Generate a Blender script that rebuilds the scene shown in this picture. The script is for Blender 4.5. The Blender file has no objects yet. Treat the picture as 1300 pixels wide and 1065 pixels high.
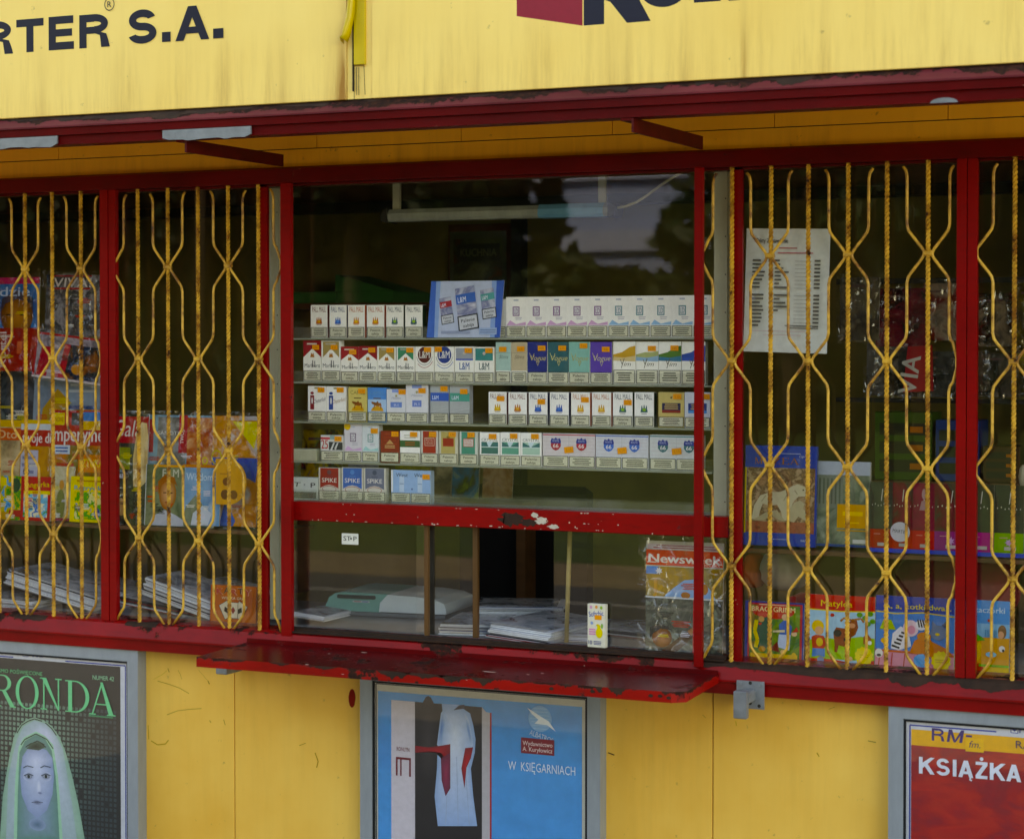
import bpy, math, random
from mathutils import Vector, Matrix
R = math.radians
random.seed(7)
sc = bpy.context.scene
COL = sc.collection

# ------------------------------------------------------------------ camera
CAMP = Vector((2.143, -4.93, 1.7))
YAW, PIT, FPX = R(24.66), R(1.141), 2650.0
cam = bpy.data.cameras.new('camera'); camo = bpy.data.objects.new('camera', cam); COL.objects.link(camo)
cam.sensor_width = 36; cam.lens = 36*FPX/1300; cam.shift_y = -45/1300
cam.clip_start = .1; cam.clip_end = 2000
camo.location = CAMP
camo.rotation_euler = (R(90)-PIT, 0, YAW)
sc.camera = camo
cam.dof.use_dof = True; cam.dof.focus_distance = 5.45; cam.dof.aperture_fstop = 4.5
_f = Vector((-math.sin(YAW)*math.cos(PIT), math.cos(YAW)*math.cos(PIT), -math.sin(PIT)))
_r = Vector((math.cos(YAW), math.sin(YAW), 0)); _u = _r.cross(_f)

def W(px, py, Y=0.0):
    """photo pixel -> (x, z) on the vertical plane y = Y (used to read real positions off the photo)"""
    d = _f*FPX + _r*(px-650) - _u*(py-487.5)
    t = (Y-CAMP.y)/d.y
    p = CAMP + d*t
    return p.x, p.z

def X(px, Y=0.0, py=550): return W(px, py, Y)[0]
def Z(px, py, Y=0.0): return W(px, py, Y)[1]

# ------------------------------------------------------------------ colours
def lin(c):
    if isinstance(c, str):
        c = c.lstrip('#'); c = ''.join(x*2 for x in c) if len(c) == 3 else c; c = [int(c[i:i+2], 16)/255 for i in (0, 2, 4)]
        c = [x/12.92 if x <= .04045 else ((x+.055)/1.055)**2.4 for x in c]
    return (c[0], c[1], c[2], 1.0)

# ------------------------------------------------------------------ node materials
def newmat(name):
    m = bpy.data.materials.new(name); m.use_nodes = True
    nt = m.node_tree; nt.nodes.clear()
    out = nt.nodes.new('ShaderNodeOutputMaterial')
    return m, nt, out
def N(nt, t, **kw):
    n = nt.nodes.new(t)
    for k, v in kw.items(): setattr(n, k, v)
    return n
def setin(n, **kw):
    for k, v in kw.items(): n.inputs[k.replace('_', ' ')].default_value = v
def L(nt, a, b): nt.links.new(a, b)
def pbsdf(nt, out, rough=.5, spec=.5, metal=0.0, coat=0.0):
    b = N(nt, 'ShaderNodeBsdfPrincipled')
    b.inputs['Roughness'].default_value = rough
    b.inputs['Specular IOR Level'].default_value = spec
    b.inputs['Metallic'].default_value = metal
    b.inputs['Coat Weight'].default_value = coat
    L(nt, b.outputs[0], out.inputs[0]); return b
def coords(nt, scale=(1, 1, 1), loc=(0, 0, 0), kind='Object'):
    tc = N(nt, 'ShaderNodeTexCoord'); mp = N(nt, 'ShaderNodeMapping')
    mp.inputs['Scale'].default_value = scale; mp.inputs['Location'].default_value = loc
    L(nt, tc.outputs[kind], mp.inputs['Vector']); return mp.outputs[0]
def noise(nt, vec, scale, detail=4, rough=.55, dist=0.0):
    n = N(nt, 'ShaderNodeTexNoise'); setin(n, Scale=scale, Detail=detail, Roughness=rough, Distortion=dist)
    L(nt, vec, n.inputs['Vector']); return n.outputs['Fac']
def ramp(nt, fac, stops, interp='LINEAR'):
    r = N(nt, 'ShaderNodeValToRGB'); cr = r.color_ramp; cr.interpolation = interp
    while len(cr.elements) < len(stops): cr.elements.new(.5)
    for e, (p, c) in zip(cr.elements, stops):
        e.position = p; e.color = c if len(c) == 4 else (*c, 1)
    L(nt, fac, r.inputs[0]); return r.outputs[0]
def mixc(nt, fac, a, b, mode='MIX'):
    m = N(nt, 'ShaderNodeMix', data_type='RGBA', blend_type=mode)
    for s, v in (('A', a), ('B', b)):
        i = [k for k in m.inputs if k.name == s and k.type == 'RGBA'][0]
        if hasattr(v, 'links'): L(nt, v, i)
        else: i.default_value = v
    fi = m.inputs[0]
    if hasattr(fac, 'links'): L(nt, fac, fi)
    else: fi.default_value = fac
    return [o for o in m.outputs if o.type == 'RGBA'][0]
def mth(nt, op, a, b=None, c=None, clamp=False):
    m = N(nt, 'ShaderNodeMath', operation=op); m.use_clamp = clamp
    for i, v in enumerate((a, b, c)):
        if v is None: continue
        if hasattr(v, 'links'): L(nt, v, m.inputs[i])
        else: m.inputs[i].default_value = v
    return m.outputs[0]
def bump(nt, h, strength=.3, dist=.002):
    b = N(nt, 'ShaderNodeBump'); setin(b, Strength=strength, Distance=dist)
    L(nt, h, b.inputs['Height']); return b.outputs[0]
def maprange(nt, v, a, b, c=0.0, d=1.0):
    m = N(nt, 'ShaderNodeMapRange')
    for i, x in enumerate((v, a, b, c, d)):
        if hasattr(x, 'links'): L(nt, x, m.inputs[i])
        else: m.inputs[i].default_value = x
    return m.outputs[0]

BW0, BW1 = (0, 0, 0, 1), (1, 1, 1, 1)

def attr_mat(name, rough, spec=.5, coat=0.0, grain=.06, metal=0.0, bmp=0.0, gam=1.0, sat=1.08):
    m, nt, out = newmat(name); b = pbsdf(nt, out, rough, spec, metal, coat)
    a = N(nt, 'ShaderNodeAttribute', attribute_name='Col')
    v = coords(nt); n = noise(nt, v, 60, 4)
    g = ramp(nt, n, [(.3, (1-grain*2,)*3), (.7, (1, 1, 1))])
    gm = N(nt, 'ShaderNodeGamma'); gm.inputs[1].default_value = gam; hs = N(nt, 'ShaderNodeHueSaturation'); hs.inputs['Saturation'].default_value = sat; L(nt, a.outputs['Color'], hs.inputs['Color']); L(nt, hs.outputs[0], gm.inputs[0])
    c = mixc(nt, 1.0, gm.outputs[0], g, 'MULTIPLY')
    L(nt, c, b.inputs['Base Color'])
    if bmp:
        L(nt, bump(nt, noise(nt, v, 14, 3), bmp, .01), b.inputs['Normal'])
    return m
PRINT = attr_mat('printed card', .35, .5)
GLOSSY = attr_mat('glossy cover', .12, .5, .3, .05, bmp=.25, gam=.92, sat=1.3)
MATTE = attr_mat('matte', .75, .3)
METAL = attr_mat('grey metal', .4, .5, grain=.1)

def paint(name, base, dark, chip, rust_amt, zedge=None, rough=.3, chipamt=.73, vary=.12, dirt=None):
    """enamel with rust breakthroughs, small chips; zedge=(z0,z1) worn band between two heights"""
    m, nt, out = newmat(name); b = pbsdf(nt, out, rough+.08, .16, 0, .0)
    v = coords(nt)
    n1 = noise(nt, v, 3.1, 6, .6)
    col = mixc(nt, maprange(nt, n1, .35, .65), lin(base), lin(dark))
    n4 = noise(nt, coords(nt, (1, 1, 4)), 26, 5, .65)
    col = mixc(nt, maprange(nt, n4, .5, .75, 0, vary*2), col, (.02, .005, .004, 1))
    n2 = noise(nt, v, 22, 9, .72)
    big = noise(nt, coords(nt, (1, 1, 1), (3, 1, 2)), 6.5, 4, .6)
    sc_ = mth(nt, 'ADD', mth(nt, 'MULTIPLY', n2, .5), mth(nt, 'MULTIPLY', big, .5))
    thr = 1.0-rust_amt
    if zedge:
        sx = N(nt, 'ShaderNodeSeparateXYZ'); tc = N(nt, 'ShaderNodeTexCoord'); L(nt, tc.outputs['Object'], sx.inputs[0])
        e = maprange(nt, sx.outputs['Z'], zedge[0], zedge[1])
        sc_ = mth(nt, 'ADD', sc_, mth(nt, 'MULTIPLY', e, zedge[2]))
    rm = maprange(nt, sc_, thr-.012, thr+.012)
    rn = noise(nt, v, 60, 6, .7)
    rust = ramp(nt, rn, [(.3, lin('#140a07')), (.5, lin('#2c1610')), (.7, lin('#4f2a18'))])
    col = mixc(nt, rm, col, rust)
    n3 = noise(nt, coords(nt, (1, 1, 1), (9, 4, 7)), 48, 4, .6)
    cm = maprange(nt, n3, chipamt, chipamt+.015)
    col = mixc(nt, cm, col, lin(chip))
    L(nt, col, b.inputs['Base Color'])
    L(nt, maprange(nt, rm, 0, 1, rough, .85), b.inputs['Roughness'])
    L(nt, bump(nt, mth(nt, 'SUBTRACT', mth(nt, 'MULTIPLY', n2, .4), rm), .5, .0015), b.inputs['Normal'])
    return m
RED = paint('red enamel', '#8f080a', '#7c0608', '#b08c74', .345, None, .3, .755)
RED_SILL = paint('worn red enamel', '#960a0c', '#7e0709', '#b8907c', .355, (.868, .905, .12))
RED_LEDGE = paint('red counter enamel', '#68070a', '#500507', '#a89080', .41, None, .26)
RED_LIP = paint('bright worn red', '#a4100a', '#8c0c08', '#3a1710', .43, (.862, .874, .11))
RED_RAIL = paint('chipped red enamel', '#980a0b', '#840809', '#d8c0a8', .36, None, .3, .71)
RED_BEAM_LIT = paint('weathered sky-lit red beam', '#742830', '#5c1a20', '#7a5a50', .37, (2.258, 2.292, .28), .5)  # pinker base holds the sky light on the sloped lip; rust is wear
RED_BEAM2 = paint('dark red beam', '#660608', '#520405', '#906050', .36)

def streaked(name, base, tint, dirt, zlow, zhigh, amt, scale=18, rough=.45, spots=()):
    """painted sheet: vertical run marks that build up towards one edge, plus a few scuffs"""
    m, nt, out = newmat(name); b = pbsdf(nt, out, rough, .4)
    v1 = coords(nt, (1, 1, .07)); s = noise(nt, v1, scale, 6, .7)
    s2 = noise(nt, coords(nt, (1, 1, .2), (5, 0, 0)), scale*.3, 4, .6)
    big = noise(nt, coords(nt), 1.7, 5, .6)
    col = mixc(nt, maprange(nt, big, .35, .7), lin(base), lin(tint))
    sx = N(nt, 'ShaderNodeSeparateXYZ'); tc = N(nt, 'ShaderNodeTexCoord'); L(nt, tc.outputs['Object'], sx.inputs[0])
    e = maprange(nt, sx.outputs['Z'], zlow, zhigh, 1.0, .12)
    k = mth(nt, 'MULTIPLY', mth(nt, 'MULTIPLY', maprange(nt, s, .42, .75), maprange(nt, s2, .35, .65)), mth(nt, 'MULTIPLY', e, amt), clamp=True)
    for x0, hw, st in spots:
        d_ = mth(nt, 'DIVIDE', mth(nt, 'ABSOLUTE', mth(nt, 'SUBTRACT', sx.outputs['X'], x0)), hw)
        g_ = mth(nt, 'MULTIPLY', mth(nt, 'POWER', maprange(nt, d_, 0, 1, 1, 0), 1.5), mth(nt, 'MULTIPLY', mth(nt, 'MULTIPLY', e, st), maprange(nt, s, .3, .6, .4, 1)))
        k = mth(nt, 'ADD', k, g_, clamp=True)
    col = mixc(nt, k, col, lin(dirt))
    sp = noise(nt, coords(nt, (1, 1, 1), (2, 8, 1)), 30, 5, .6)
    col = mixc(nt, maprange(nt, sp, .665, .74, 0, .5), col, lin('#3a2810'))
    L(nt, col, b.inputs['Base Color'])
    L(nt, bump(nt, big, .15, .01), b.inputs['Normal'])
    return m
SIGN_Y = streaked('faded yellow sign sheet', '#ffdc80', '#fad272', '#a8742c', 0, .2, .6, 40, .45,
    [(3.85, .02, 1.1), (3.835, .07, .6), (3.68, .05, .4), (3.5, .03, .3), (2.95, .04, .35), (2.65, .03, .3), (3.2, .06, .25)])
SIGN_Y2 = streaked('faded yellow sign sheet', '#ffdc80', '#fad272', '#a8742c', 0, .2, .6, 40, .45,
    [(.19, .03, .35), (.27, .04, .3), (.62, .05, .35), (.66, .02, .3), (.80, .02, .35), (.94, .015, .5), (1.12, .02, .3), (.42, .05, .2)])
WALL_Y = streaked('yellow wall paint', '#f5c25c', '#e6a63a', '#8a5c14', 2.0, .3, .65, 30)
FRIEZE = streaked('ochre frieze paint', '#f0ac34', '#e8a02c', '#4a2c08', 2.17, 2.27, .6, 22)

def rusty_yellow():
    m, nt, out = newmat('yellow grille enamel'); b = pbsdf(nt, out, .4, .5)
    v = coords(nt)
    oi = N(nt, 'ShaderNodeObjectInfo')
    va = N(nt, 'ShaderNodeVectorMath', operation='ADD'); L(nt, v, va.inputs[0]); L(nt, oi.outputs['Location'], va.inputs[1])
    n = noise(nt, va.outputs[0], 14, 7, .72); n2 = noise(nt, va.outputs[0], 70, 5, .7)
    c = mixc(nt, maprange(nt, n2, .35, .7), lin('#e0b048'), lin('#d09a2c'))
    c = mixc(nt, maprange(nt, n, .44, .60, 0, .9), c, lin('#7c440c'))
    c = mixc(nt, maprange(nt, mth(nt, 'ADD', mth(nt, 'MULTIPLY', n, .6), mth(nt, 'MULTIPLY', n2, .4)), .578, .60), c, lin('#34180a'))
    L(nt, c, b.inputs['Base Color']); L(nt, bump(nt, n2, .4, .001), b.inputs['Normal'])
    return m
GRILLE = rusty_yellow()

def glass(name='window glass', dirt=.03, tint=(1, 1, 1, 1), base=.04):
    m, nt, out = newmat(name)
    lw = N(nt, 'ShaderNodeLayerWeight'); lw.inputs['Blend'].default_value = .5
    f5 = mth(nt, 'POWER', lw.outputs['Facing'], 5.0)
    fr = mth(nt, 'ADD', mth(nt, 'MULTIPLY', f5, 1-base), base)
    tr = N(nt, 'ShaderNodeBsdfTransparent'); tr.inputs[0].default_value = tint
    gl = N(nt, 'ShaderNodeBsdfGlossy'); gl.inputs['Roughness'].default_value = .0
    n = noise(nt, coords(nt), 1.3, 2); 
    L(nt, bump(nt, n, .05, .004), gl.inputs['Normal'])
    mx = N(nt, 'ShaderNodeMixShader'); L(nt, fr, mx.inputs[0]); L(nt, tr.outputs[0], mx.inputs[1]); L(nt, gl.outputs[0], mx.inputs[2])
    df = N(nt, 'ShaderNodeBsdfDiffuse'); df.inputs[0].default_value = (.6, .6, .55, 1)
    d = noise(nt, coords(nt, (1, 1, .4)), 7, 7, .7)
    mx2 = N(nt, 'ShaderNodeMixShader'); L(nt, maprange(nt, d, .4, .8, dirt*.15, dirt*1.2), mx2.inputs[0])
    L(nt, mx.outputs[0], mx2.inputs[1]); L(nt, df.outputs[0], mx2.inputs[2])
    L(nt, mx2.outputs[0], out.inputs[0]); return m
GLASS = glass(dirt=.003, base=.036)
GLASS_SL = glass('sliding glass', .006, base=.05)
PLEX = glass('clear plastic shelf', .07, (.99, .99, .98, 1), .035)

def film():
    m, nt, out = newmat('crinkled plastic film')
    tr = N(nt, 'ShaderNodeBsdfTransparent'); gl = N(nt, 'ShaderNodeBsdfGlossy'); gl.inputs['Roughness'].default_value = .12
    v = coords(nt)
    vo = N(nt, 'ShaderNodeTexVoronoi', feature='DISTANCE_TO_EDGE'); vo.inputs['Scale'].default_value = 14
    nd = N(nt, 'ShaderNodeVectorMath', operation='MULTIPLY_ADD'); nn = N(nt, 'ShaderNodeTexNoise'); nn.inputs['Scale'].default_value = 9
    L(nt, v, nn.inputs['Vector']); L(nt, nn.outputs['Color'], nd.inputs[0]); nd.inputs[1].default_value = (.12, .12, .2); L(nt, v, nd.inputs[2])
    L(nt, nd.outputs[0], vo.inputs['Vector'])
    L(nt, bump(nt, vo.outputs['Distance'], 1.0, .03), gl.inputs['Normal'])
    mx = N(nt, 'ShaderNodeMixShader'); L(nt, maprange(nt, vo.outputs['Distance'], 0, .1, .13, .03), mx.inputs[0])
    L(nt, tr.outputs[0], mx.inputs[1]); L(nt, gl.outputs[0], mx.inputs[2]); L(nt, mx.outputs[0], out.inputs[0]); return m
FILM = film()

_photo = {}
def photo(cols, scale=18, seed=0, soft=True, stretch=(1, 1, 1)):
    """a printed photograph: patches of several inks"""
    key = (tuple(cols), scale, seed, soft, stretch)
    if key in _photo: return _photo[key]
    m, nt, out = newmat('printed picture'); b = pbsdf(nt, out, .2, .5, 0, .2)
    v = coords(nt, stretch, (seed*1.37, 0, seed*.71))
    n = noise(nt, v, scale, 5, .6, .6)
    k = len(cols); st = [(.28+.44*i/(k-1), lin(c)) for i, c in enumerate(cols)]
    c = ramp(nt, n, st, 'LINEAR' if soft else 'CONSTANT')
    n2 = noise(nt, v, scale*4, 4, .7)
    gm = N(nt, 'ShaderNodeGamma'); gm.inputs[1].default_value = .9; hs = N(nt, 'ShaderNodeHueSaturation'); hs.inputs['Saturation'].default_value = 1.25; L(nt, c, hs.inputs['Color']); L(nt, hs.outputs[0], gm.inputs[0]); c = gm.outputs[0]
    c = mixc(nt, 1.0, c, ramp(nt, n2, [(.3, (.82, .82, .82)), (.7, (1, 1, 1))]), 'MULTIPLY')
    L(nt, c, b.inputs['Base Color']); _photo[key] = m; return m

def plain(name, col, rough=.6, spec=.4, metal=0.0, nscale=20, var=.25, stretch=(1, 1, 1), bmp=.2):
    m, nt, out = newmat(name); b = pbsdf(nt, out, rough, spec, metal)
    n = noise(nt, coords(nt, stretch), nscale, 5, .6)
    c = mixc(nt, 1.0, lin(col), ramp(nt, n, [(.3, (1-var,)*3), (.7, (1, 1, 1))]), 'MULTIPLY')
    L(nt, c, b.inputs['Base Color'])
    L(nt, bump(nt, n, bmp, .003), b.inputs['Normal']); return m
ALU = plain('grey aluminium', '#98a2ac', .42, .5, .35, 40, .15, (1, 1, .3))
ZINC = plain('galvanised steel', '#8b9196', .5, .5, .4, 30, .3)
OLIVE = plain('olive interior board', '#8a7c3c', .7, .3, 0, 5, .3)
BROWNW = plain('brown wood', '#6b4524', .6, .4, 0, 18, .5, (.2, 1, 1))
DARKI = plain('dark board', '#24221c', .7)
GREYC = plain('grey counter', '#77787a', .45, .4, 0, 12, .3)
BRONZE = plain('bronze window profile', '#6e4a26', .4, .5, .2, 20, .5, (1, 1, .1))
PALE = plain('pale painted board', '#aaa890', .6, .3, 0, 8, .2)
RUSTY = plain('rusty brown channel', '#3a2418', .8, .3, 0, 30, .6)
LEAF = plain('leaf', '#223410', .6, .3, 0, 3, .4)
BARK = plain('bark', '#4a3c2c', .9, .2, 0, 8, .5)

# ------------------------------------------------------------------ mesh builder
class MB:
    def __init__(s):
        s.v = []; s.f = []; s.m = []; s.c = []; s.sm = []; s.mats = []; s.layer = 0; s.ink = None
    def mi(s, mat):
        if mat not in s.mats: s.mats.append(mat)
        return s.mats.index(mat)
    def face(s, pts, col='#808080', mat=None, smooth=False):
        i = len(s.v); s.v += [tuple(p) for p in pts]; s.f.append(tuple(range(i, i+len(pts))))
        s.m.append(s.mi(mat or s.ink or PRINT)); s.c.append([lin(c) for c in col] if isinstance(col, list) else lin(col)); s.sm.append(smooth)
    def mesh(s, vs, fs, col='#808080', mat=None, smooth=False):
        i = len(s.v); s.v += [tuple(p) for p in vs]; k = s.mi(mat or s.ink or PRINT); c = lin(col)
        for f in fs: s.f.append(tuple(i+j for j in f)); s.m.append(k); s.c.append(c); s.sm.append(smooth)
    def box(s, x0, x1, y0, y1, z0, z1, col='#808080', mat=None, bev=0.0):
        if bev <= 0:
            vs = [(x, y, z) for x in (x0, x1) for y in (y0, y1) for z in (z0, z1)]
            s.mesh(vs, [(0, 1, 3, 2), (4, 6, 7, 5), (0, 4, 5, 1), (2, 3, 7, 6), (0, 2, 6, 4), (1, 5, 7, 3)], col, mat); return
        b = bev   # bevelled box: three stacked octagon-less rings
        def ring(dx, z): return [(x0+dx, y0+dx, z), (x1-dx, y0+dx, z), (x1-dx, y1-dx, z), (x0+dx, y1-dx, z)]
        vs = []
        for dx, z in ((b, z0), (0, z0+b), (0, z1-b), (b, z1)): vs += ring(dx, z)
        fs = [(3, 2, 1, 0), (12, 13, 14, 15)]
        for k in range(3):
            for j in range(4): a = k*4+j; c2 = k*4+(j+1) % 4; fs.append((a, c2, c2+4, a+4))
        s.mesh(vs, fs, col, mat)
    def prism_x(s, prof, x0, x1, col='#808080', mat=None):
        n = len(prof); vs = [(x0, y, z) for y, z in prof]+[(x1, y, z) for y, z in prof]
        fs = [tuple(range(n)), tuple(range(2*n-1, n-1, -1))]+[(i, (i+1) % n, (i+1) % n+n, i+n) for i in range(n)]
        fs = [tuple(reversed(f)) for f in fs]
        s.mesh(vs, fs, col, mat)
    def extr(s, poly, y0, y1, col='#808080', mat=None):
        """polygon in xz extruded between y0 (front) and y1"""
        n = len(poly); vs = [(x, y0, z) for x, z in poly]+[(x, y1, z) for x, z in poly]
        fs = [tuple(range(n)), tuple(range(2*n-1, n-1, -1))]+[(i, i+n, (i+1) % n+n, (i+1) % n) for i in range(n)]
        s.mesh(vs, fs, col, mat)
    def tube(s, pts, r, k=6, col='#808080', mat=None, caps=True, rads=None):
        pts = [Vector(p) for p in pts]; n = len(pts); vs = []; up = Vector((0, 1, 0))
        for i, p in enumerate(pts):
            t = (pts[min(i+1, n-1)]-pts[max(i-1, 0)]).normalized()
            a = t.cross(up)
            if a.length < .01: a = t.cross(Vector((1, 0, 0)))
            a.normalize(); b = a.cross(t); rr = rads[i] if rads else r
            for j in range(k):
                w = 2*math.pi*j/k; vs.append(p+a*rr*math.cos(w)+b*rr*math.sin(w))
        fs = [(i*k+j, i*k+(j+1) % k, (i+1)*k+(j+1) % k, (i+1)*k+j) for i in range(n-1) for j in range(k)]
        if caps: fs += [tuple(reversed(range(k))), tuple(range((n-1)*k, n*k))]
        s.mesh(vs, fs, col, mat, True)
    # ---- print on the front face (local x right, z up, y = 0 front)
    def nx(s): s.layer += 1; return -.00006*s.layer-.0001
    def rect(s, u0, v0, u1, v1, col, mat=None):
        y = s.nx(); s.face([(u0, y, v0), (u1, y, v0), (u1, y, v1), (u0, y, v1)], col, mat)
    def poly(s, pts, col, mat=None):
        y = s.nx(); P_ = [(u, y, v) for u, v in pts]
        ar = sum(pts[i][0]*pts[(i+1) % len(pts)][1]-pts[(i+1) % len(pts)][0]*pts[i][1] for i in range(len(pts)))
        if ar < 0: P_.reverse()
        s.face(P_, col, mat)
    def ell(s, cu, cv, ru, rv, col, n=20, rot=0, mat=None):
        c_, s_ = math.cos(rot), math.sin(rot)
        s.poly([(cu+ru*math.cos(a)*c_-rv*math.sin(a)*s_, cv+ru*math.cos(a)*s_+rv*math.sin(a)*c_) for a in [2*math.pi*i/n for i in range(n)]], col, mat)
    def gell(s, cu, cv, ru, rv, cin, cout, n=24, du=0, dv=0):
        y = s.nx()
        for i in range(n):
            a, b = 2*math.pi*i/n, 2*math.pi*(i+1)/n
            s.face([(cu+du, y, cv+dv), (cu+ru*math.cos(a), y, cv+rv*math.sin(a)), (cu+ru*math.cos(b), y, cv+rv*math.sin(b))], [cin, cout, cout])
    def gpoly(s, pts, cin, cout, ctr=None):
        y = s.nx(); n = len(pts)
        ar = sum(pts[i][0]*pts[(i+1) % n][1]-pts[(i+1) % n][0]*pts[i][1] for i in range(n))
        if ar < 0: pts = pts[::-1]
        cu, cv = ctr or (sum(p[0] for p in pts)/n, sum(p[1] for p in pts)/n)
        for i in range(n): p, q = pts[i], pts[(i+1) % n]; s.face([(cu, y, cv), (p[0], y, p[1]), (q[0], y, q[1])], [cin, cout, cout])
    def grect(s, u0, v0, u1, v1, cb, ct):
        y = s.nx(); s.face([(u0, y, v0), (u1, y, v0), (u1, y, v1), (u0, y, v1)], [cb, cb, ct, ct])
    def ring(s, cu, cv, ru, rv, wu, wv, col, n=24, a0=0, a1=360):
        y = s.nx(); k = n
        if a1 < a0: a0, a1 = a1, a0
        for i in range(k):
            a, b = R(a0+(a1-a0)*i/k), R(a0+(a1-a0)*(i+1)/k)
            q = [(cu+(ru-wu)*math.cos(a), y, cv+(rv-wv)*math.sin(a)), (cu+ru*math.cos(a), y, cv+rv*math.sin(a)),
                 (cu+ru*math.cos(b), y, cv+rv*math.sin(b)), (cu+(ru-wu)*math.cos(b), y, cv+(rv-wv)*math.sin(b))]
            s.face(q, col)
    def line(s, pts, w, col):
        y = s.nx()
        for (a, b), (c, d) in zip(pts, pts[1:]):
            dx, dy = c-a, d-b; l = math.hypot(dx, dy) or 1; nx_, ny_ = -dy/l*w/2, dx/l*w/2
            q = [(a-nx_, b-ny_), (c-nx_, d-ny_), (c+nx_, d+ny_), (a+nx_, b+ny_)]
            s.face([(p[0], y, p[1]) for p in q], col)
    def star(s, cu, cv, r, col, n=16, k=.86):
        s.poly([(cu+r*(1 if i % 2 else k)*math.cos(math.pi*i/n), cv+r*(1 if i % 2 else k)*math.sin(math.pi*i/n)) for i in range(2*n)], col)
    def txt(s, t, u, v, h, col, w=None, bold=.0, al='c', rot=0.0, sh=0.0, mat=None):
        if bold > .012:
            d_ = bold*h*.5; k_ = (w-2*d_)/w if w else 1
            for dx, dz in ((-d_, 0), (d_, 0), (0, d_*.6)):
                s.txt(t, u+dx*math.cos(rot)-dz*math.sin(rot), v+dx*math.sin(rot)+dz*math.cos(rot), h, col, w*k_ if w else None, 0, al, rot, sh, mat)
            return
        vs, fs, x0, x1 = glyphs(t, 0.0)
        sc_ = h/.70; sx_ = (w/(x1-x0)) if w else sc_
        off = {'c': (x0+x1)/2, 'l': x0, 'r': x1}[al]; y = s.nx(); c_, s_ = math.cos(rot), math.sin(rot)
        out = []
        for a, b in vs:
            p, q = (a-off)*sx_+b*sc_*sh, b*sc_
            out.append((u+p*c_-q*s_, y, v+p*s_+q*c_))
        s.mesh(out, fs, col, mat)
    def lines(s, u0, u1, v0, v1, n, col, fill=.45, rag=.25):
        dv = (v1-v0)/n; y = s.nx(); rr = random.Random(int((u0+v0+n)*99991))
        for i in range(n):
            e = (u1-u0)*rag*rr.random()*.5; zc = v0+dv*(i+.5); hh = dv*fill/2
            s.face([(u0+e, y, zc-hh), (u1-e, y, zc-hh), (u1-e, y, zc+hh), (u0+e, y, zc+hh)], col)
    def build(s, name, parent=None, loc=(0, 0, 0), rot=(0, 0, 0)):
        me = bpy.data.meshes.new(name); me.from_pydata(s.v, [], s.f)
        for m in s.mats: me.materials.append(m)
        ca = me.color_attributes.new('Col', 'FLOAT_COLOR', 'CORNER')
        buf = []
        for f, c in zip(s.f, s.c): buf += [x for k in c for x in k] if isinstance(c, list) else list(c)*len(f)
        ca.data.foreach_set('color', buf)
        me.polygons.foreach_set('material_index', s.m); me.polygons.foreach_set('use_smooth', s.sm)
        me.update()
        o = bpy.data.objects.new(name, me); COL.objects.link(o)
        if parent: o.parent = parent
        o.location = loc; o.rotation_euler = rot
        return o

_gc = {}
_fc = bpy.data.curves.new('lettering', 'FONT'); _fo = bpy.data.objects.new('lettering', _fc); COL.objects.link(_fo)
def glyphs(t, bold=0.0):
    k = (t, bold)
    if k not in _gc:
        _fc.body = t; _fc.offset = bold; _fc.resolution_u = 3 if len(t) < 9 else 2
        bpy.context.view_layer.update()
        ev = _fo.evaluated_get(bpy.context.evaluated_depsgraph_get()); me = ev.to_mesh()
        vs = [(v.co.x, v.co.y) for v in me.vertices]; fs = [tuple(p.vertices) for p in me.polygons]
        ev.to_mesh_clear()
        xs = [a for a, b in vs] or [0, 1]
        _gc[k] = (vs, fs, min(xs), max(xs))
    return _gc[k]

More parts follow.
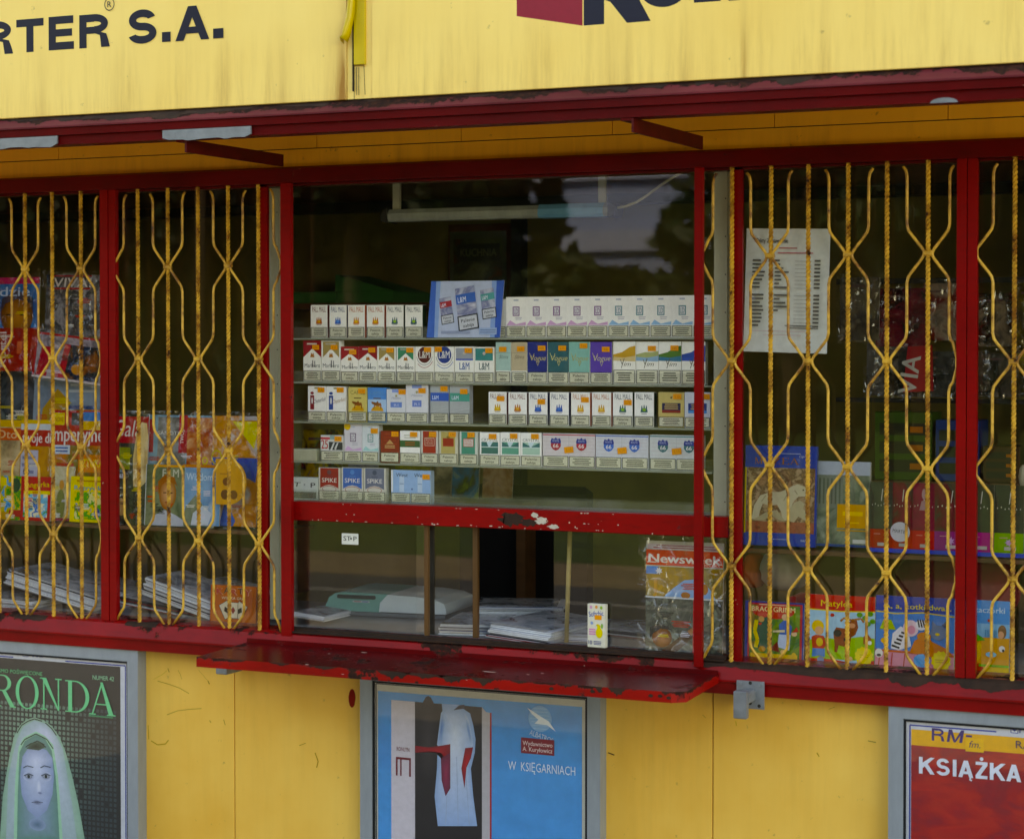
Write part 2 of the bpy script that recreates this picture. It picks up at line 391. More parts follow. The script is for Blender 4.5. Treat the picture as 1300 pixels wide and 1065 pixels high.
# serif capitals drawn from strokes, cell 1 high
def serif(mb, ch, u, v, h, w, col):
    T, t = .15*w, .035*h   # thick, thin
    def r_(a, b, c, d): mb.rect(u+a*w, v+b*h, u+c*w, v+d*h, col)
    def ser(x, y, k=.13): r_(x-k, y-.018, x+k, y+.018)
    def p_(pts): mb.poly([(u+a*w, v+b*h) for a, b in pts], col)
    if ch == 'R':
        r_(.14, 0, .30, 1); ser(.22, .018, .2); r_(.02, .964, .5, 1)
        mb.ring(u+.48*w, v+.745*h, .36*w, .255*h, .15*w, .035*h, col, 16, -90, 90); r_(.3, .49, .5, .525); 
        p_([(.45, .5), (.62, .5), (1.0, 0), (.80, 0)]); ser(.93, .018, .11)
    elif ch == 'F':
        r_(.16, 0, .32, 1); ser(.24, .018, .2); r_(.02, .964, .9, 1); r_(.3, .49, .7, .525); p_([(.9, 1), (.9, .78), (.8, .965)]); p_([(.7, .6), (.7, .42), (.62, .5)])
    elif ch == 'E':
        r_(.16, 0, .32, 1); r_(.02, 0, .9, .036); r_(.02, .964, .9, 1); r_(.3, .49, .7, .525); p_([(.9, 1), (.9, .78), (.8, .965)]); p_([(.92, 0), (.92, .24), (.8, .036)]); p_([(.7, .6), (.7, .42), (.62, .5)])
    elif ch == 'O':
        mb.ring(u+.5*w, v+.5*h, .5*w, .515*h, .15*w, .035*h, col, 32)
    elif ch == 'N':
        r_(.14, 0, .20, 1); r_(.80, 0, .86, 1); p_([(.08, 1), (.28, 1), (.86, .0), (.80, 0)]); ser(.17, .018, .15); ser(.83, .982, .15); ser(.12, .982, .12)
    elif ch == 'D':
        r_(.12, 0, .28, 1); mb.ring(u+.4*w, v+.5*h, .58*w, .5*h, .15*w, .036*h, col, 24, -90, 90); r_(.0, 0, .42, .036); r_(.0, .964, .42, 1)
    elif ch == 'A':
        p_([(.05, 0), (.10, 0), (.50, .93), (.46, 1)]); p_([(.42, 1), (.52, 1), (.98, 0), (.78, 0)]); r_(.24, .31, .72, .345); ser(.09, .018, .14); ser(.88, .018, .18)
    elif ch == 'M':
        r_(.12, 0, .17, 1); r_(.76, 0, .90, 1); p_([(.06, 1), (.22, 1), (.50, .0), (.44, 0)]); p_([(.80, 1), (.86, 1), (.50, 0), (.45, 0)]); ser(.14, .018, .13); ser(.84, .018, .16); ser(.88, .982, .12)
    elif ch == 'U':
        r_(.12, .3, .27, 1); r_(.76, .3, .81, 1); mb.ring(u+.465*w, v+.3*h, .345*w, .31*h, .12*w, .04*h, col, 20, 180, 360); ser(.2, .982, .18); ser(.78, .982, .14)
    elif ch == 'Z':
        r_(.06, .964, .9, 1); r_(.06, 0, .9, .036); p_([(.7, .97), (.9, .97), (.27, .03), (.07, .03)]); p_([(.06, .8), (.06, 1), (.15, 1)]); p_([(.9, 0), (.92, .24), (.82, .03)])

# heavy grotesque capitals
def block(mb, ch, u, v, w, h, col, st=.265, sx=None):
    S = st*h; T = st*h*.86; acc = None
    if ch in 'ĄŻ': acc = ch; ch = {'Ą': 'A', 'Ż': 'Z'}[ch]
    def r_(a, b, c, d): mb.rect(u+a, v+b, u+c, v+d, col)
    def p_(*pts): mb.poly([(u+a, v+b) for a, b in pts], col)
    def bowl(cv, rv, x0): mb.ring(u+x0, v+cv, w-x0, rv, S, T, col, 16, -90, 90)
    if ch == 'T': r_(0, h-T, w, h); r_(w/2-S/2, 0, w/2+S/2, h-T)
    elif ch == 'E': r_(0, 0, S, h); r_(S, 0, w, T); r_(S, h/2-T/2+.01*h, w*.93, h/2+T/2); r_(S, h-T, w*.98, h)
    elif ch == 'L': r_(0, 0, S, h); r_(S, 0, w, T)
    elif ch == 'I': r_(0, 0, S, h)
    elif ch == 'A':
        p_((0, 0), (w*.5-S*.55, h), (w*.5+S*.55, h), (S*1.08, 0)); p_((w-S*1.08, 0), (w*.5-S*.55, h), (w*.5+S*.55, h), (w, 0)); r_(w*.25, h*.2, w*.75, h*.2+T*.85)
    elif ch == 'Z': r_(0, h-T, w, h); r_(0, 0, w, T); p_((0, T), (w-S*1.25, h-T), (w, h-T), (S*1.25, T))
    elif ch == 'K': r_(0, 0, S, h); p_((S, h*.33), (S, h*.66), (w-S*1.2, h), (w, h)); p_((w-S*1.2, 0), (w, 0), (w*.55, h*.62), (w*.36, h*.46))
    elif ch == 'O': mb.ring(u+w/2, v+h/2, w/2, h*.515, S, T, col, 36)
    elif ch in 'PR':
        r_(0, 0, S, h); cx = w*.5; r_(S, h-T, cx, h); r_(S, h*.42, cx, h*.42+T*.9); mb.ring(u+cx, v+h*.71, w*(.96 if ch == 'R' else 1)-cx, h*.29, S*.95, T*.95, col, 16, -90, 90)
        if ch == 'R': p_((w-S*1.1, 0), (w*.92-S*.95, h*.36), (w*.5, h*.43), (w*.62, h*.48), (w*.9, h*.40), (w*.97, h*.2), (w*1.02, 0))
    elif ch == 'S':
        rv = (h*1.02+T)/4
        mb.ring(u+w/2, v+h*1.01-rv, w*.47, rv, S*.98, T, col, 24, 18, 272); mb.ring(u+w/2, v-h*.01+rv, w*.5, rv, S*.98, T, col, 24, -162, 92)
    if acc == 'Ą': mb.line([(u+w*.84, v), (u+w*.76, v-h*.12), (u+w*.92, v-h*.16)], S*.4, col)
    if acc == 'Ż': mb.ell(u+w*.5, v+h*1.17, S*.5, S*.5, col, 14)

def tag(o, label=None, cat=None, group=None, kind=None):
    if label: o['label'] = label
    if cat: o['category'] = cat
    if group: o['group'] = group
    if kind: o['kind'] = kind
    return o
def thing(name, label, cat, loc=(0, 0, 0), rot=(0, 0, 0), group=None):
    o = bpy.data.objects.new(name, None); COL.objects.link(o); o.empty_display_size = .05
    o.location = loc; o.rotation_euler = rot
    return tag(o, label, cat, group)
# ================================================================== setting
def sheet(name, x0, x1, y0, y1, z, mat):
    mb = MB(); mb.face([(x0, y0, z), (x1, y0, z), (x1, y1, z), (x0, y1, z)], '#808080', mat)
    return tag(mb.build(name), kind='structure')
GRASS = plain('mown grass', '#39480f', .95, .2, 0, 2.0, .5)
VERGE = plain('sandy verge', '#6c5e46', .95, .2, 0, 3, .35)
ASPH = plain('asphalt', '#3c3a38', .9, .3, 0, 30, .35)
PAVE = plain('concrete paving', '#6e6a62', .9, .3, 0, 4, .3)
LINEP = plain('road paint', '#8c8c88', .7, .3, 0, 20, .25)
sheet('ground', -600, 600, -600, 600, -.02, GRASS)
sheet('verge', -200, 200, -9.9, -8.45, -.012, VERGE)
sheet('road', -200, 200, -8.45, -5.6, -.008, ASPH)
sheet('road_marking', -200, 200, -7.60, -7.53, -.004, LINEP)
mb = MB(); mb.box(-200, 200, -5.6, -5.45, -.1, .1, '#9a958c', PAVE); tag(mb.build('kerb'), kind='structure')
mb = MB(); mb.box(-200, 200, -5.449, 9, -.1, .002, '#9a958c', PAVE); tag(mb.build('pavement'), kind='structure')

# ---- trees across the road (seen as reflections in the panes)
def crown_mesh(seed, rx, rz, n):
    rr = random.Random(seed); mb = MB()
    cl = [(rr.uniform(-.62, .62)*rx, rr.uniform(-.62, .62)*rx, rr.uniform(-.6, .65)*rz, rr.uniform(.28, .5)*rx) for _ in range(13)]
    for _ in range(n):
        c = rr.choice(cl); d = Vector((rr.gauss(0, 1), rr.gauss(0, 1), rr.gauss(0, 1))).normalized()*c[3]*rr.uniform(.6, 1.08)
        p = Vector(c[:3])+d; s_ = rr.uniform(.10, .22)*(1+rx*.1)
        a = Vector((rr.gauss(0, 1), rr.gauss(0, 1), rr.gauss(0, 1))).normalized(); b = a.cross(Vector((rr.gauss(0, 1), rr.gauss(0, 1), rr.gauss(0, 1)))).normalized()
        mb.face([p-a*s_, p-b*s_*.6, p+a*s_, p+b*s_*.6], '#405020', LEAF)
    return mb
def tree(x, y, h, rx, seed, label):
    t = thing('tree', label, 'tree', (x, y, 0), (0, 0, seed), 'trees across the road')
    mb = MB(); rr = random.Random(seed)
    mb.tube([(0, 0, 0), (.1, 0, h*.25), (0, .1, h*.5), (.1, 0, h*.75)], .2, 8, '#4a3c2c', BARK, rads=[.26, .2, .15, .07])
    for k in range(5):
        a = rr.uniform(0, 6.28); z = h*rr.uniform(.3, .5); mb.tube([(0, 0, z), (math.cos(a)*rx*.4, math.sin(a)*rx*.4, z+h*.14), (math.cos(a)*rx*.7, math.sin(a)*rx*.7, z+h*.2)], .06, 5, '#4a3c2c', BARK, rads=[.1, .06, .03])
    mb.build('trunk', t)
    rz = (h-h*.22)/2
    c = crown_mesh(seed, rx, rz, int(3000+1800*rx)).build('crown', t, (0, 0, h*.22+rz))
for i, (x, h, rx, y) in enumerate([(-36, 16, 5, -34), (-31, 18, 5, -33), (-26.5, 16, 4.6, -35), (-22.5, 18, 4.6, -33), (-19.4, 12, 3.0, -34), (-14.6, 3.4, 1.5, -35), (-12.6, 3.1, 1.4, -35),
                                  (-34, 19, 5.5, -41), (-28, 20, 5.5, -41), (-23.5, 19, 5, -40), (-20.5, 15, 4, -39), (-9.4, 9.5, 2.2, -33), (-7.2, 15, 4, -34), (-2.6, 17, 4.6, -35), (2.5, 16, 4.6, -34), (8, 18, 5, -34), (13, 17, 5, -33), (-10, 18, 5, -44)]):
    tree(x, y, h, rx, 11+i, 'dark leafy tree beyond the road, one of the row mirrored in the kiosk glass')
mb = MB()
mb2 = crown_mesh(77, 1, 1, 10)
mb = MB(); rr = random.Random(5)
for _ in range(26000):
    x = rr.uniform(-45, 14); z = abs(rr.gauss(0, 1))*(.8 if -17.2 < x < -11.0 else 2.2); y = -37+rr.uniform(-1, 1)
    s_ = rr.uniform(.16, .42); a = Vector((rr.gauss(0, 1), rr.gauss(0, 1), rr.gauss(0, 1))).normalized(); b = a.cross(Vector((0, .3, 1))).normalized(); p = Vector((x, y, z*1.15))
    mb.face([p-a*s_, p-b*s_*.6, p+a*s_, p+b*s_*.6], '#405020', LEAF)
tag(mb.build('undergrowth'), kind='stuff', cat='bushes', label='dark green undergrowth below the trees beyond the road')

mb = MB(); rr = random.Random(15)
for _ in range(42000):
    x = rr.uniform(-75, 35)
    if -23.2 < x < -16.6: continue
    top = 13+3*math.sin(x*.7)+2*math.sin(x*1.9+1); z = top*rr.random()**.8; y = -52+rr.uniform(-2.5, 2.5)
    s_ = rr.uniform(.25, .6); a = Vector((rr.gauss(0, 1), rr.gauss(0, .4), rr.gauss(0, 1))).normalized(); b = a.cross(Vector((rr.gauss(0, .3), 1, rr.gauss(0, .3)))).normalized(); p = Vector((x, y, z))
    mb.face([p-a*s_, p-b*s_*.7, p+a*s_, p+b*s_*.7], '#405020', LEAF)
tag(mb.build('woods'), kind='stuff', cat='woods', label='dense dark belt of trees far beyond the road')
BLOCKW = plain('blue grey backdrop', '#7f90b4', .8, .2, 0, 1.5, .12); BLOCKB = plain('pale band backdrop', '#94a0bc', .8, .2, 0, 1.5, .12)
t = thing('backdrop_block', 'added pale blue grey block filling the sky gap mirrored in the centre window', 'backdrop', (-27, -80, 0))  # added block: fills the mirrored sky gap and gives its pale bands
mb = MB(); mb.box(-16, 16, 0, -12, 0, 24, '#7f90b4', BLOCKW); mb.build('wall', t)
for k in range(7):
    mb = MB(); mb.box(-16, 16, .0, .4, 2.6+3.1*k, 3.5+3.1*k, '#a4b0c8', BLOCKB); mb.build('pale_band', t)
mb = MB(); mb.box(-16.4, 16.4, -12.4, .6, 24, 24.5, '#606468', BLOCKB); mb.build('roof', t)

# ================================================================== kiosk
K = thing('kiosk', 'yellow street kiosk with red framed barred windows and a projecting red awning beam', 'kiosk')
KX0, KX1, KD = -4.2, 2.05, 2.0
def kpart(mb, name, par=None): return mb.build(name, par or K)

# shell
mb = MB()
SEAMX = X(298, .03, 920)
for a, b in ((KX0, SEAMX-.0015), (SEAMX+.0015, .42), (.423, KX1)):
    mb.box(a, b, .03, .07, .06, .845, '#e8b838', WALL_Y)
mb.box(KX0, KX1, .045, .068, .06, .84, '#20180c', DARKI)
mb.box(KX0, KX1, .02, .075, .0, .06, '#55504a', GREYC)
def scratch(pts, w_, col='#4a3818'):
    P_ = [W(a, b, .03) for a, b in pts]
    for (a, b), (c, d) in zip(P_, P_[1:]):
        dx, dy = c-a, d-b; l = math.hypot(dx, dy) or 1; ux, uy = -dy/l*w_*.3, dx/l*w_*.3
        mb.face([(a-ux, .0297, b-uy), (c-ux, .0297, d-uy), (c+ux, .0297, d+uy), (a+ux, .0297, b+uy)] if dx > 0 else [(a+ux, .0297, b+uy), (c+ux, .0297, d+uy), (c-ux, .0297, d-uy), (a-ux, .0297, b-uy)], col, SCRM)
SCRM = attr_mat('dark scratch', .8, .2)
rs = random.Random(6)
for pts, w_, c in [([(195, 862), (206, 856), (212, 851)], .002, '#d0a848'), ([(200, 864), (214, 868), (228, 873), (240, 880)], .004, '#c09a4c'), ([(213, 848), (215, 853)], .004, '#a07c34'), ([(226, 850), (229, 856), (231, 862)], .002, '#b08c40'),
        ([(212, 907), (225, 902), (240, 900), (256, 899)], .004, '#c09c50'), ([(188, 920), (189, 938)], .004, '#b8923c'), ([(192, 940), (200, 945), (210, 944), (214, 939)], .005, '#b8923c'), ([(252, 850), (264, 864)], .0015, '#b08c40'), ([(264, 864), (266, 868)], .005, '#a07c34'),
        ([(178, 878), (186, 879)], .003, '#c09c48'), ([(284, 913), (286, 920)], .004, '#b08c40'), ([(266, 914), (268, 917)], .004, '#b08c40'), ([(400, 955), (404, 966), (402, 974)], .005, '#ae8838'), ([(380, 946), (388, 943)], .003, '#a88438'),
        ([(892, 907), (896, 911)], .002, '#a08038'), ([(934, 915), (935, 921)], .004, '#d0a848'), ([(1102, 940), (1112, 942)], .004, '#9a8040'), ([(1037, 955), (1040, 960)], .005, '#ae8838'), ([(772, 955), (780, 958)], .005, '#4a2c1c'), 
        ([(1052, 900), (1060, 897)], .002, '#9a7a30'), ]: scratch(pts, w_, c)
P_ = [W(447+4.5*math.cos(-k*.5), 886+12*math.sin(-k*.5), .03) for k in range(12)]
mb.face([(a, .0296, b) for a, b in P_], '#8c1a10', SCRM)
kpart(mb, 'lower_wall')
mb = MB()
seams = [-3.72, -3.29, -2.86, -2.43, -1.99, -1.574, -1.137, -.715, -.278, .151, .581, 1.01, 1.44, 1.87]
xs = [KX0]+seams+[KX1]
for a, b in zip(xs, xs[1:]):
    if b-a < .01: continue
    mb.box(a+.0009, b-.0009, .022, .06, 2.2295, 2.5, '#d0901c', FRIEZE)
    m_ = (a+b)/2
mb.box(KX0, KX1, .026, .06, 2.2268, 2.2295, '#2a1a08', DARKI)
mb.box(KX0, KX1, .020, .06, 2.17, 2.2268, '#d0901c', FRIEZE)
kpart(mb, 'frieze')
mb = MB()
mb.box(KX0, KX0+.04, .08, KD, 0, 2.86, '#b0a050', WALL_Y); mb.box(KX1-.04, KX1, .08, KD, 0, 2.86, '#b0a050', WALL_Y)
mb.box(KX0+.04, KX1-.04, KD-.04, KD, 0, 2.86, '#8a8038', OLIVE)
mb.box(KX0+.04, KX1-.04, .08, KD-.04, .0, .03, '#504a40', DARKI)
kpart(mb, 'rear_walls')
mb = MB()
mb.box(KX0+.04, KX1-.04, .08, KD-.04, 2.36, 2.40, '#8a8038', OLIVE)
kpart(mb, 'ceiling')
mb = MB(); mb.box(KX0-.02, KX1+.02, -.44, KD+.05, 2.86, 2.9, '#8a1014', RED_BEAM2); mb.box(KX0, KX1, .0, .021, 2.5, 2.86, '#8a1014', WALL_Y)
kpart(mb, 'roof')
mb = MB()
zb = Z(500, 262, 1.9)
mb.box(KX0+.05, KX1-.05, 1.86, 1.955, zb-.018, zb+.016, '#17150e', DARKI)
mb.box(KX0+.05, KX1-.05, 1.90, 1.958, zb+.02, zb+.16, '#6a5228', BROWNW)
xb = X(655, 1.9, 350); mb.box(xb-.02, xb+.02, 1.9, 1.958, .03, zb-.02, '#17150e', DARKI)
kpart(mb, 'wall_battens')

# top rail and sill
mb = MB()
mb.prism_x([(-.012, 2.133), (-.012, 2.172), (-.004, 2.178), (.06, 2.178), (.06, 2.133)], KX0, KX1, '#900', RED_BEAM2)
mb.prism_x([(.012, 2.127), (.012, 2.1325), (.058, 2.1325), (.058, 2.127)], KX0, KX1, '#900', RED_BEAM2)
kpart(mb, 'top_rail')
mb = MB()
mb.prism_x([(.075, .912), (.0, .908), (-.014, .902), (-.03, .866), (-.03, .861), (-.020, .859), (-.020, .829), (.029, .829), (.029, .846), (.075, .846)], KX0, KX1, '#900', RED_SILL)
# worn bare patches on the sill's upper edge (irregular plates of rust)
rr = random.Random(3)
def wob(n, lo, hi, seed):
    r_ = random.Random(seed); a = [(r_.uniform(.5, 1)/f, f, r_.uniform(0, 6.28)) for f in (1, 2, 3, 5, 8, 13, 21, 34)]
    v = [sum(k*math.sin(f*i/n*5+p) for k, f, p in a)+r_.uniform(-.12, .12) for i in range(n+1)]; m0, m1 = min(v), max(v)
    return [lo+(hi-lo)*((x-m0)/(m1-m0))**1.3 for x in v]
def rust_run(px0, px1, n, hmin, hmax):
    n *= 4
    x0, x1 = X(px0, -.01, 850), X(px1, -.01, 850); xs_ = [x0+(x1-x0)*i/n for i in range(n+1)]
    wv = wob(n, hmin, hmax, px0); lo = [.898-(wv[i]*min(1, i/6, (n-i)/6)) for i in range(n+1)]
    for i in range(n):
        # the slanted face runs from (y -.014, z .902) to (y -.03, z .866)
        def pt(x, z): k = (.902-z)/.036; return (x, -.0148-.016*k, z+.0002)
        mb.face([pt(xs_[i], lo[i]), pt(xs_[i+1], lo[i+1]), (xs_[i+1], -.0145, .9025), (xs_[i], -.0145, .9025)], '#2c1a12', RUSTY)
        mb.face([(xs_[i], -.0145, .9025), (xs_[i+1], -.0145, .9025), (xs_[i+1], .0, .9086), (xs_[i], .0, .9086)], '#2c1a12', RUSTY)
rust_run(935, 1130, 40, .004, .014); rust_run(1128, 1218, 24, .003, .02); rust_run(1216, 1330, 26, .006, .02)
rust_run(880, 938, 12, .001, .008); rust_run(20, 60, 8, .001, .005); rust_run(160, 200, 7, 0, .003)
kpart(mb, 'sill')

# posts
def post(px0, px1, y0, y1, z0=.905, z1=2.135, mat=RED, name='mullion'):
    mb = MB(); mb.box(X(px0, y0), X(px1, y0), y0, y1, z0, z1, '#a00', mat, .0025); return kpart(mb, name)
YC = -.035
mb = MB(); mb.box(KX0, -1.99, .022, .05, .906, 2.132, '#e8b838', WALL_Y); mb.box(-1.989, -1.95, -.009, .05, .906, 2.132, '#a00', RED, .002); kpart(mb, 'blind_panel')
post(127.5, 137.3, -.009, .010); post(138.6, 147, -.007, .010)
post(327, 339.5, .012, .022)
post(356.5, 369.5, -.016, -.002, .895)
post(881, 891.5, YC, -.022, .892, 2.1335, RED)
post(927.5, 942, .012, .022)
post(1213.5, 1226, -.009, .010); post(1227.3, 1239.6, -.007, .010)
post(1500, 1512, -.009, .010)
# middle rail with chipped patch
mb = MB()
xa, xb = X(371, .02), X(928, .03)
mb.box(xa, xb-.001, .012, .06, 1.213, 1.265, '#a00', RED_RAIL, .002)
rr = random.Random(12)
def blob(cx, cz, rx, rz, col, mat, yy, n=22, j=.35, mbx=None):
    pts = [(cx+rx*(1-j*rr.random())*math.cos(2*math.pi*i/n), cz+rz*(1-j*rr.random())*math.sin(2*math.pi*i/n)) for i in range(n)]
    (mbx or mb).face([(x, yy, z) for x, z in pts], col, mat)
WHITEP = plain('old white primer', '#cfc4b4', .7, .3, 0, 60, .35)
blob(X(650, .012, 655), 1.240, .045, .024, '#2a120c', RUSTY, .0115, 30, .5)
blob(X(672, .012, 655), 1.232, .03, .012, '#2a120c', RUSTY, .0113, 24, .5)
blob(X(679, .012, 655), 1.252, .012, .009, '#d8cfc0', WHITEP, .0108, 20, .4)
blob(X(688, .012, 655), 1.238, .022, .013, '#d8cfc0', WHITEP, .0107, 30, .5)
blob(X(703, .012, 662), 1.224, .022, .007, '#d8cfc0', WHITEP, .0106, 24, .5)
for k in range(46):
    px = rr.choice([rr.uniform(378, 480), rr.uniform(520, 640), rr.uniform(735, 780), rr.uniform(380, 900)])
    blob(X(px, .012), rr.choice([1.2165, 1.217, 1.219, 1.235, 1.262]), rr.uniform(.001, .006), rr.uniform(.0008, .0022), '#d8c8b0', WHITEP, .0112, 9, .5)
kpart(mb, 'middle_rail')

# pale inner frames with screws between the posts
for a, b, y_ in ((342.5, 354, .062), (906, 922.5, .05)):
    mb = MB(); x0, x1 = X(a, y_), X(b, y_); mb.box(x0, x1, y_, .12, 1.262 if a > 500 else .93, 2.128, '#c4c6ae', PALE)
    for k in range(9): zc = 1.3+k*.095; mb.extr([(x1-.004+.0018*math.cos(t*1.05), zc+.0018*math.sin(t*1.05)) for t in range(6)], y_-.001, y_, '#2a2418', DARKI)
    kpart(mb, 'inner_frame')

# serving-hatch track (brown channel) and band above the counter
mb = MB(); x0, x1 = X(371.5, .0, 800), X(921, .0, 840)
mb.box(x0, x1, .004, .03, .9085, .918, '#3a2418', RUSTY); mb.box(x0, x1, -.014, .004, .9075, .912, '#3a2418', RUSTY)
kpart(mb, 'sliding_track')

# glass panes
def pane(px0, px1, z0, z1, y=.05, t=.004, mat=GLASS, name='window_pane'):
    mb = MB(); mb.box(X(px0, y), X(px1, y), y, y+t, z0, z1, '#fff', mat); return kpart(mb, name)
mb = MB(); mb.box(-1.949, X(130, .022), .023, .027, .912, 2.1265, '#fff', GLASS); kpart(mb, 'window_pane')
pane(145, 328, .912, 2.1265, .023)
pane(371.5, 906, 1.2655, 2.1265, .044)
pane(943, 1216, .912, 2.1265, .023)
mb = MB(); mb.box(X(1236, .022), KX1-.05, .023, .027, .912, 2.1265, '#fff', GLASS); kpart(mb, 'window_pane')
mb = MB()
mb.box(X(371, .03), X(541, .03), .030, .034, .92, 1.212, '#fff', GLASS_SL)
sp = mb.build('sliding_pane', K)
mb = MB(); mb.box(X(538.5, .028), X(543.5, .028), .027, .037, .918, 1.2125, '#8a6430', BRONZE); mb.build('edge_profile', sp)
mb = MB()
mb.box(X(528, .045), X(602, .045), .046, .050, .92, 1.212, '#fff', GLASS_SL); sp = mb.build('sliding_pane', K)
mb = MB(); mb.box(X(600, .04), X(606, .04), .040, .052, .918, 1.2125, '#8a6430', BRONZE); mb.box(X(545, .052), X(550, .052), .053, .06, .918, 1.2125, '#15130f', DARKI); mb.build('edge_profile', sp)
mb = MB(); mb.box(X(703, .03), X(922, .03), .030, .034, .92, 1.212, '#fff', GLASS_SL); mb.build('sliding_pane', K)

# counter: sloping red shelf with a turned-down lip
mb = MB()
cx0, cx1 = -.906, .456
top = [(cx0, .0, .878), (cx1, .0, .878), (cx1, -.262, .8715), (cx1-.03, -.285, .871), (cx0, -.285, .871)]
poly = [(p[0], p[1]) for p in top]
TH = .026
bot = [(x, y, z-(TH if y < -.2 else .02)) for x, y, z in top]
mb.face(list(reversed(top)), '#900', RED_LEDGE); mb.face(bot, '#900', RED_LEDGE)
for i in range(5):
    j = (i+1) % 5
    mb.face([top[j], top[i], bot[i], bot[j]], '#c00', RED_LIP if i in (1, 2, 3) else RED_LEDGE)
mb.box(cx0, cx1, -.035, -.0305, .872, .888, '#900', RED_LEDGE)
rr = random.Random(9)
def flat_blob(px, py, rx, ry, col, mat):
    x, z = W(px, py, -.15); d_ = _f*FPX + _r*(px-650) - _u*(py-487.5); t = (.875-CAMP.z)/d_.z; p = CAMP+d_*t
    zz = .8782+.0067*p.y/.262 if True else 0
    pts = [(p.x+rx*(1-.5*rr.random())*math.cos(i*.35), p.y+ry*(1-.5*rr.random())*math.sin(i*.35)) for i in range(18)]
    mb.face([(a, b, .878+.0245*b+.0009) for a, b in pts], col, mat)
for k in range(60):
    px = rr.uniform(380, 880); flat_blob(px, 822+.045*(px-250)+rr.uniform(-2, 26), rr.uniform(.002, .012), rr.uniform(.002, .006), rr.choice(['#2a0c08', '#3a1010', '#c8b8b0']), rr.choice([RUSTY, RUSTY, WHITEP]) if k < 14 else RUSTY)
flat_blob(462, 829, .012, .006, '#c8b8b0', WHITEP); flat_blob(622, 852, .02, .005, '#b8b8b8', WHITEP)

# lip rust plates along the front edge
rr = random.Random(21)
for px, wpx, dep in [(300, 26, .3), (355, 30, .2), (410, 40, .35), (500, 46, .9), (540, 60, .55), (575, 40, .8), (612, 34, .8), (660, 20, .3), (720, 14, .4), (760, 10, .6), (783, 22, .9), (845, 10, .4)]:
    x = X(px, -.286, 860); w_ = wpx*.0021; n = 16
    up_ = [(x-w_/2+w_*i/n, .8712) for i in range(n+1)]; dn = [(x-w_/2+w_*i/n, .8705-.022*dep*math.sin(math.pi*i/n)*rr.uniform(.5, 1.1)) for i in range(n+1)]
    for i in range(n):
        mb.face([(dn[i][0], -.2857, dn[i][1]), (dn[i+1][0], -.2857, dn[i+1][1]), (up_[i+1][0], -.2857, up_[i+1][1]), (up_[i][0], -.2857, up_[i][1])], '#241008', RUSTY)
for px, dz in ((752, .012), (762, .010), (826, .012), (838, .011), (849, .014), (700, .013)):
    x = X(px, -.286, 870); mb.face([(x+.006*math.cos(-i*.7), -.2858, .871-dz+.004*math.sin(-i*.7)) for i in range(9)][::-1], '#200c08', RUSTY)
kpart(mb, 'counter')

# ---- awning beam, braces, panel
FY = -.48
mb = MB()
mb.prism_x([(-.455, 2.290), (-.470, 2.289), (-.505, 2.260), (-.505, 2.256), (-.46, 2.25)], KX0, KX1, '#a05', RED_BEAM_LIT)
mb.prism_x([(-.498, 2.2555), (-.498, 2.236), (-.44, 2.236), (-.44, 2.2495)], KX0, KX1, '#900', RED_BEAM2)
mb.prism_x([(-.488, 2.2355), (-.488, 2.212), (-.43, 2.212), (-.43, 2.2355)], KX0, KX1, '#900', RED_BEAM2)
rr = random.Random(4)
def rust_top(px0, px1, n, a, b):
    n *= 3
    x0, x1 = X(px0, -.48, 120), X(px1, -.48, 120)
    xs_ = [x0+(x1-x0)*i/n for i in range(n+1)]; wv = wob(n, a, b, px0+7); lo = [wv[i]*min(1, i/6, (n-i)/6) for i in range(n+1)]
    for i in range(n):
        def pt(x, d): return (x, -.4707-.035*d/.029, 2.2892-d)
        mb.face([pt(xs_[i], lo[i]), pt(xs_[i+1], lo[i+1]), pt(xs_[i+1], -.0004), pt(xs_[i], -.0004)], '#24120c', RUSTY)
rust_top(-20, 110, 40, .003, .019); rust_top(100, 235, 60, .014, .028); rust_top(225, 420, 80, .003, .020); rust_top(420, 700, 90, .001, .013)
rust_top(700, 800, 50, .004, .021); rust_top(790, 880, 40, .001, .016); rust_top(880, 1035, 70, .005, .026); rust_top(1050, 1075, 10, .004, .012); rust_top(1100, 1320, 60, 0, .003)
kpart(mb, 'awning_beam')
SHADE_RED = plain('shaded maroon enamel', '#56070a', .5, .2, 0, 20, .4)  # shade on the brace's side plate put into a darker red
for px in (355, 885):
    x = X(px, 0, 200); mb = MB()
    mb.box(x-.012, x+.014, -.485, -.0125, 2.205, 2.2115, '#700', RED_BEAM2); mb.box(x+.0145, x+.020, -.485, -.0125, 2.178, 2.211, '#500', SHADE_RED)
    if px > 500:
        for yy in (-.36, -.04): mb.box(x-.006, x+.012, yy-.012, yy+.004, 2.2035, 2.2048, '#c0b8a8', WHITEP)
    kpart(mb, 'brace')
mb = MB(); mb.box(KX0, KX1, -.44, .019, 2.505, 2.52, '#c89020', FRIEZE); kpart(mb, 'soffit')
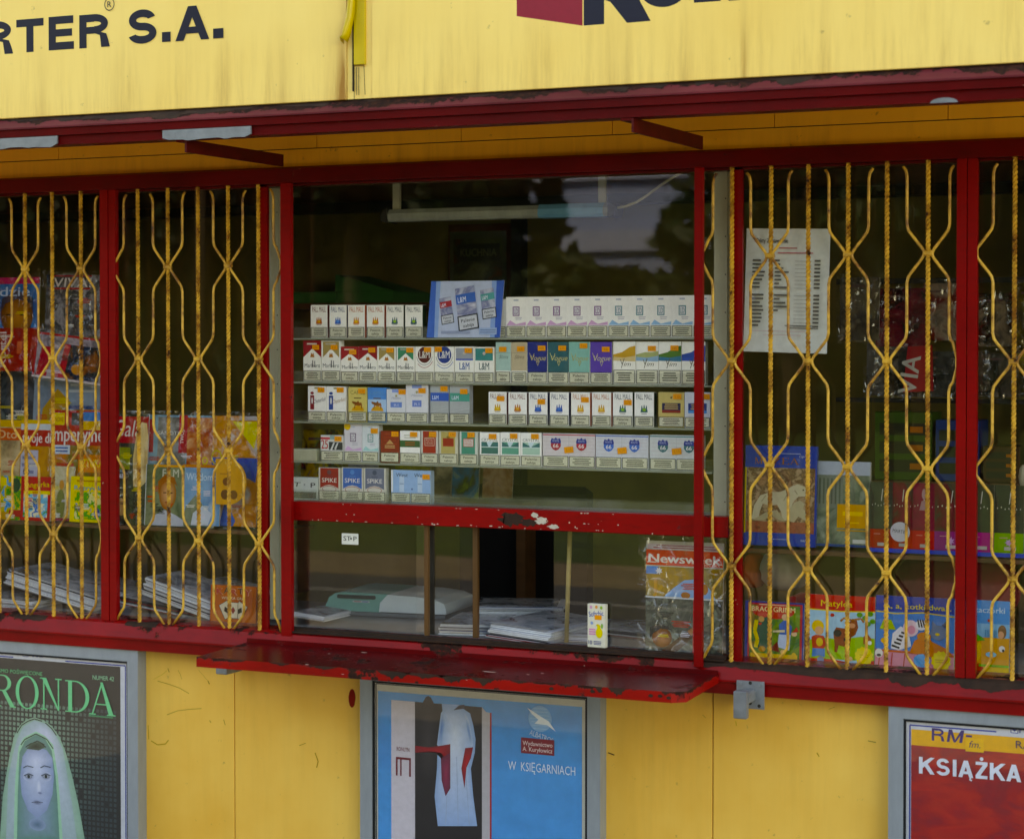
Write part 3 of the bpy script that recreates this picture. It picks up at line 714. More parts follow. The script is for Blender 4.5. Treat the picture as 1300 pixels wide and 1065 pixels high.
# galvanised flashings under the beam
for px0, px1 in ((-30, 72), (206, 318)):
    mb = MB(); x0, x1 = X(px0, -.5, 178), X(px1, -.5, 170)
    n = 14; bt = [2.2085+rr.uniform(-.003, .002) for _ in range(n+1)]; bt[0] = bt[-1] = 2.215
    vs = []
    for i in range(n+1): x = x0+(x1-x0)*i/n; vs += [(x, -.4995, bt[i]), (x, -.4995, 2.2345), (x, -.494, bt[i]), (x, -.494, 2.2345)]
    fs = []
    for i in range(n):
        a = i*4; fs += [(a, a+4, a+5, a+1), (a+2, a+3, a+7, a+6), (a, a+2, a+6, a+4), (a+1, a+5, a+7, a+3)]
    fs += [(0, 1, 3, 2), (n*4, n*4+2, n*4+3, n*4+1)]
    mb.mesh(vs, fs, '#8b9196', ZINC); kpart(mb, 'flashing')
mb = MB(); xc = X(1200, -.48, 126); mb.extr([(xc-.03, 2.2105)]+[(xc-.03*math.cos(t*math.pi/8), 2.2105+.011*math.sin(t*math.pi/8)) for t in range(1, 8)]+[(xc+.03, 2.2105)], -.4915, -.4885, '#9aa0a0', ZINC)
kpart(mb, 'flashing')

# brackets that carry the shutters
for px0, px1, py0, py1, full in ((935, 970, 863, 898, 1), (277, 292, 849, 861, 0)):
    mb = MB()
    if full:
        x0, z1 = W(px0, py0, -.035); x1 = X(px1, -.035, 880); z0 = Z(px0, py1, -.035)
        mb.box(x0, x1, -.0345, -.0305, z0, z1, '#9298a0', ZINC)
        for fx, fz in ((.14, .88), (.82, .88), (.5, .93), (.14, .12), (.82, .12), (.5, .2)):
            cx, cz = x0+(x1-x0)*fx, z0+(z1-z0)*fz
            bolt = fz > .5 and fx != .5
            mb.extr([(cx+.0045*math.cos(t*.9), cz+.0045*math.sin(t*.9)) for t in range(7)], -.0385 if bolt else -.0349, -.0345, '#c8ccd0' if bolt else '#202020', ZINC if bolt else DARKI)
        mb.box(x0+.018, x0+.05, -.09, -.0345, z0+.02, z1-.02, '#8d9298', ZINC, .004)
        xl = X(932, -.1, 890); zt = Z(940, 877, -.1); zb_ = Z(940, 912, -.1)
        mb.box(xl, xl+.033, -.105, -.088, zb_, zt, '#a0a6ac', ZINC, .002)
    else:
        x0 = X(278, -.06, 855); mb.box(x0, x0+.034, -.075, .029, .79, .829, '#a0a6ac', ZINC, .002)
    kpart(mb, 'bracket')

# ---- grilles
LV = [2.166, 1.912, 1.654, 1.399, 1.146, .892]
def bar_mesh():
    mb = MB(); n = 340; z0, z1 = .900, 2.134; vs = []; fs = []
    for i in range(n+1):
        z = z0+(z1-z0)*i/n-z0; a = z/.046*2*math.pi
        for j in range(4):
            w = a+j*math.pi/2; vs.append((.0060*math.cos(w), .0060*math.sin(w), z))
    for i in range(n):
        for j in range(4): a = i*4+j; b = i*4+(j+1) % 4; fs.append((a, b, b+4, a+4))
    fs += [(3, 2, 1, 0), (n*4, n*4+1, n*4+2, n*4+3)]
    mb.mesh(vs, fs, '#d8a020', GRILLE); return mb
BARZ = .900
proto_bar = None
proto_weld = None
wave_cache = {}
def wave_mesh(par, hw=.0492, lclip=None, rclip=None):
    """wavy rod: at level n it leans to the left bar when (n+par) is even, else to the right bar"""
    pts = []
    for n in range(5):
        side = -1 if (n+par) % 2 == 0 else 1
        side2 = -side
        za, zb2 = LV[n], LV[n+1]
        t_ = hw-.0085
        pts += [(side*t_, za-.004), (side*(t_-.004), za-.012), (side*.010, za-.046), (side*.003, za-.056), (0, za-.07)]
        pts += [(0, za-.12), (0, zb2+.07), (side2*.003, zb2+.056), (side2*.010, zb2+.046), (side2*(t_-.004), zb2+.012), (side2*t_, zb2+.004)]
    pts = [p for p in pts if .902 <= p[1] <= 2.134]
    # end exactly at the rails
    if lclip is not None: pts = [(max(p[0], lclip), p[1]) for p in pts]
    if rclip is not None: pts = [(min(p[0], rclip), p[1]) for p in pts]
    mb = MB(); P_ = [(p[0], 0, p[1]-BARZ) for p in pts]
    mb.tube(P_, .0037, 7, '#d8a020', GRILLE)
    return mb
def grille(bars, par0, name, extra_left, extra_right, first):
    """bars: x list; par0 parity of first bar (0: crossings on levels 1,3; 1: on levels 2,4)"""
    global proto_bar
    g = thing(name, None, None); g.parent = K
    out = []
    for i, x in enumerate(bars):
        if proto_bar is None: proto_bar = bar_mesh().build('bar', g); o = proto_bar
        else: o = proto_bar.copy(); COL.objects.link(o); o.parent = g
        o.name = 'bar'; o.location = (x+rr.uniform(-.001, .001), -.0, BARZ); o.rotation_euler = (0, R(rr.uniform(-.09, .09)), rr.uniform(0, 1.5))
    # weld lumps on the crossings
    gaps = list(zip(bars, bars[1:], range(len(bars)-1)))
    allg = []
    if extra_left is not None: allg.append((bars[0]-.0984, bars[0], (par0+1) % 2, extra_left, None))
    for a, b, i in gaps: allg.append((a, b, (par0+i) % 2, None, None))
    if extra_right is not None: allg.append((bars[-1], bars[-1]+.0984, (par0+len(bars)-1) % 2, None, extra_right))
    for a, b, lp, lc, rc in allg:
        # left bar has parity lp: touches on odd levels when lp == 0
        par = 1 if lp == 0 else 0
        mid = (a+b)/2
        key = (par, lc and round(lc-mid, 3), rc and round(rc-mid, 3))
        if key not in wave_cache:
            o = wave_mesh(par, .0492, None if lc is None else lc-mid, None if rc is None else rc-mid).build('wavy_rod', g); wave_cache[key] = o
        else: o = wave_cache[key].copy(); COL.objects.link(o); o.parent = g; o.name = 'wavy_rod'
        o.location = (mid+rr.uniform(-.001, .001), -.0005, BARZ-rr.uniform(0, .003)); o.rotation_euler = (0, R(rr.uniform(-.12, .12)), 0)
    global proto_weld
    for i, x in enumerate(bars):
        for n in range(1, 5):
            if (n % 2 == 1) == ((par0+i) % 2 == 0):
                if proto_weld is None:
                    mb = MB(); mb.box(-.0105, .0105, -.0068, .0068, -.007, .007, '#c89018', GRILLE, .0035); o = proto_weld = mb.build('weld', g)
                else: o = proto_weld.copy(); COL.objects.link(o); o.parent = g; o.name = 'weld'
                o.location = (x, 0, LV[n])
    return g
rr = random.Random(8)
LB0 = X(33.2, 0, 600)
grille([LB0-.0986*2, LB0-.0986, LB0, X(67.3), X(103.4)], 0, 'window_grille', -1.951, X(128), True)
grille([X(176.3), X(213.6), X(251.6), X(290.3), X(328.7)], 1, 'window_grille', X(146), X(357.5), False)
grille([X(929.0), X(977.2), X(1026), X(1075.8), X(1126), X(1178)], 1, 'window_grille', X(892), X(1214), False)
grille([X(1286.5)+.0984*k for k in range(5)], 1, 'window_grille', X(1239), None, False)
# ================================================================== signboards
def px_in(px, py, Y, x0, z0):
    x, z = W(px, py, Y); return x-x0, z-z0
def letters_sign(name, label, x0, x1, words):
    t = thing(name, label, 'sign', (x0, FY, 2.288))
    mb = MB(); w = x1-x0; mb.box(0, w, 0, .02, .0005, .56, '#f0d880', SIGN_Y if x0 < -1 else SIGN_Y2, .0015); mb.build('sheet', t)
    return t, w
JX0, JX1 = X(440, FY, 60), X(472, FY, 60)
ts, w = letters_sign('signboard', 'faded yellow awning signboard with black letters ending RTER S.A.', KX0, JX0-.001, None)
NAVY = '#14152a'
mb = MB()
def lw(mb, word, px0, px1, pybase0, pybase1, ptop, col=NAVY, bold=.06, ox=0, oz=2.288):
    xa, za = W(px0, pybase0, FY); xb, zb_ = W(px1, pybase1, FY); xm, zt = W((px0+px1)/2, ptop, FY)
    h = zt-(za+zb_)/2
    block(mb, word, xa-ox, (za+zb_)/2-oz, abs(xb-xa), h, col)
for word, a, b, y0, y1, yt in [('R', -28, 16, 71, 69, 27.5), ('T', 21, 55.5, 67.5, 65.5, 24.5), ('E', 62, 94, 65, 62, 21), ('R', 101, 139, 62, 59.5, 18.5),
                               ('S', 163, 199, 56.5, 54.5, 13), ('.', 206, 217, 54, 53, 43), ('A', 223, 266, 53, 50, 8), ('.', 271, 284, 49.5, 48.5, 38)]:
    if word == '.':
        xa, za = W(a, y0, FY); xb, _z = W(b, y1, FY); mb.rect(xa-KX0, za-2.288, xb-KX0, Z(a, y0-12.5, FY)-2.288, NAVY)
    else: lw(mb, word, a, b, y0, y1, yt, ox=KX0)
# the earlier letters of the same name, beyond the photo's left edge
xa, za = W(-34, 71.5, FY)
for i, ch in enumerate('KOLPO'):
    block(mb, ch, xa-KX0-.105*(5-i), za-2.288-.0012*(5-i), .088, .088, NAVY)
cx, cz = W(139.5, 6, FY); mb.ring(cx-KX0, cz-2.288, .0155, .0165, .0022, .0022, NAVY, 28); mb.txt('R', cx-KX0, cz-2.288-.0075, .015, NAVY, w=.0125, bold=.02)
mb.build('lettering', ts)
ts2, w = letters_sign('signboard', 'faded yellow awning signboard with a dark red quad beside a large black K', JX1+.001, KX1, None)
mb = MB(); ox = JX1+.001
def q(px, py): return px_in(px, py, FY, ox, 2.288)
xk = q(741, 33)[0]
mb.poly([q(656, 21), q(739.5, 33), (q(739.5, 33)[0], q(739, 33)[1]+.17), (q(656, 21)[0], q(656, 21)[1]+.17)], '#9c3440'); mb.build('emblem', ts2); mb = MB()
K0 = q(741, 33)
KH = .19
stw = q(767, 31)[0]-K0[0]
mb.poly([K0, q(767, 31), (K0[0]+stw, K0[1]+KH), (K0[0], K0[1]+KH)], NAVY)
lg0, lg1 = q(796, 29.5), q(826, 27)
mb.poly([lg0, lg1, (K0[0]+stw+.05, K0[1]+.115), (K0[0]+stw, K0[1]+.062), (K0[0]+stw, K0[1]+.056), q(775, 3)], NAVY)
mb.poly([(K0[0]+stw, K0[1]+.06), (K0[0]+stw+.045, K0[1]+.10), (lg1[0]-.01, K0[1]+KH), (lg0[0]-.02, K0[1]+KH)], NAVY)
ob = q(843, 9.5)
mb.ring(ob[0], ob[1]+.052, .062, .052, .028, .024, NAVY, 36)
for word, a, b, yb in [('L', 881, 915, 4.0), ('P', 925, 968, 1.5), ('O', 978, 1028, -1), ('R', 1040, 1082, -4), ('T', 1088, 1128, -7), ('E', 1138, 1174, -9), ('R', 1184, 1228, -12)]:
    xa, za = q(a, yb); xb, _ = q(b, yb); block(mb, word, xa, za, xb-xa, .1, NAVY)
mb.build('lettering', ts2, (0, 0, 0))
# cover strip on the joint, with peeling tape
t = thing('joint_strip', 'bright yellow cover strip over the joint between the two signboards', 'strip', (JX0, FY, 2.288))
mb = MB(); Yl = plain('bright yellow tape', '#d4b418', .4, .5, 0, 20, .15)
w = JX1-JX0
mb.box(.0, w, .004, .022, .0015, .56, '#a08028', SIGN_Y)
mb.build('backing', t)
mb = MB(); mb.box(.022, .052, -.004, .0035, .083, .56, '#e8c414', Yl, .001); mb.build('strip', t)
mb = MB(); mb.box(.018, .0195, -.0042, .0035, .02, .56, '#2a1c08', DARKI)
for pts in ([(.021, 0), (.021, .078)], [(.021, .083), (.048, .081)], [(.048, .081), (.051, .01)], [(.028, .01), (.028, .078)], [(.034, .01), (.034, .078)]):
    mb.line([(a, b) for a, b in pts], .0016, '#50380c')
mb.build('seam', t)
t = thing('peeling_tape', 'curled end of yellow tape hanging from the joint between the signboards', 'tape', (JX0, FY, 2.288))
mb = MB(); vs = []; fs = []
tp = [(.022, .30, .016), (.020, .24, .016), (.016, .20, .018), (.010, .172, .020), (.006, .152, .017), (.003, .140, .010)]
for i, (u, v, hw) in enumerate(tp):
    for j in range(5):
        a = j/4; vs.append((u+(a-.5)*hw*1.2, -.006-.012*math.sin(a*3.0)*(1+.3*i)-.002*(i % 2), v+.006*math.sin(a*5+i)))
fs = [(i*5+j, i*5+j+1, i*5+j+6, i*5+j+5) for i in range(5) for j in range(4)]
mb.mesh(vs, fs, '#c8b414', Yl, True); o = mb.build('tape', t); sm = o.modifiers.new('s', 'SOLIDIFY'); sm.thickness = .0012

# ================================================================== poster cases on the lower wall
def case(px0, px1, ztop, label, x0=None, x1=None, zb=.10):
    YP = -.012
    a = X(px0, YP, 900) if x0 is None else x0; b = X(px1, YP, 900) if x1 is None else x1
    t = thing('poster_case', label, 'poster case', (a, YP, zb)); w = b-a; h = ztop-zb
    mb = MB(); f = .036
    for (u0, u1, v0, v1) in ((0, f, 0, h), (w-f, w, 0, h), (f, w-f, h-f, h), (f, w-f, 0, f)): mb.box(u0, u1, 0, .0415, v0, v1, '#9aa0a6', ALU, .002)
    mb.box(f*.9, w-f*.9, .012, .041, f*.9, h-f*.9, '#c8ccd0', MATTE)
    mb.build('frame', t)
    mb = MB(); g_ = .005
    for (u0, u1, v0, v1) in ((f, f+g_, f, h-f), (w-f-g_, w-f, f, h-f), (f+g_, w-f-g_, h-f-g_, h-f), (f+g_, w-f-g_, f, f+g_)): mb.box(u0, u1, .004, .0118, v0, v1, '#15181c', MATTE)
    mb.build('gasket', t)
    mb = MB(); mb.box(f, w-f, .0045, .0062, f, h-f, '#fff', GLASS); 
    p = MB(); return t, w, h, f, mb, p, a, zb
class Loc:
    """poster artwork is drawn on a sheet 10 mm behind the frame's front"""
    def __init__(s, a, zb, Y): s.a, s.zb, s.Y = a, zb, Y
    def __call__(s, px, py): x, z = W(px, py, s.Y); return x-s.a, z-s.zb
BLUE = '#20409a'
def border(p, w, h, f, m, col=BLUE, breaks=None):
    u0, u1, v0, v1 = f+m, w-f-m, f+m, h-f-m
    p.line([(u0, v0), (u0, v1)], .0035, col); p.line([(u1, v0), (u1, v1)], .0035, col); p.line([(u0, v0), (u1, v0)], .0035, col)
    for a, b in breaks or [(u0, u1)]: p.line([(a, v1), (b, v1)], .0035, col)
def eye_mark(p, u, v, s, full=True):
    p.rect(u, v, u+s, v+s, BLUE); p.rect(u+s*.1, v+s*.1, u+s*.9, v+s*.9, '#d8dce4'); p.ell(u+s*.5, v+s*.52, s*.34, s*.2, BLUE); p.poly([(u+s*.3, v+s*.45), (u+s*.7, v+s*.45), (u+s*.5, v+s*.2)], BLUE)
    if full: p.txt('PUBLI', u+s*1.15, v+s*.08, s*.85, BLUE, al='l', bold=.03, w=s*2.9); 
# left case: dark magazine cover
t, w, h, f, gl, p, a, zb = case(0, 175, .829, 'grey poster case with dark green cover reading RONDA, left of the kiosk wall', x0=-2.02)
q = Loc(a, zb, -.002); p.box(f, w-f, .010, .0118, f, h-f, '#c9ccd6', PRINT); p.layer = 83 - 0
def shiftlayer(p): pass
# print sits on the sheet's front (y = .010): emulate by building then moving
def sheet_print(t, p, gl):
    o = p.build('poster', t, (0, .0098, 0)); gl.build('cover_glass', t); return o
p = MB(); p.face([(f, 0, f), (w-f, 0, f), (w-f, 0, h-f), (f, 0, h-f)], '#ccd0da')
tr = q(158, 850); ul = (f+.03, 0)
border(p, w, h, f, .013, BLUE, [(f+.013, q(-60, 830)[0]), (q(-40, 824)[0], q(17, 829)[0]), (q(83, 833)[0], w-f-.013)])
xr = w-f-.030; zt = q(100, 842)[1]
p.rect(f+.030, f+.03, xr, zt, '#232628')
eye_mark(p, q(29, 832)[0], q(29, 833)[1], .018)
p.lines(q(54, 832)[0], q(72, 832)[0], q(54, 834)[1], q(54, 826)[1], 3, '#9aa4c8')
GR, GD, LV2 = '#5fc08a', '#2f8a5c', '#b8c0dc'
LB_=p.layer
# soft lattice of cushions behind the figure
lat0, lat1 = f+.032, xr-.002; zz1 = q(60, 893)[1]
cell = .0148
nx_ = int((lat1-lat0)/cell); nz_ = int((zz1-f-.03)/cell)
fx, fz = q(44, 940)
rl = random.Random(2)
for i in range(nx_):
    for j in range(nz_):
        u, v = lat0+(i+.5)*cell, zz1-(j+.5)*cell
        d_ = math.hypot((u-fx)*1.0, (v-fz)*.8); k = max(0, 1-d_/.28)*.9+.10
        if rl.random() < .04: continue
        c = (.03+.22*k*k, .05+.42*k*k, .06+.30*k*k)
        c8 = '#%02x%02x%02x' % tuple(int(255*(x**(1/2.2))) for x in c)
        s_ = cell*.36; p.layer = LB_+(i+j) % 2; p.poly([(u-s_, v-s_*.8), (u+s_*.8, v-s_), (u+s_, v+s_*.7), (u-s_*.7, v+s_)], c8)
p.layer = LB_+3
# veiled head
def hp(pts, col): p.poly([q(x, y) for x, y in pts], col)
def gp(pts, ci, co, ctr=None): p.gpoly([q(x, y) for x, y in pts], ci, co, q(*ctr) if ctr else None)
gp([(0, 1065), (4, 1010), (8, 985), (12, 962), (18, 935), (26, 920), (34, 913), (44, 910), (56, 914), (66, 921), (76, 935), (84, 955), (92, 985), (100, 1020), (108, 1065)], '#ccd8e4', '#86b09c', (48, 960))
gp([(8, 1065), (10, 1010), (11, 985), (16, 960), (22, 938), (30, 922), (44, 914), (58, 918), (70, 930), (80, 950), (86, 985), (92, 1020), (98, 1065)], '#c8cfe6', '#9cb4bc', (60, 930))
gp([(18, 1065), (19, 1010), (20, 985), (24, 948), (30, 936), (46, 928), (58, 934), (68, 945), (74, 985), (76, 1010), (80, 1065)], '#58a482', '#9cd0b4', (46, 940))
gp([(22, 1065), (23, 1010), (24, 985), (25, 955), (32, 940), (46, 932), (58, 938), (66, 952), (71, 985), (73, 1010), (76, 1065)], '#8ea4c4', '#5c8c84', (48, 1040))
gp([(26, 985), (29, 960), (36, 949), (47, 946), (60, 952), (67, 962), (69, 985), (67, 1008), (60, 1028), (48, 1038), (36, 1028), (28, 1008)], '#ccd6ee', '#8ea2c8', (46, 968))
c_ = q(48, 1046); p.gell(c_[0], c_[1], .03, .018, '#54748c', '#8ea4c4')
for pts in ([(22, 930), (28, 920), (36, 915), (44, 912), (54, 915)], [(58, 917), (66, 924), (72, 933)], [(27, 945), (32, 938), (46, 931), (60, 938), (68, 950)], [(33, 948), (40, 943), (50, 942), (59, 948)], [(35, 946), (48, 940), (57, 945)]): p.line([q(x, y) for x, y in pts], .0032, '#14221c')
gp([(34, 950), (40, 943), (50, 941), (58, 948), (50, 952), (42, 951)], '#101c16', '#3c5a4c')
for x, s_ in ((37, 1), (59, -1)):
    p.line([q(x-7, 974), q(x-2, 971.5), q(x+6, 973.5)], .0028, '#3c4c5c'); c_ = q(x, 985)
    p.gell(c_[0], c_[1], .020, .014, '#7488ac', '#bac6e2'); p.gell(c_[0], c_[1], .013, .006, '#e4e8f0', '#5c6c88'); p.ell(c_[0], c_[1], .0052, .0055, '#1c2c2c', 12); p.line([q(x-6, 984), q(x, 981.5), q(x+6, 984)], .0025, '#24303c')
c_ = q(50, 998); p.gell(c_[0], c_[1], .009, .024, '#dce2f4', '#b4c2e0'); c_ = q(51, 1006); p.gell(c_[0]+.002, c_[1], .009, .004, '#5c6c90', '#a4b2d4')
c_ = q(48, 1018); p.gell(c_[0], c_[1], .017, .007, '#54607c', '#98a6c8'); p.line([q(41, 1018), q(48, 1017), q(55, 1018)], .0016, '#2c3448')
u, v = q(20, 1090); p.lines(f+.06, xr-.03, v-.20, v-.02, 5, '#5fc08a', .35, .3)
for ch, px0, px1, yb, yt in (('F', -50, -18, 893, 855), ('R', -10, 20, 895, 857), ('O', 21, 50, 897.5, 859), ('N', 52, 80, 899.5, 861.5), ('D', 84, 115, 902.5, 865), ('A', 116, 146, 906, 867)):
    u0, v0 = q(px0, yb); u1, v1 = q(px1, yt); serif(p, ch, u0, v0, v1-v0, u1-u0, '#62cc96')
u, v = q(28, 855); p.txt('PISMO POŚWIĘCONE', q(55, 856)[0], v, .011, GR, al='r', w=.17)
p.txt('NUMER 42', q(146, 865)[0], q(146, 864)[1], .0125, '#8ac8a4', al='r', w=.074)
p.lines(q(113, 908)[0], q(146, 908)[0], q(130, 911)[1], q(130, 907)[1], 1, '#3c8a64')
sheet_print(t, p, gl)
# middle case: blue book poster
t, w, h, f, gl, p, a, zb = case(457, 762, .829, 'grey poster case with sky blue book poster, under the red counter', zb=.1)
q = Loc(a, zb, -.002)
p.face([(f, 0, f), (w-f, 0, f), (w-f, 0, h-f), (f, 0, h-f)], '#c4c2b6')
border(p, w, h, f, .008, '#1c2030')
bl0 = q(480, 920)[0]; bl1 = q(739, 920)[0]; bt = q(600, 886)[1]
p.rect(bl0, f+.03, bl1, bt, '#3f90d8', photo(('#3a8ad4', '#4a9ae0', '#3f90d8'), 4, 2))
p.txt('PUBLI', q(592, 874)[0], q(592, 876.5)[1], .010, '#181818', w=.055, bold=.02)
b0, b1 = q(497, 930)[0], q(612, 930)[0]; zt = q(560, 893)[1]; zb2 = f+.13
p.poly([(b1, zt), (b1+.012, zt-.012), (b1+.026, zt-.014), (b1+.026, zb2-.01), (b1, zb2)], '#b8b4bc')
p.rect(b1+.023, zb2-.01, b1+.028, zt-.013, '#b02a30')
p.rect(b0, zb2, b1, zt, '#1e1a1e'); p.rect(b0, zb2, q(527, 930)[0], zt, '#cfc8d4')
def hp2(pts, col, mat=None): p.poly([q(x, y) for x, y in pts], col, mat)
def gp2(pts, ci, co, ctr=None): p.gpoly([q(x, y) for x, y in pts], ci, co, q(*ctr) if ctr else None)
p.gell(q(544, 930)[0], q(544, 940)[1], .03, .12, '#3a3438', '#1e1a1e')
gp2([(561, 893), (583, 894), (588, 899), (597, 905), (601, 920), (604, 938), (603, 955), (598, 975), (601, 1010), (606, 1048), (556, 1048), (552, 1010), (555, 975), (556, 940), (559, 915), (562, 902)], '#d4def0', '#8fb0dc', (578, 930))
gp2([(555, 945), (560, 905), (563, 900), (566, 915), (561, 950)], '#5c88c4', '#a8c0e0'); gp2([(590, 905), (596, 915), (601, 945), (598, 950), (592, 925)], '#6c94cc', '#b4c8e4')
for x0_, x1_ in ((570, 566), (580, 582), (590, 596)): p.line([q(x0_, 960), q((x0_+x1_)/2, 1000), q(x1_, 1046)], .002, '#9cb0d0')
gp2([(583, 895), (590, 894), (590, 899), (576, 901)], '#1c1c28', '#34344a')
gp2([(527, 946), (545, 948), (560, 946), (572, 944), (572, 975), (570, 968), (560, 955), (545, 953), (527, 955)], '#c42c34', '#861420')
gp2([(591, 949), (601, 948), (598, 962), (592, 975), (590, 1000), (586, 975)], '#c82c34', '#8c1824'); gp2([(560, 962), (572, 955), (572, 1000), (566, 1010), (561, 990)], '#9c3c58', '#6c2440')
p.txt('RONLYN', q(512, 951)[0], q(512, 953)[1], .011, '#7a1828', w=.038)
for k, yy in enumerate((960, 990)):
    u0, v0 = q(503, yy)
    x0_, x1_ = q(503, yy)[0], q(522, yy)[0]
    v1 = q(503, yy+24)[1]
    if k == 0: p.rect(x0_, v0-.006, x1_, v0, '#7a1828'); p.rect(x0_, v0-.05, x0_+.005, v0, '#7a1828'); p.rect(x0_+.013, v0-.05, x0_+.017, v0, '#7a1828'); p.rect(x1_-.005, v0-.05, x1_, v0, '#7a1828')
cx, cz = q(686, 912); p.ell(cx, cz, .033, .034, '#7ab4e4', 28)
for k in range(7): p.line([(cx-.028+abs(k-3)*.003, cz-.026+k*.0088), (cx+.028-abs(k-3)*.003, cz-.026+k*.0088)], .0012, '#a8d0f0')
hp2([(670, 898), (681, 905), (687, 909), (697, 915), (706, 928), (695, 920), (687, 919), (679, 918), (684, 913), (676, 906)], '#e8f0f8')
p.txt('ALBATROS', cx+.002, cz-.052, .014, '#c8dff2', w=.068, rot=-.28, bold=.01)
u0, v0 = q(662, 955); u1, v1 = q(704, 939); p.rect(u0, v0, u1, v1, '#8a2430')
p.txt('Wydawnictwo', (u0+u1)/2, v0+.021, .0115, '#f0dcdc', w=(u1-u0)*.9, bold=.02); p.txt('A. Kuryłowicz', (u0+u1)/2, v0+.006, .0115, '#f0dcdc', w=(u1-u0)*.9, bold=.02)
p.txt('W  KSIĘGARNIACH', q(688, 975)[0], q(688, 980)[1], .023, '#d8ecfa', w=.19, bold=.01)
p.txt('OD WIOSNY', q(688, 990)[0], q(688, 1000)[1], .018, '#3f90d8', w=.1) if False else None
sheet_print(t, p, gl)
# right case
t, w, h, f, gl, p, a, zb = case(1128, 1500, .8385-.004, 'grey poster case with orange and red book poster, right end of the kiosk wall', x1=1.66)
q = Loc(a, zb, -.002)
p.face([(f, 0, f), (w-f, 0, f), (w-f, 0, h-f), (f, 0, h-f)], '#c8ccd6')
border(p, w, h, f, .014, BLUE, [(f+.014, q(1265, 922)[0]), (q(1345, 926)[0], w-f-.014)])
eye_mark(p, q(1283, 930)[0], q(1283, 930)[1], .018)
o0, o1 = q(1157, 940)[0], w-f-.034; zt = q(1157, 925)[1]; zm = q(1157, 945)[1]
p.rect(o0, f+.03, o1, zm, '#b02424', photo(('#a01c20', '#b82c28', '#8c1820', '#b42424'), 7, 4, True, (1, 1, 2))); p.rect(o0, zm, o1, zt, '#eaa800')
u, v = q(1183, 940); block(p, 'R', u, v+.001, .030, .030, '#34246c', .2); M0 = u+.036; [p.poly([(M0+a*.04, v+.001+b*.030) for a, b in pp], '#34246c') for pp in (((0, 0), (.16, 0), (.28, 1), (.12, 1)), ((.12, 1), (.32, 1), (.50, .2), (.42, 0)), ((.86, 1), (1.04, 1), (.52, 0), (.42, 0)), ((.74, 0), (.92, 0), (1.04, 1), (.88, 1)))]; p.rect(M0+.046, v+.016, M0+.06, v+.021, '#34246c')
u0, v0 = q(1226, 953); p.box(u0, u0+.043, -.0022, -.0014, v0, v0+.032, '#f0b418', PRINT, .0004); p.layer = 42
p.txt('fm.', u0+.021, v0+.010, .016, '#3a2a50', sh=.25, w=.028)
p.txt('RADIO', q(1290, 949)[0], q(1290, 949)[1], .018, '#3a2a50', al='l', w=.09)
[block(p, ch, q(a_, 976)[0], q(1168, 981)[1], q(b_, 976)[0]-q(a_, 976)[0], .040, '#d8dcec', .22) for ch, a_, b_ in (('K', 1167, 1187), ('S', 1189, 1206), ('I', 1210, 1215), ('Ą', 1217, 1236), ('Ż', 1239, 1254), ('K', 1257, 1277), ('A', 1278, 1297))]
p.txt('LATA', q(1168, 976)[0]+.05, q(1168, 1010)[1]-.02, .038, '#d8dcec', al='l', bold=.045, w=.14) if False else None
p.box(o0+.06, o1-.06, -.0034, -.0028, f+.08, f+.26, '#d8c8a0', PRINT)
sheet_print(t, p, gl)

# ================================================================== lamp, cable, things inside the hatch window
t = thing('tube_lamp', 'dusty fluorescent tube lamp hanging behind the top of the centre window', 'lamp', (0, 0, 0))
YL = .30
xa, za = W(492, 274, YL); xb, zb_ = W(783, 268, YL)
zc = (za+zb_)/2
lampbody = plain('dusty white enamel', '#9aa096', .45, .5, 0, 9, .35, (3, 1, 1))
mb = MB()
prof = [(YL-.022, zc-.016), (YL-.028, zc-.008), (YL-.028, zc+.006), (YL-.018, zc+.018), (YL+.018, zc+.018), (YL+.028, zc+.006), (YL+.028, zc-.008), (YL+.022, zc-.016)]
mb.prism_x(prof, xa+.012, xb-.012, '#a0a090', lampbody)
mb.build('housing', t)
mb = MB(); prof2 = [(y+(y-YL)*.06, z+(z-zc)*.08) for y, z in prof]; mb.prism_x(prof2, X(688, YL, 270), X(770, YL, 270), '#5aa0b8', plain('pale blue lamp section', '#5d9fc0', .4)); mb.build('blue_section', t)  # pale blue length around the right part of the housing
for s_, x in ((-1, xa), (1, xb)):
    mb = MB(); mb.extr([(x+s_*-.014, zc-.02), (x+s_*.004, zc-.016), (x+s_*.008, zc+.008), (x+s_*-.014, zc+.022)][::s_], YL-.032, YL+.032, '#1c1c1c', DARKI); mb.build('end_cap', t)
for px in (505, 766):
    x = X(px, YL, 245); mb = MB(); mb.box(x-.011, x+.011, YL-.01, YL+.0, zc+.018, 2.36, '#a8a88c', PALE); mb.build('hanger', t)
mb = MB(); pts = []
for px, py in ((784, 264), (795, 262), (808, 257), (822, 248), (838, 236), (855, 225), (875, 214), (890, 205)): x, z = W(px, py, .28); pts.append((x, .28, z))
mb.tube(pts, .0035, 7, '#b0a888', plain('cream cable', '#c0b890', .5)); tag(mb.build('cable'), 'cream cable rising from the right end of the tube lamp', 'cable')
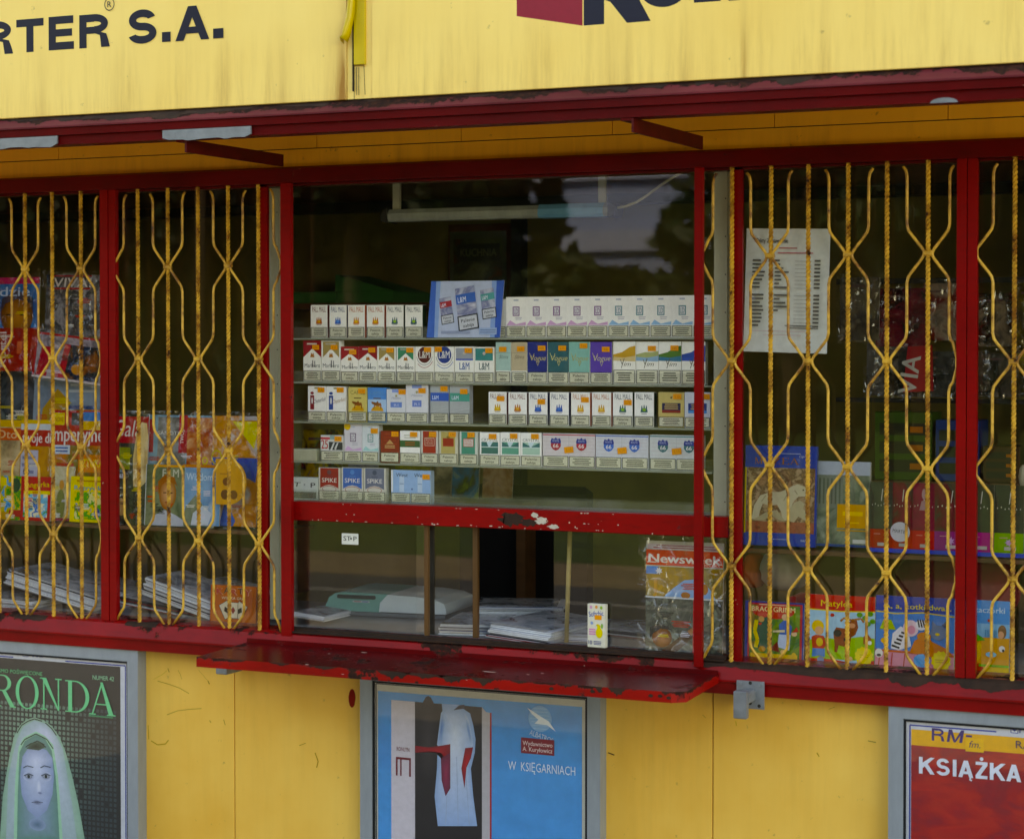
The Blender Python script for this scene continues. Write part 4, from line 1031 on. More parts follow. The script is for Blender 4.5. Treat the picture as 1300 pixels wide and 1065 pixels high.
# ================================================================== display rack
SH = [1.712, 1.591, 1.481, 1.371, 1.2625]
YP = .10
RX0, RX1 = X(368, YP), X(905.5, YP)
t = thing('display_rack', 'clear plastic rack of five shelves holding packs behind the centre window', 'rack', (0, 0, 0))
SHELF = plain('clouded plastic shelf', '#8f9480', .35, .5, 0, 14, .2)
for i, z in enumerate(SH):
    mb = MB(); mb.box(RX0, RX1, YP-.006, YP+.075, z-.0045, z, '#8f9480', SHELF)
    if i < 4: mb.box(RX0, RX1, YP+.0751, YP+.0765, z-.0045, z+.012, '#60645a', PLEX)
    s_ = mb.build('shelf', t)
    mb = MB()
    mb.box(RX0, RX1, YP-.0085, YP-.0065, z-.0045, z+.030, '#fff', PLEX)
    mb.box(RX0, RX1, YP-.0095, YP-.0087, z-.0048, z-.0008, '#a8aa98', SHELF)
    mb.build('front_lip', s_)
for x in (RX0-.004, RX1+.001):
    mb = MB(); mb.box(x, x+.003, YP-.006, YP+.08, 1.255, 1.76, '#fff', PLEX); mb.build('side_panel', t)
# ribbed glass strip in front of the lowest shelf
mb = MB(); mb.box(X(372, .07), RX1, .070, .073, 1.2655, 1.2885, '#fff', PLEX)
for k in range(5): mb.box(X(372, .07), RX1, .0685, .0698, 1.268+k*.0042, 1.2695+k*.0042, '#fff', PLEX)
mb.build('lower_strip', t)

TAG = '#f79a10'
ORD = 'first second third fourth fifth sixth seventh eighth ninth tenth eleventh twelfth'.split()
def warn(root, u0, u1, v1, big):
    mb = MB(); v0 = .003
    mb.rect(u0, v0, u1, v1, '#25251f'); b = .0016
    mb.rect(u0+b, v0+b, u1-b, v1-b, '#dedbc6'); h = v1-v0
    if big:
        mb.txt('Palenie', (u0+u1)/2, v0+h*.56, h*.25, '#23231e', w=(u1-u0)*.62, bold=.03)
        mb.txt('zabija', (u0+u1)/2, v0+h*.20, h*.25, '#23231e', w=(u1-u0)*.48, bold=.03)
    else: mb.lines(u0+(u1-u0)*.13, u1-(u1-u0)*.13, v0+h*.16, v1-h*.14, 4, '#55544a', .5)
    return mb.build('warning_label', root, (0, -.0012, 0))
def price(root, u, v, k=0, w=.022, h=.0135, rot=0):
    mb = MB(); c, s_ = math.cos(rot), math.sin(rot)
    def P2(a, b): return (u+a*c-b*s_, v+a*s_+b*c)
    mb.poly([P2(-w/2, -h/2), P2(w/2, -h/2), P2(w/2, h/2), P2(-w/2, h/2)], TAG)
    mb.txt(['6,35', '5,10', '4,85', '6,90', '5,75'][k % 5], *P2(0, -h*.25), h*.45, '#c86a08', w=w*.6, rot=rot)
    return mb.build('price_tag', root, (0, -.0022, 0))
RAND = random.Random(31)
ROWS = {i: [] for i in range(5)}
def pack(row, px0, px1, ptop, style, desc, big=True, tagp=None, side=None, labs=1, labh=None, body='#f4f2ea', grp=None, lift=0):
    base = SH[row]; pyb = 430 if row == 0 else [0, 485, 538, 592, 638][row]
    pm = (ptop+pyb)/2
    x0, x1 = X(px0, YP, pm), X(px1, YP, pm); h = Z((px0+px1)/2, ptop, YP)-base; w = x1-x0
    r = thing('cigarette_pack', desc, 'cigarette pack', (x0, YP+RAND.uniform(0, .002), base), (0, 0, R(RAND.uniform(-2, 2))), grp or 'packs in the display rack')
    mb = MB(); mb.box(0, w, 0, .022, 0, h, body, PRINT, .0012)
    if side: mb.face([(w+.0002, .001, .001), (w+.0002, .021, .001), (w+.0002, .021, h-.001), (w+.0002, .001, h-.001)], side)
    lab = labh or h*.30
    style(mb, w, h, lab+.003)
    mb.build('box', r)
    if labs == 1: warn(r, .0015, w-.0015, lab, big)
    else:
        for k in range(2): warn(r, .0015+k*w/2, w/2-.0015+k*w/2, lab, big)
    if tagp:
        tx, ty = tagp; xx, zz = W(tx, ty, YP); price(r, xx-x0, zz-base, RAND.randrange(5))
    ROWS[row].append(r); return r
# ---- designs
def crest(mb, u, v, s, c1, c2):
    mb.poly([(u-s, v-s*.7), (u+s, v-s*.7), (u+s*.75, v+s*.1), (u-s*.75, v+s*.1)], c1)
    for k in (-1, 0, 1): mb.poly([(u+k*s*.62-s*.22, v), (u+k*s*.62+s*.22, v), (u+k*s*.62+s*.08, v+s*(.95 if k == 0 else .8)), (u+k*s*.62-s*.08, v+s*(.95 if k == 0 else .8))], c1)
    mb.ell(u, v-s*.25, s*.5, s*.38, c2, 10)
    mb.poly([(u-s*1.05, v-s*.95), (u+s*1.05, v-s*.95), (u+s*.8, v-s*.68), (u-s*.8, v-s*.68)], c1)
def mall(tc, c1, c2):
    def f(mb, w, h, lb):
        mb.txt('PALL MALL', w/2, h*.79, h*.16, tc, w=w*.82)
        crest(mb, w/2, h*.53, w*.19, c1, c2); mb.rect(w*.36, lb+h*.035, w*.64, lb+h*.05, tc)
    return f
def chevron(cc):
    def f(mb, w, h, lb):
        m = w*.0 if cc in ('#a01420', '#a81822') else w*.07
        mb.poly([(m, h*.97 if m else h), (m, lb+(h-lb)*.42), (w/2, lb+(h-lb)*.72), (w-m, lb+(h-lb)*.42), (w-m, h*.97 if m else h)], cc)
        mb.rect(w*.2, h*.90, w*.75, h*.935, '#d8d0c4' if m == 0 else '#b8b0a0')
        mb.poly([(w*.38, lb+(h-lb)*.42), (w*.62, lb+(h-lb)*.42), (w*.56, lb+(h-lb)*.58), (w*.5, lb+(h-lb)*.52), (w*.44, lb+(h-lb)*.58)], '#b8702c')
        mb.txt('Marlboro', w/2, lb+(h-lb)*.07, h*.10, '#3c4448', w=w*.86); mb.rect(w*.5, lb+(h-lb)*.07, w*.545, lb+(h-lb)*.32, '#3c4448'); mb.rect(w*.62, lb+(h-lb)*.07, w*.66, lb+(h-lb)*.30, '#3c4448')
    return f
def roundel(c, c3):
    def f(mb, w, h, lb):
        cx, cy = w*.5, h*.77; mb.ring(cx, cy, w*.44, w*.5, w*.03, w*.03, '#9a9aa0', 20, 190, 350); mb.ell(cx, cy, w*.36, w*.38, c, 24)
        mb.txt('L&M', cx, cy-h*.09, h*.20, '#e4e0dc', w=w*.56, bold=.03); mb.ring(cx, cy, w*.52, w*.62, w*.03, w*.03, c3, 20, 225, 330)
    return f
def twoband(c, tc, sub):
    def f(mb, w, h, lb):
        mb.rect(w*.05, lb+(h-lb)*.44, w*.95, h*.96, c); 
        if sub: mb.rect(w*.05, lb+(h-lb)*.44, w*.95, lb+(h-lb)*.5, sub)
        mb.star(w*.5, h*.82, w*.1, '#c8c0bc', 8, .6); mb.txt('L&M', w*.5, lb+(h-lb)*.06, h*.2, tc, w=w*.52, bold=.02)
    return f
def slimscript(c, tc, word):
    def f(mb, w, h, lb):
        mb.rect(0, lb, w, h*.74, c); mb.rect(0, h*.745, w, h, c); mb.rect(0, h*.74, w, h*.745, '#4a4a40')
        mb.txt(word, w*.5, lb+(h-lb)*.42, h*.09, tc, w=w*.6, sh=.4)
    return f
def vogue(c, tc):
    def f(mb, w, h, lb):
        mb.rect(0, lb-.003, w, h, c); mb.txt('Vogue', w*.5, lb+(h-lb)*.36, h*.12, tc, w=w*.82, sh=.35)
        mb.line([(w*.1, lb+(h-lb)*.62), (w*.22, lb+(h-lb)*.36), (w*.34, lb+(h-lb)*.6)], .0014, tc); mb.line([(w*.45, lb+(h-lb)*.34), (w*.52, lb+(h-lb)*.18), (w*.6, lb+(h-lb)*.34)], .0012, tc)
    return f
def wave(c1, c2, lo):
    def f(mb, w, h, lb):
        a = lb+(h-lb)*.35; b = lb+(h-lb)*.55; e = h*.90 if lo else h*.78
        mb.poly([(0, a), (w, a+.006), (w, e), (w*.75, e-.003), (w*.4, b+.004), (0, b-.002)], c1)
        mb.poly([(0, a-.004), (w, a-.006), (w, a+.009), (w*.5, a+.004), (0, a+.006)], c2)
        mb.line([(w*.32, lb+(h-lb)*.34), (w*.40, lb+(h-lb)*.16), (w*.50, lb+(h-lb)*.38), (w*.36, lb+(h-lb)*.02)], .0018, '#6a6458'); mb.txt('im', w*.62, lb+(h-lb)*.10, h*.10, '#6a6458', w=w*.3, sh=.4)
    return f
def chest(c1, tc):
    def f(mb, w, h, lb):
        mb.rect(w*.12, lb+.002, w*.34, h*.74, c1); mb.ell(w*.23, h*.80, w*.10, w*.07, c1, 10); mb.ell(w*.23, lb+(h-lb)*.4, w*.05, w*.16, '#d8d8d8', 10)
        mb.txt('Chesterfield', w*.64, lb+(h-lb)*.34, h*.11, tc, w=w*.66, rot=.22, sh=.3); mb.rect(w*.36, h*.92, w*.62, h*.97, '#a89870')
    return f
def camel(c, tc, sk):
    def f(mb, w, h, lb):
        mb.rect(.0005, lb-.003, w-.0005, h-.001, c)
        if sk: mb.rect(.0005, lb-.003, w-.0005, lb+(h-lb)*.5, '#a4c8e8')
        mb.txt('CAMEL', w*.5, h*.80, h*.10, tc, w=w*.78); mb.rect(w*.3, lb+(h-lb)*.52, w*.7, lb+(h-lb)*.56, '#5a3a14')
        mb.poly([(w*.16, lb), (w*.86, lb), (w*.78, lb+(h-lb)*.16), (w*.5, lb+(h-lb)*.24), (w*.24, lb+(h-lb)*.14)], '#d89a18')
        cm = [(.30, .10), (.34, .26), (.30, .34), (.26, .42), (.20, .42), (.20, .37), (.27, .30), (.34, .42), (.44, .36), (.52, .46), (.60, .36), (.70, .38), (.74, .26), (.72, .10), (.68, .10), (.68, .24), (.60, .22), (.44, .24), (.38, .24), (.35, .10)]
        mb.poly([(w*a, lb+(h-lb)*(b*.95)) for a, b in cm], '#9a5418')
    return f
def bandw(c, cb, wd=.6):
    def f(mb, w, h, lb):
        mb.rect(w*.28, h*.90, w*.72, h*.99, '#8aa0d8'); mb.rect(w*(.5-wd/2), lb+(h-lb)*.18, w*(.5+wd/2), lb+(h-lb)*.42, cb); mb.txt('R1', w*.5, lb+(h-lb)*.23, h*.07, '#c8d4f0', w=w*.22)
        mb.star(w*.5, h*.80, w*.08, '#a8a070', 8, .5); mb.txt('Minima', w*.5, lb+(h-lb)*.55, h*.07, '#a0a4b8', w=w*.5, sh=.3)
    return f
def lmgrey(c):
    def f(mb, w, h, lb):
        mb.rect(.0008, lb-.002, w-.0008, h-.001, '#a9aeb0'); mb.rect(.0008, lb+(h-lb)*.40, w+.0002, lb+(h-lb)*.70, c); mb.txt('L&M', w*.28, lb+(h-lb)*.46, h*.10, '#d8e4f4', w=w*.34, bold=.03); mb.line([(w*.02, lb), (w*.98, h*.4)], .0006, '#c8ccd0')
    return f
def goldbox(body, c1, c2):
    def f(mb, w, h, lb):
        mb.rect(.0008, lb-.002, w-.0008, h-.001, body); mb.rect(w*.14, lb+(h-lb)*.12, w*.86, lb+(h-lb)*.54, c1); mb.rect(w*.14, lb+(h-lb)*.12, w*.86, lb+(h-lb)*.24, c2)
        mb.lines(w*.2, w*.8, lb+(h-lb)*.26, lb+(h-lb)*.52, 3, '#c8a868'); mb.star(w*.5, h*.85, w*.06, '#6a5830', 8, .5)
    return f
def m25(mb, w, h, lb):
    mb.rect(0, h*.84, w*.4, h*.92, '#d04050'); mb.rect(w*.4, h*.84, w*.62, h, '#8aa8a8')
    mb.txt('25', w*.17, lb+(h-lb)*.08, h*.34, '#c82030', w=w*.30, bold=.03); mb.poly([(w*.36, lb), (w*.96, lb), (w*.96, lb+(h-lb)*.52), (w*.36, lb+(h-lb)*.56)], '#2c3038')
    mb.poly([(w*.42, lb), (w*.55, lb+(h-lb)*.5), (w*.62, lb+(h-lb)*.5), (w*.5, lb)], '#d0d0d0'); mb.poly([(w*.66, lb), (w*.78, lb+(h-lb)*.5), (w*.72, lb+(h-lb)*.5), (w*.6, lb+(h-lb)*.1)], '#d0d0d0')
def ldp(c, low):
    def f(mb, w, h, lb):
        mb.poly([(.001, lb), (w-.001, lb), (w-.001, lb+(h-lb)*.12), (w*.5, lb+(h-lb)*.04), (w*.2, lb+(h-lb)*.18)], low)
        u0, v0, s_ = w*.33, lb+(h-lb)*.33, w*.34; sh_ = s_*1.25
        mb.rect(u0, v0, u0+s_, v0+sh_, c); mb.rect(u0+s_*.12, v0+sh_*.1, u0+s_*.88, v0+sh_*.9, '#d8d6dc')
        mb.txt('LD', u0+s_*.5, v0+sh_*.22, sh_*.55, c, w=s_*.6, bold=.01); mb.rect(w*.38, h*.90, w*.62, h*.94, '#b4bccc')
        mb.lines(w*.45, w*.8, lb+(h-lb)*.18, lb+(h-lb)*.3, 2, '#b8b4c4')
    return f
def redbrown(mb, w, h, lb):
    mb.rect(.0006, lb-.002, w-.0006, h-.0006, '#8e2418'); mb.lines(w*.1, w*.9, h*.55, h*.95, 4, '#a03c2c', .3); mb.poly([(w*.3, lb+(h-lb)*.36), (w*.7, lb+(h-lb)*.36), (w*.5, lb+(h-lb)*.58)], '#c89868'); mb.lines(w*.2, w*.8, lb+(h-lb)*.14, lb+(h-lb)*.32, 2, '#d0a878')
def greenband(mb, w, h, lb):
    mb.rect(0, lb+(h-lb)*.22, w, lb+(h-lb)*.55, '#2c5a34'); mb.lines(w*.2, w*.8, lb+(h-lb)*.28, lb+(h-lb)*.5, 2, '#a8542c'); mb.lines(w*.15, w*.85, h*.75, h*.9, 2, '#bcbcb0')
def royal(c, tc, bc):
    def f(mb, w, h, lb):
        mb.rect(w*.10, lb-.002, w*.86, h*.99, c); mb.rect(w*.2, lb+(h-lb)*.30, w*.78, lb+(h-lb)*.68, bc); mb.rect(w*.23, lb+(h-lb)*.33, w*.75, lb+(h-lb)*.65, tc)
        mb.txt('ROYAL', w*.49, lb+(h-lb)*.52, h*.07, bc, w=w*.42, bold=.02); mb.txt('HOUSE', w*.49, lb+(h-lb)*.38, h*.07, bc, w=w*.42, bold=.02); mb.ell(w*.49, lb+(h-lb)*.73, w*.1, w*.06, '#8a6c30', 10)
    return f
def crystal(c):
    def f(mb, w, h, lb):
        mb.txt('CRYSTAL', w*.5, h*.74, h*.085, '#5a706c', w=w*.82); mb.rect(w*.08, lb, w*.92, lb+(h-lb)*.56, c)
        mb.poly([(w*.08, lb+(h-lb)*.56), (w*.5, lb+(h-lb)*.36), (w*.92, lb+(h-lb)*.56), (w*.92, lb+(h-lb)*.34), (w*.08, lb+(h-lb)*.34)], '#1e6a6c')
        mb.poly([(w*.34, lb+(h-lb)*.56), (w*.66, lb+(h-lb)*.56), (w*.52, lb+(h-lb)*.34), (w*.44, lb+(h-lb)*.34)], '#c4dce4'); mb.rect(w*.08, lb+(h-lb)*.30, w*.92, lb+(h-lb)*.34, '#c8dcd8')
    return f
def r66(c, line):
    def f(mb, w, h, lb):
        mb.rect(0, h*.94, w, h*.975, line); mb.rect(w*.497, lb, w*.503, h*.94, '#a8a8ac')
        for k in range(5): mb.line([(w*.02, lb+(h-lb)*(.1+.18*k)), (w*.98, lb+(h-lb)*(.16+.16*k))], .0005, '#c0a8b0')
        for cx in (.25, .74):
            cx *= w; s_ = w*.10; cy = lb+(h-lb)*.50
            mb.poly([(cx-s_, cy+s_*.5), (cx-s_*.8, cy+s_*1.05), (cx-s_*.3, cy+s_*.9), (cx, cy+s_*1.2), (cx+s_*.3, cy+s_*.9), (cx+s_*.8, cy+s_*1.05), (cx+s_, cy+s_*.5), (cx+s_*.95, cy+s_*.1), (cx-s_*.95, cy+s_*.1)], '#283a8c')
            mb.poly([(cx-s_*.95, cy+s_*.15), (cx+s_*.95, cy+s_*.15), (cx+s_*.95, cy-s_*.4), (cx+s_*.5, cy-s_*.95), (cx, cy-s_*1.15), (cx-s_*.5, cy-s_*.95), (cx-s_*.95, cy-s_*.4)], c)
            mb.txt('ROUTE', cx, cy+s_*.4, s_*.36, '#b8c0e0', w=s_*1.2); mb.txt('66', cx, cy-s_*.65, s_*.72, '#e8e4e4', w=s_*1.05, bold=.03)
    return f
def spike(c, c2):
    def f(mb, w, h, lb):
        mb.rect(w*.07, lb-.002, w*.93, h*.985, c); mb.poly([(w*.07, lb-.004), (w*.93, lb-.004), (w*.93, lb+(h-lb)*.06), (w*.7, lb+(h-lb)*.18), (w*.5, lb+(h-lb)*.22), (w*.3, lb+(h-lb)*.18), (w*.07, lb+(h-lb)*.06)], '#cfcac0')
        mb.txt('SPIKE', w*.5, lb+(h-lb)*.33, h*.13, '#e0dcd8', w=w*.70, bold=.03); mb.ell(w*.5, h*.86, w*.10, w*.10, c2, 12); mb.lines(w*.32, w*.68, lb+(h-lb)*.58, lb+(h-lb)*.64, 1, c2)
        mb.ring(w*.5, lb+(h-lb)*.03, w*.34, w*.13, w*.02, w*.02, '#9a2a30', 20)
    return f
def west(mb, w, h, lb):
    mb.rect(.001, lb-.002, w-.001, h-.001, '#8fb4dc'); mb.rect(0, lb, w*.05, h, '#d8dce0')
    for cx in (.27, .73): mb.rect(w*(cx-.06), lb, w*(cx+.06), lb+(h-lb)*.72, '#b4cce4'); mb.txt('West', w*cx, h*.80, h*.11, '#24303c', w=w*.30, sh=.1); mb.rect(w*(cx-.05), lb+(h-lb)*.36, w*(cx+.05), lb+(h-lb)*.39, '#6a88b0')
    mb.star(w*.53, lb+(h-lb)*.14, w*.03, '#3c5a90', 6, .5)

TOPS = 'on the top shelf'
P1 = [(394.6, 415.8, '#7a3024', '#c05a18', '#e0a030', 0, '#5a1c14', 'white pack, dark red letters and orange crest, at the left end of the top shelf'),
      (418.2, 439.4, '#2a3c6a', '#2a5cae', '#4a88d0', 1, '#16204c', 'white pack, navy letters and blue crest, the only blue one on the top shelf'),
      (441.8, 463.2, '#c8642c', '#d88420', '#ecb838', 0, '#c04c10', 'white pack, orange letters, fine print warning, third from left on top shelf'),
      (465.7, 487.4, '#c8642c', '#d88420', '#ecb838', 1, '#c04c10', 'white pack, orange letters, bold two-word warning, fourth from left on top shelf'),
      (490.3, 511.8, '#3a4650', '#2c5a6c', '#8cb838', 1, '#1c3a28', 'white pack, dark letters and green crest, fifth from left on top shelf'),
      (514.2, 536.2, '#3a4650', '#2c5a6c', '#8cb838', 1, '#10301c', 'white pack, dark letters and green crest, beside the blue display card')]
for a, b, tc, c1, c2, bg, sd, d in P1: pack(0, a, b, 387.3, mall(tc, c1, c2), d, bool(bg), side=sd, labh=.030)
# long row of ten tall white packs
xs0, xs1 = X(642.5, YP, 400), X(907.5, YP, 400)
r = thing('cigarette_pack', 'tall white pack mostly hidden behind the right edge of the blue display card', 'cigarette pack', (xs0-.0245, YP+.002, SH[0]), (0, 0, 0), 'packs in the display rack')
mb = MB(); mb.box(0, .0235, 0, .022, 0, .103, '#d4d2cc', PRINT, .001); mb.build('box', r); warn(r, .0015, .022, .030, False)
NM = ['left end of the white run beside the blue card', 'second from left in the white run', 'third from left in the white run', 'fourth from left in the white run', 'touching the first teal pack',
      'touching the last purple pack', 'second of the five teal ones', 'middle of the five teal ones', 'left of the slim red post', 'behind the slim red post']
for k in range(10):
    w = (xs1-xs0)/10; c, lo = ('#7a3a80', '#d8a8d0') if k < 5 else ('#2f7f8a', '#8cbce0')
    r = thing('cigarette_pack', 'tall white pack, %s monogram, %s' % ('purple' if k < 5 else 'teal', NM[k]), 'cigarette pack', (xs0+k*w, YP, SH[0]), (0, 0, 0), 'packs in the display rack')
    mb = MB(); mb.box(.0001, w-.0001, 0, .022, 0, .108, '#f4f2ee', PRINT, .0004); ldp(c, lo)(mb, w, .108, .033); mb.build('box', r); warn(r, .002, w-.002, .031, False)
# display card with three pack pictures
x0, z0 = W(541, 429, .085); x1 = X(637, .085, 400); h = Z(588, 357, .10)-SH[0]; w = x1-x0
r = thing('display_card', 'blue and white cardboard display card showing three tilted packs, on the top shelf', 'display card', (x0, .088, SH[0]+.001), (R(-5), 0, 0))
mb = MB(); S = 1
mb.extr([(0, 0), (w*.97, 0), (w*1.0, h), (w*.035, h)], 0, .002, '#b8c4dc', PRINT)
mb.poly([(0, .0), (w*.10, 0), (w*.10, h), (w*.035, h)], '#3c6cc0'); mb.poly([(w*.10, 0), (w*.15, 0), (w*.16, h), (w*.10, h)], '#8aacdc')
mb.poly([(w*.90, 0), (w*.97, 0), (w*1.0, h), (w*.90, h)], '#2c5cb4'); mb.poly([(w*.84, 0), (w*.90, 0), (w*.90, h), (w*.84, h)], '#86a8da')
def mini(cx, cy, s_, c, rot):
    c_, n_ = math.cos(rot), math.sin(rot)
    def T_(a, b): return (cx+(a*c_-b*n_)*s_, cy+(a*n_+b*c_)*s_)
    mb.poly([T_(-.5, -.9), T_(.5, -.9), T_(.5, .9), T_(-.5, .9)], '#8c90ac', photo(('#5c6284', '#c4c8d8', '#7a80a0', '#e0e0ea'), 14, 3, True, (1, 1, 1)))
    mb.poly([T_(-.5, .15), T_(.5, .15), T_(.5, .6), T_(-.5, .6)], c); mb.txt('L&M', *T_(-.2, .22), .26*s_, '#e4eaf8', w=.42*s_, rot=rot, bold=.02)
    mb.poly([T_(-.52, -1.1), T_(.52, -1.1), T_(.52, -.4), T_(-.52, -.4)], '#20242c'); mb.poly([T_(-.46, -1.04), T_(.46, -1.04), T_(.46, -.46), T_(-.46, -.46)], '#c8ccd4')
    mb.txt('Palenie', *T_(0, -.72), .16*s_, '#20242c', w=.7*s_, rot=rot, bold=.02); mb.txt('zabija', *T_(0, -.96), .16*s_, '#20242c', w=.56*s_, rot=rot, bold=.02)
mini(w*.25, h*.50, .036, '#b8383c', .18); mini(w*.80, h*.62, .040, '#3c9a98', .16); mini(w*.52, h*.55, .058, '#2c66b8', .16)
mb.lines(w*.16, w*.62, h*.06, h*.12, 2, '#8c9cc0'); mb.rect(w*.70, h*.05, w*.93, h*.17, '#9cb4d8'); mb.lines(w*.71, w*.92, h*.07, h*.15, 2, '#6c84a8')
mb.build('card', r)
mb = MB(); mb.box(w*.3, w*.6, .004, .006, 0, h*.8, '#a8a8a0', MATTE); mb.build('strut', r)

P2 = [(385, 407.7, 432.3, chevron('#a01420'), 'tall white pack with red chevron, far left on the second shelf', 0, (401, 441)),
      (408.3, 432, 432.3, chevron('#a8905a'), 'tall white pack with gold chevron, second from left on the second shelf', 0, (424.5, 441)),
      (432.8, 455, 440, chevron('#a81822'), 'white pack, red chevron and bold warning, right of the tall gold chevron pack', 1, (448, 447)),
      (455.4, 478.8, 439.5, chevron('#a01420'), 'white pack, deep red chevron and fine print, left of the shorter gold chevron pack', 0, (472.5, 444.5)),
      (479.3, 501.7, 440, chevron('#a8915c'), 'shorter white pack with gold chevron, left of the green chevron pack', 0, (495, 444.5)),
      (503.3, 526.2, 440, chevron('#2c8a66'), 'white pack with green chevron, the only green chevron one', 0, (520.5, 444.5)),
      (527.2, 551, 440, roundel('#5c1c14', '#b07070'), 'white pack with dark red roundel on the second shelf', 0, (543.5, 444)),
      (551.6, 576.6, 440, roundel('#1a3c84', '#7088b8'), 'white pack with blue roundel on the second shelf', 1, (556.8, 443.5)),
      (577.5, 601.6, 440, twoband('#9aa0a8', '#2c5a9c', '#2c50b0'), 'white pack with silver panel and blue letters, right of the blue roundel', 1, (594.8, 445)),
      (602, 627, 440.5, twoband('#1f8480', '#3c5a5c', None), 'white pack with teal panel, right of the silver panel pack', 0, (621, 445)),
      (629.2, 648.3, 434.5, slimscript('#a4c4bc', '#5c7470', 'Slims'), 'tall narrow pale teal pack, left of the tall beige pack', 1, (638.5, 443.5)),
      (649, 668.8, 434.5, slimscript('#c0b094', '#6c6450', 'Slims'), 'tall narrow beige pack, left of the navy script pack', 0, (661.5, 443)),
      (669.7, 694.7, 434, vogue('#1c2c78', '#c8b878'), 'tall navy pack with gold script on the second shelf', 1, (688, 442)),
      (695.3, 721.4, 434, vogue('#1e5c64', '#c4b87c'), 'tall dark teal pack with gold script, right of the navy one', 0, (713.5, 442)),
      (722, 748.4, 434, vogue('#7cb8ae', '#a8a468'), 'tall aqua pack with gold script, left of the purple pack', 1, (741, 439)),
      (749.3, 776.4, 434, vogue('#6048a4', '#c8c08c'), 'tall purple pack with pale script, the only purple one', 0, (769, 443.5)),
      (778.6, 806.9, 433.5, wave('#cfa048', '#d8c090', 1), 'wide white pack with golden wave, right of the purple pack', 0, None),
      (807.3, 835.4, 433.5, wave('#a8b078', '#88b0cc', 0), 'wide white pack with pale blue wave, right of the golden wave', 0, (827.5, 442.5)),
      (836, 864.8, 433.3, wave('#4a7a34', '#2c7898', 1), 'wide white pack with green wave, left of the blue wave', 0, (856.5, 442)),
      (865.4, 895, 433.3, wave('#1c4ca4', '#2858b4', 1), 'wide white pack with deep blue wave, partly behind the slim red post', 0, None)]
for a, b, tp, st, d, bg, tg in P2: pack(1, a, b, tp, st, d, bool(bg), tg, labh=(.029 if tp > 434.8 else .031 if b-a < 27.5 else .038))
P3 = [(391, 414, 490, chest('#8a2028', '#6c6470'), '#f4f2ee', 'white pack with red pillar at the left end of the third shelf', 1, (408, 495), None),
      (414.4, 438.8, 490.5, chest('#204a94', '#b08c60'), '#f4f2ee', 'white pack with blue pillar, right of the red pillar pack', 1, (432, 495), None),
      (442, 465.8, 491.5, camel('#d8c478', '#8a7838', False), '#d0c070', 'cream yellow pack with a brown camel on the third shelf', 0, (459.5, 496.5), None),
      (466.5, 490.4, 492, camel('#4a90d4', '#5a98c8', True), '#5a98d0', 'sky blue pack with a brown camel on the third shelf', 0, None, None),
      (490.9, 514.6, 494, bandw('#fff', '#6a8ccc'), '#d8dae0', 'white pack with pale blue band, right of the sky blue camel pack', 1, (510.5, 497.5), None),
      (515.2, 543, 488, bandw('#fff', '#6a84c8', .42), '#dcdce2', 'taller white pack with small blue band on the third shelf', 0, (536, 496), None),
      (546.2, 569.6, 488, lmgrey('#1c5cb8'), '#a8acb0', 'silver pack crossed by a blue stripe on the third shelf', 0, (564, 493.5), None),
      (570.6, 595.8, 488.5, lmgrey('#349888'), '#a8acb0', 'silver pack crossed by a teal stripe on the third shelf', 0, (589, 497), None),
      (620.2, 642.6, 497.5, mall('#7a4038', '#d8a83c', '#ecc458'), '#f4f2ee', 'white pack, brown letters, gold crest, price tag, right of the empty gap', 0, (635.5, 506), '#6a1c20'),
      (645.2, 668.2, 498, mall('#8a4a40', '#c87838', '#e8b058'), '#f4f2ee', 'white pack, brown letters, gold crest, without a price tag', 0, None, '#5a1820'),
      (671, 694.8, 498, mall('#2c3a64', '#2a5cae', '#3c78c8'), '#f4f2ee', 'white pack, navy letters, blue crest, with price tag on the third shelf', 1, (687.5, 510), '#16204c'),
      (698, 722.2, 498, mall('#34446c', '#2a5cae', '#3c78c8'), '#f4f2ee', 'white pack, navy letters, blue crest, without tag on the third shelf', 1, None, '#101c50'),
      (725, 748.9, 498, mall('#c88058', '#dca84c', '#ecc870'), '#f4f2ee', 'white pack, pale orange letters, with price tag on the third shelf', 1, (743, 507.5), '#c8540c'),
      (751.2, 775.6, 498, mall('#c88058', '#dca84c', '#ecc870'), '#f4f2ee', 'white pack, pale orange letters, without tag on the third shelf', 0, None, '#c04c0c'),
      (778, 802.7, 498, mall('#3c4850', '#2c6468', '#84b440'), '#f4f2ee', 'white pack, green crest, with price tag on the third shelf', 1, (797, 511), '#143828'),
      (805.2, 829.6, 498, mall('#3c4850', '#2c6468', '#84b440'), '#f4f2ee', 'white pack, green crest, without tag on the third shelf', 0, None, '#103020'),
      (835.6, 868, 498, goldbox('#cdb878', '#24284c', '#8a2c28'), '#c8b478', 'wide cream pack with navy and red panel on the third shelf', 0, (859.5, 503.5), None),
      (869, 901.6, 498, goldbox('#ccd0da', '#1c3c7c', '#2c88c8'), '#d0d2dc', 'wide white pack with blue panel, behind the slim red post', 0, (896, 503.5), None)]
for a, b, tp, st, bd, d, bg, tg, sd in P3: pack(2, a, b, tp, st, d, bool(bg), tg, sd, body=bd, labh=.028)
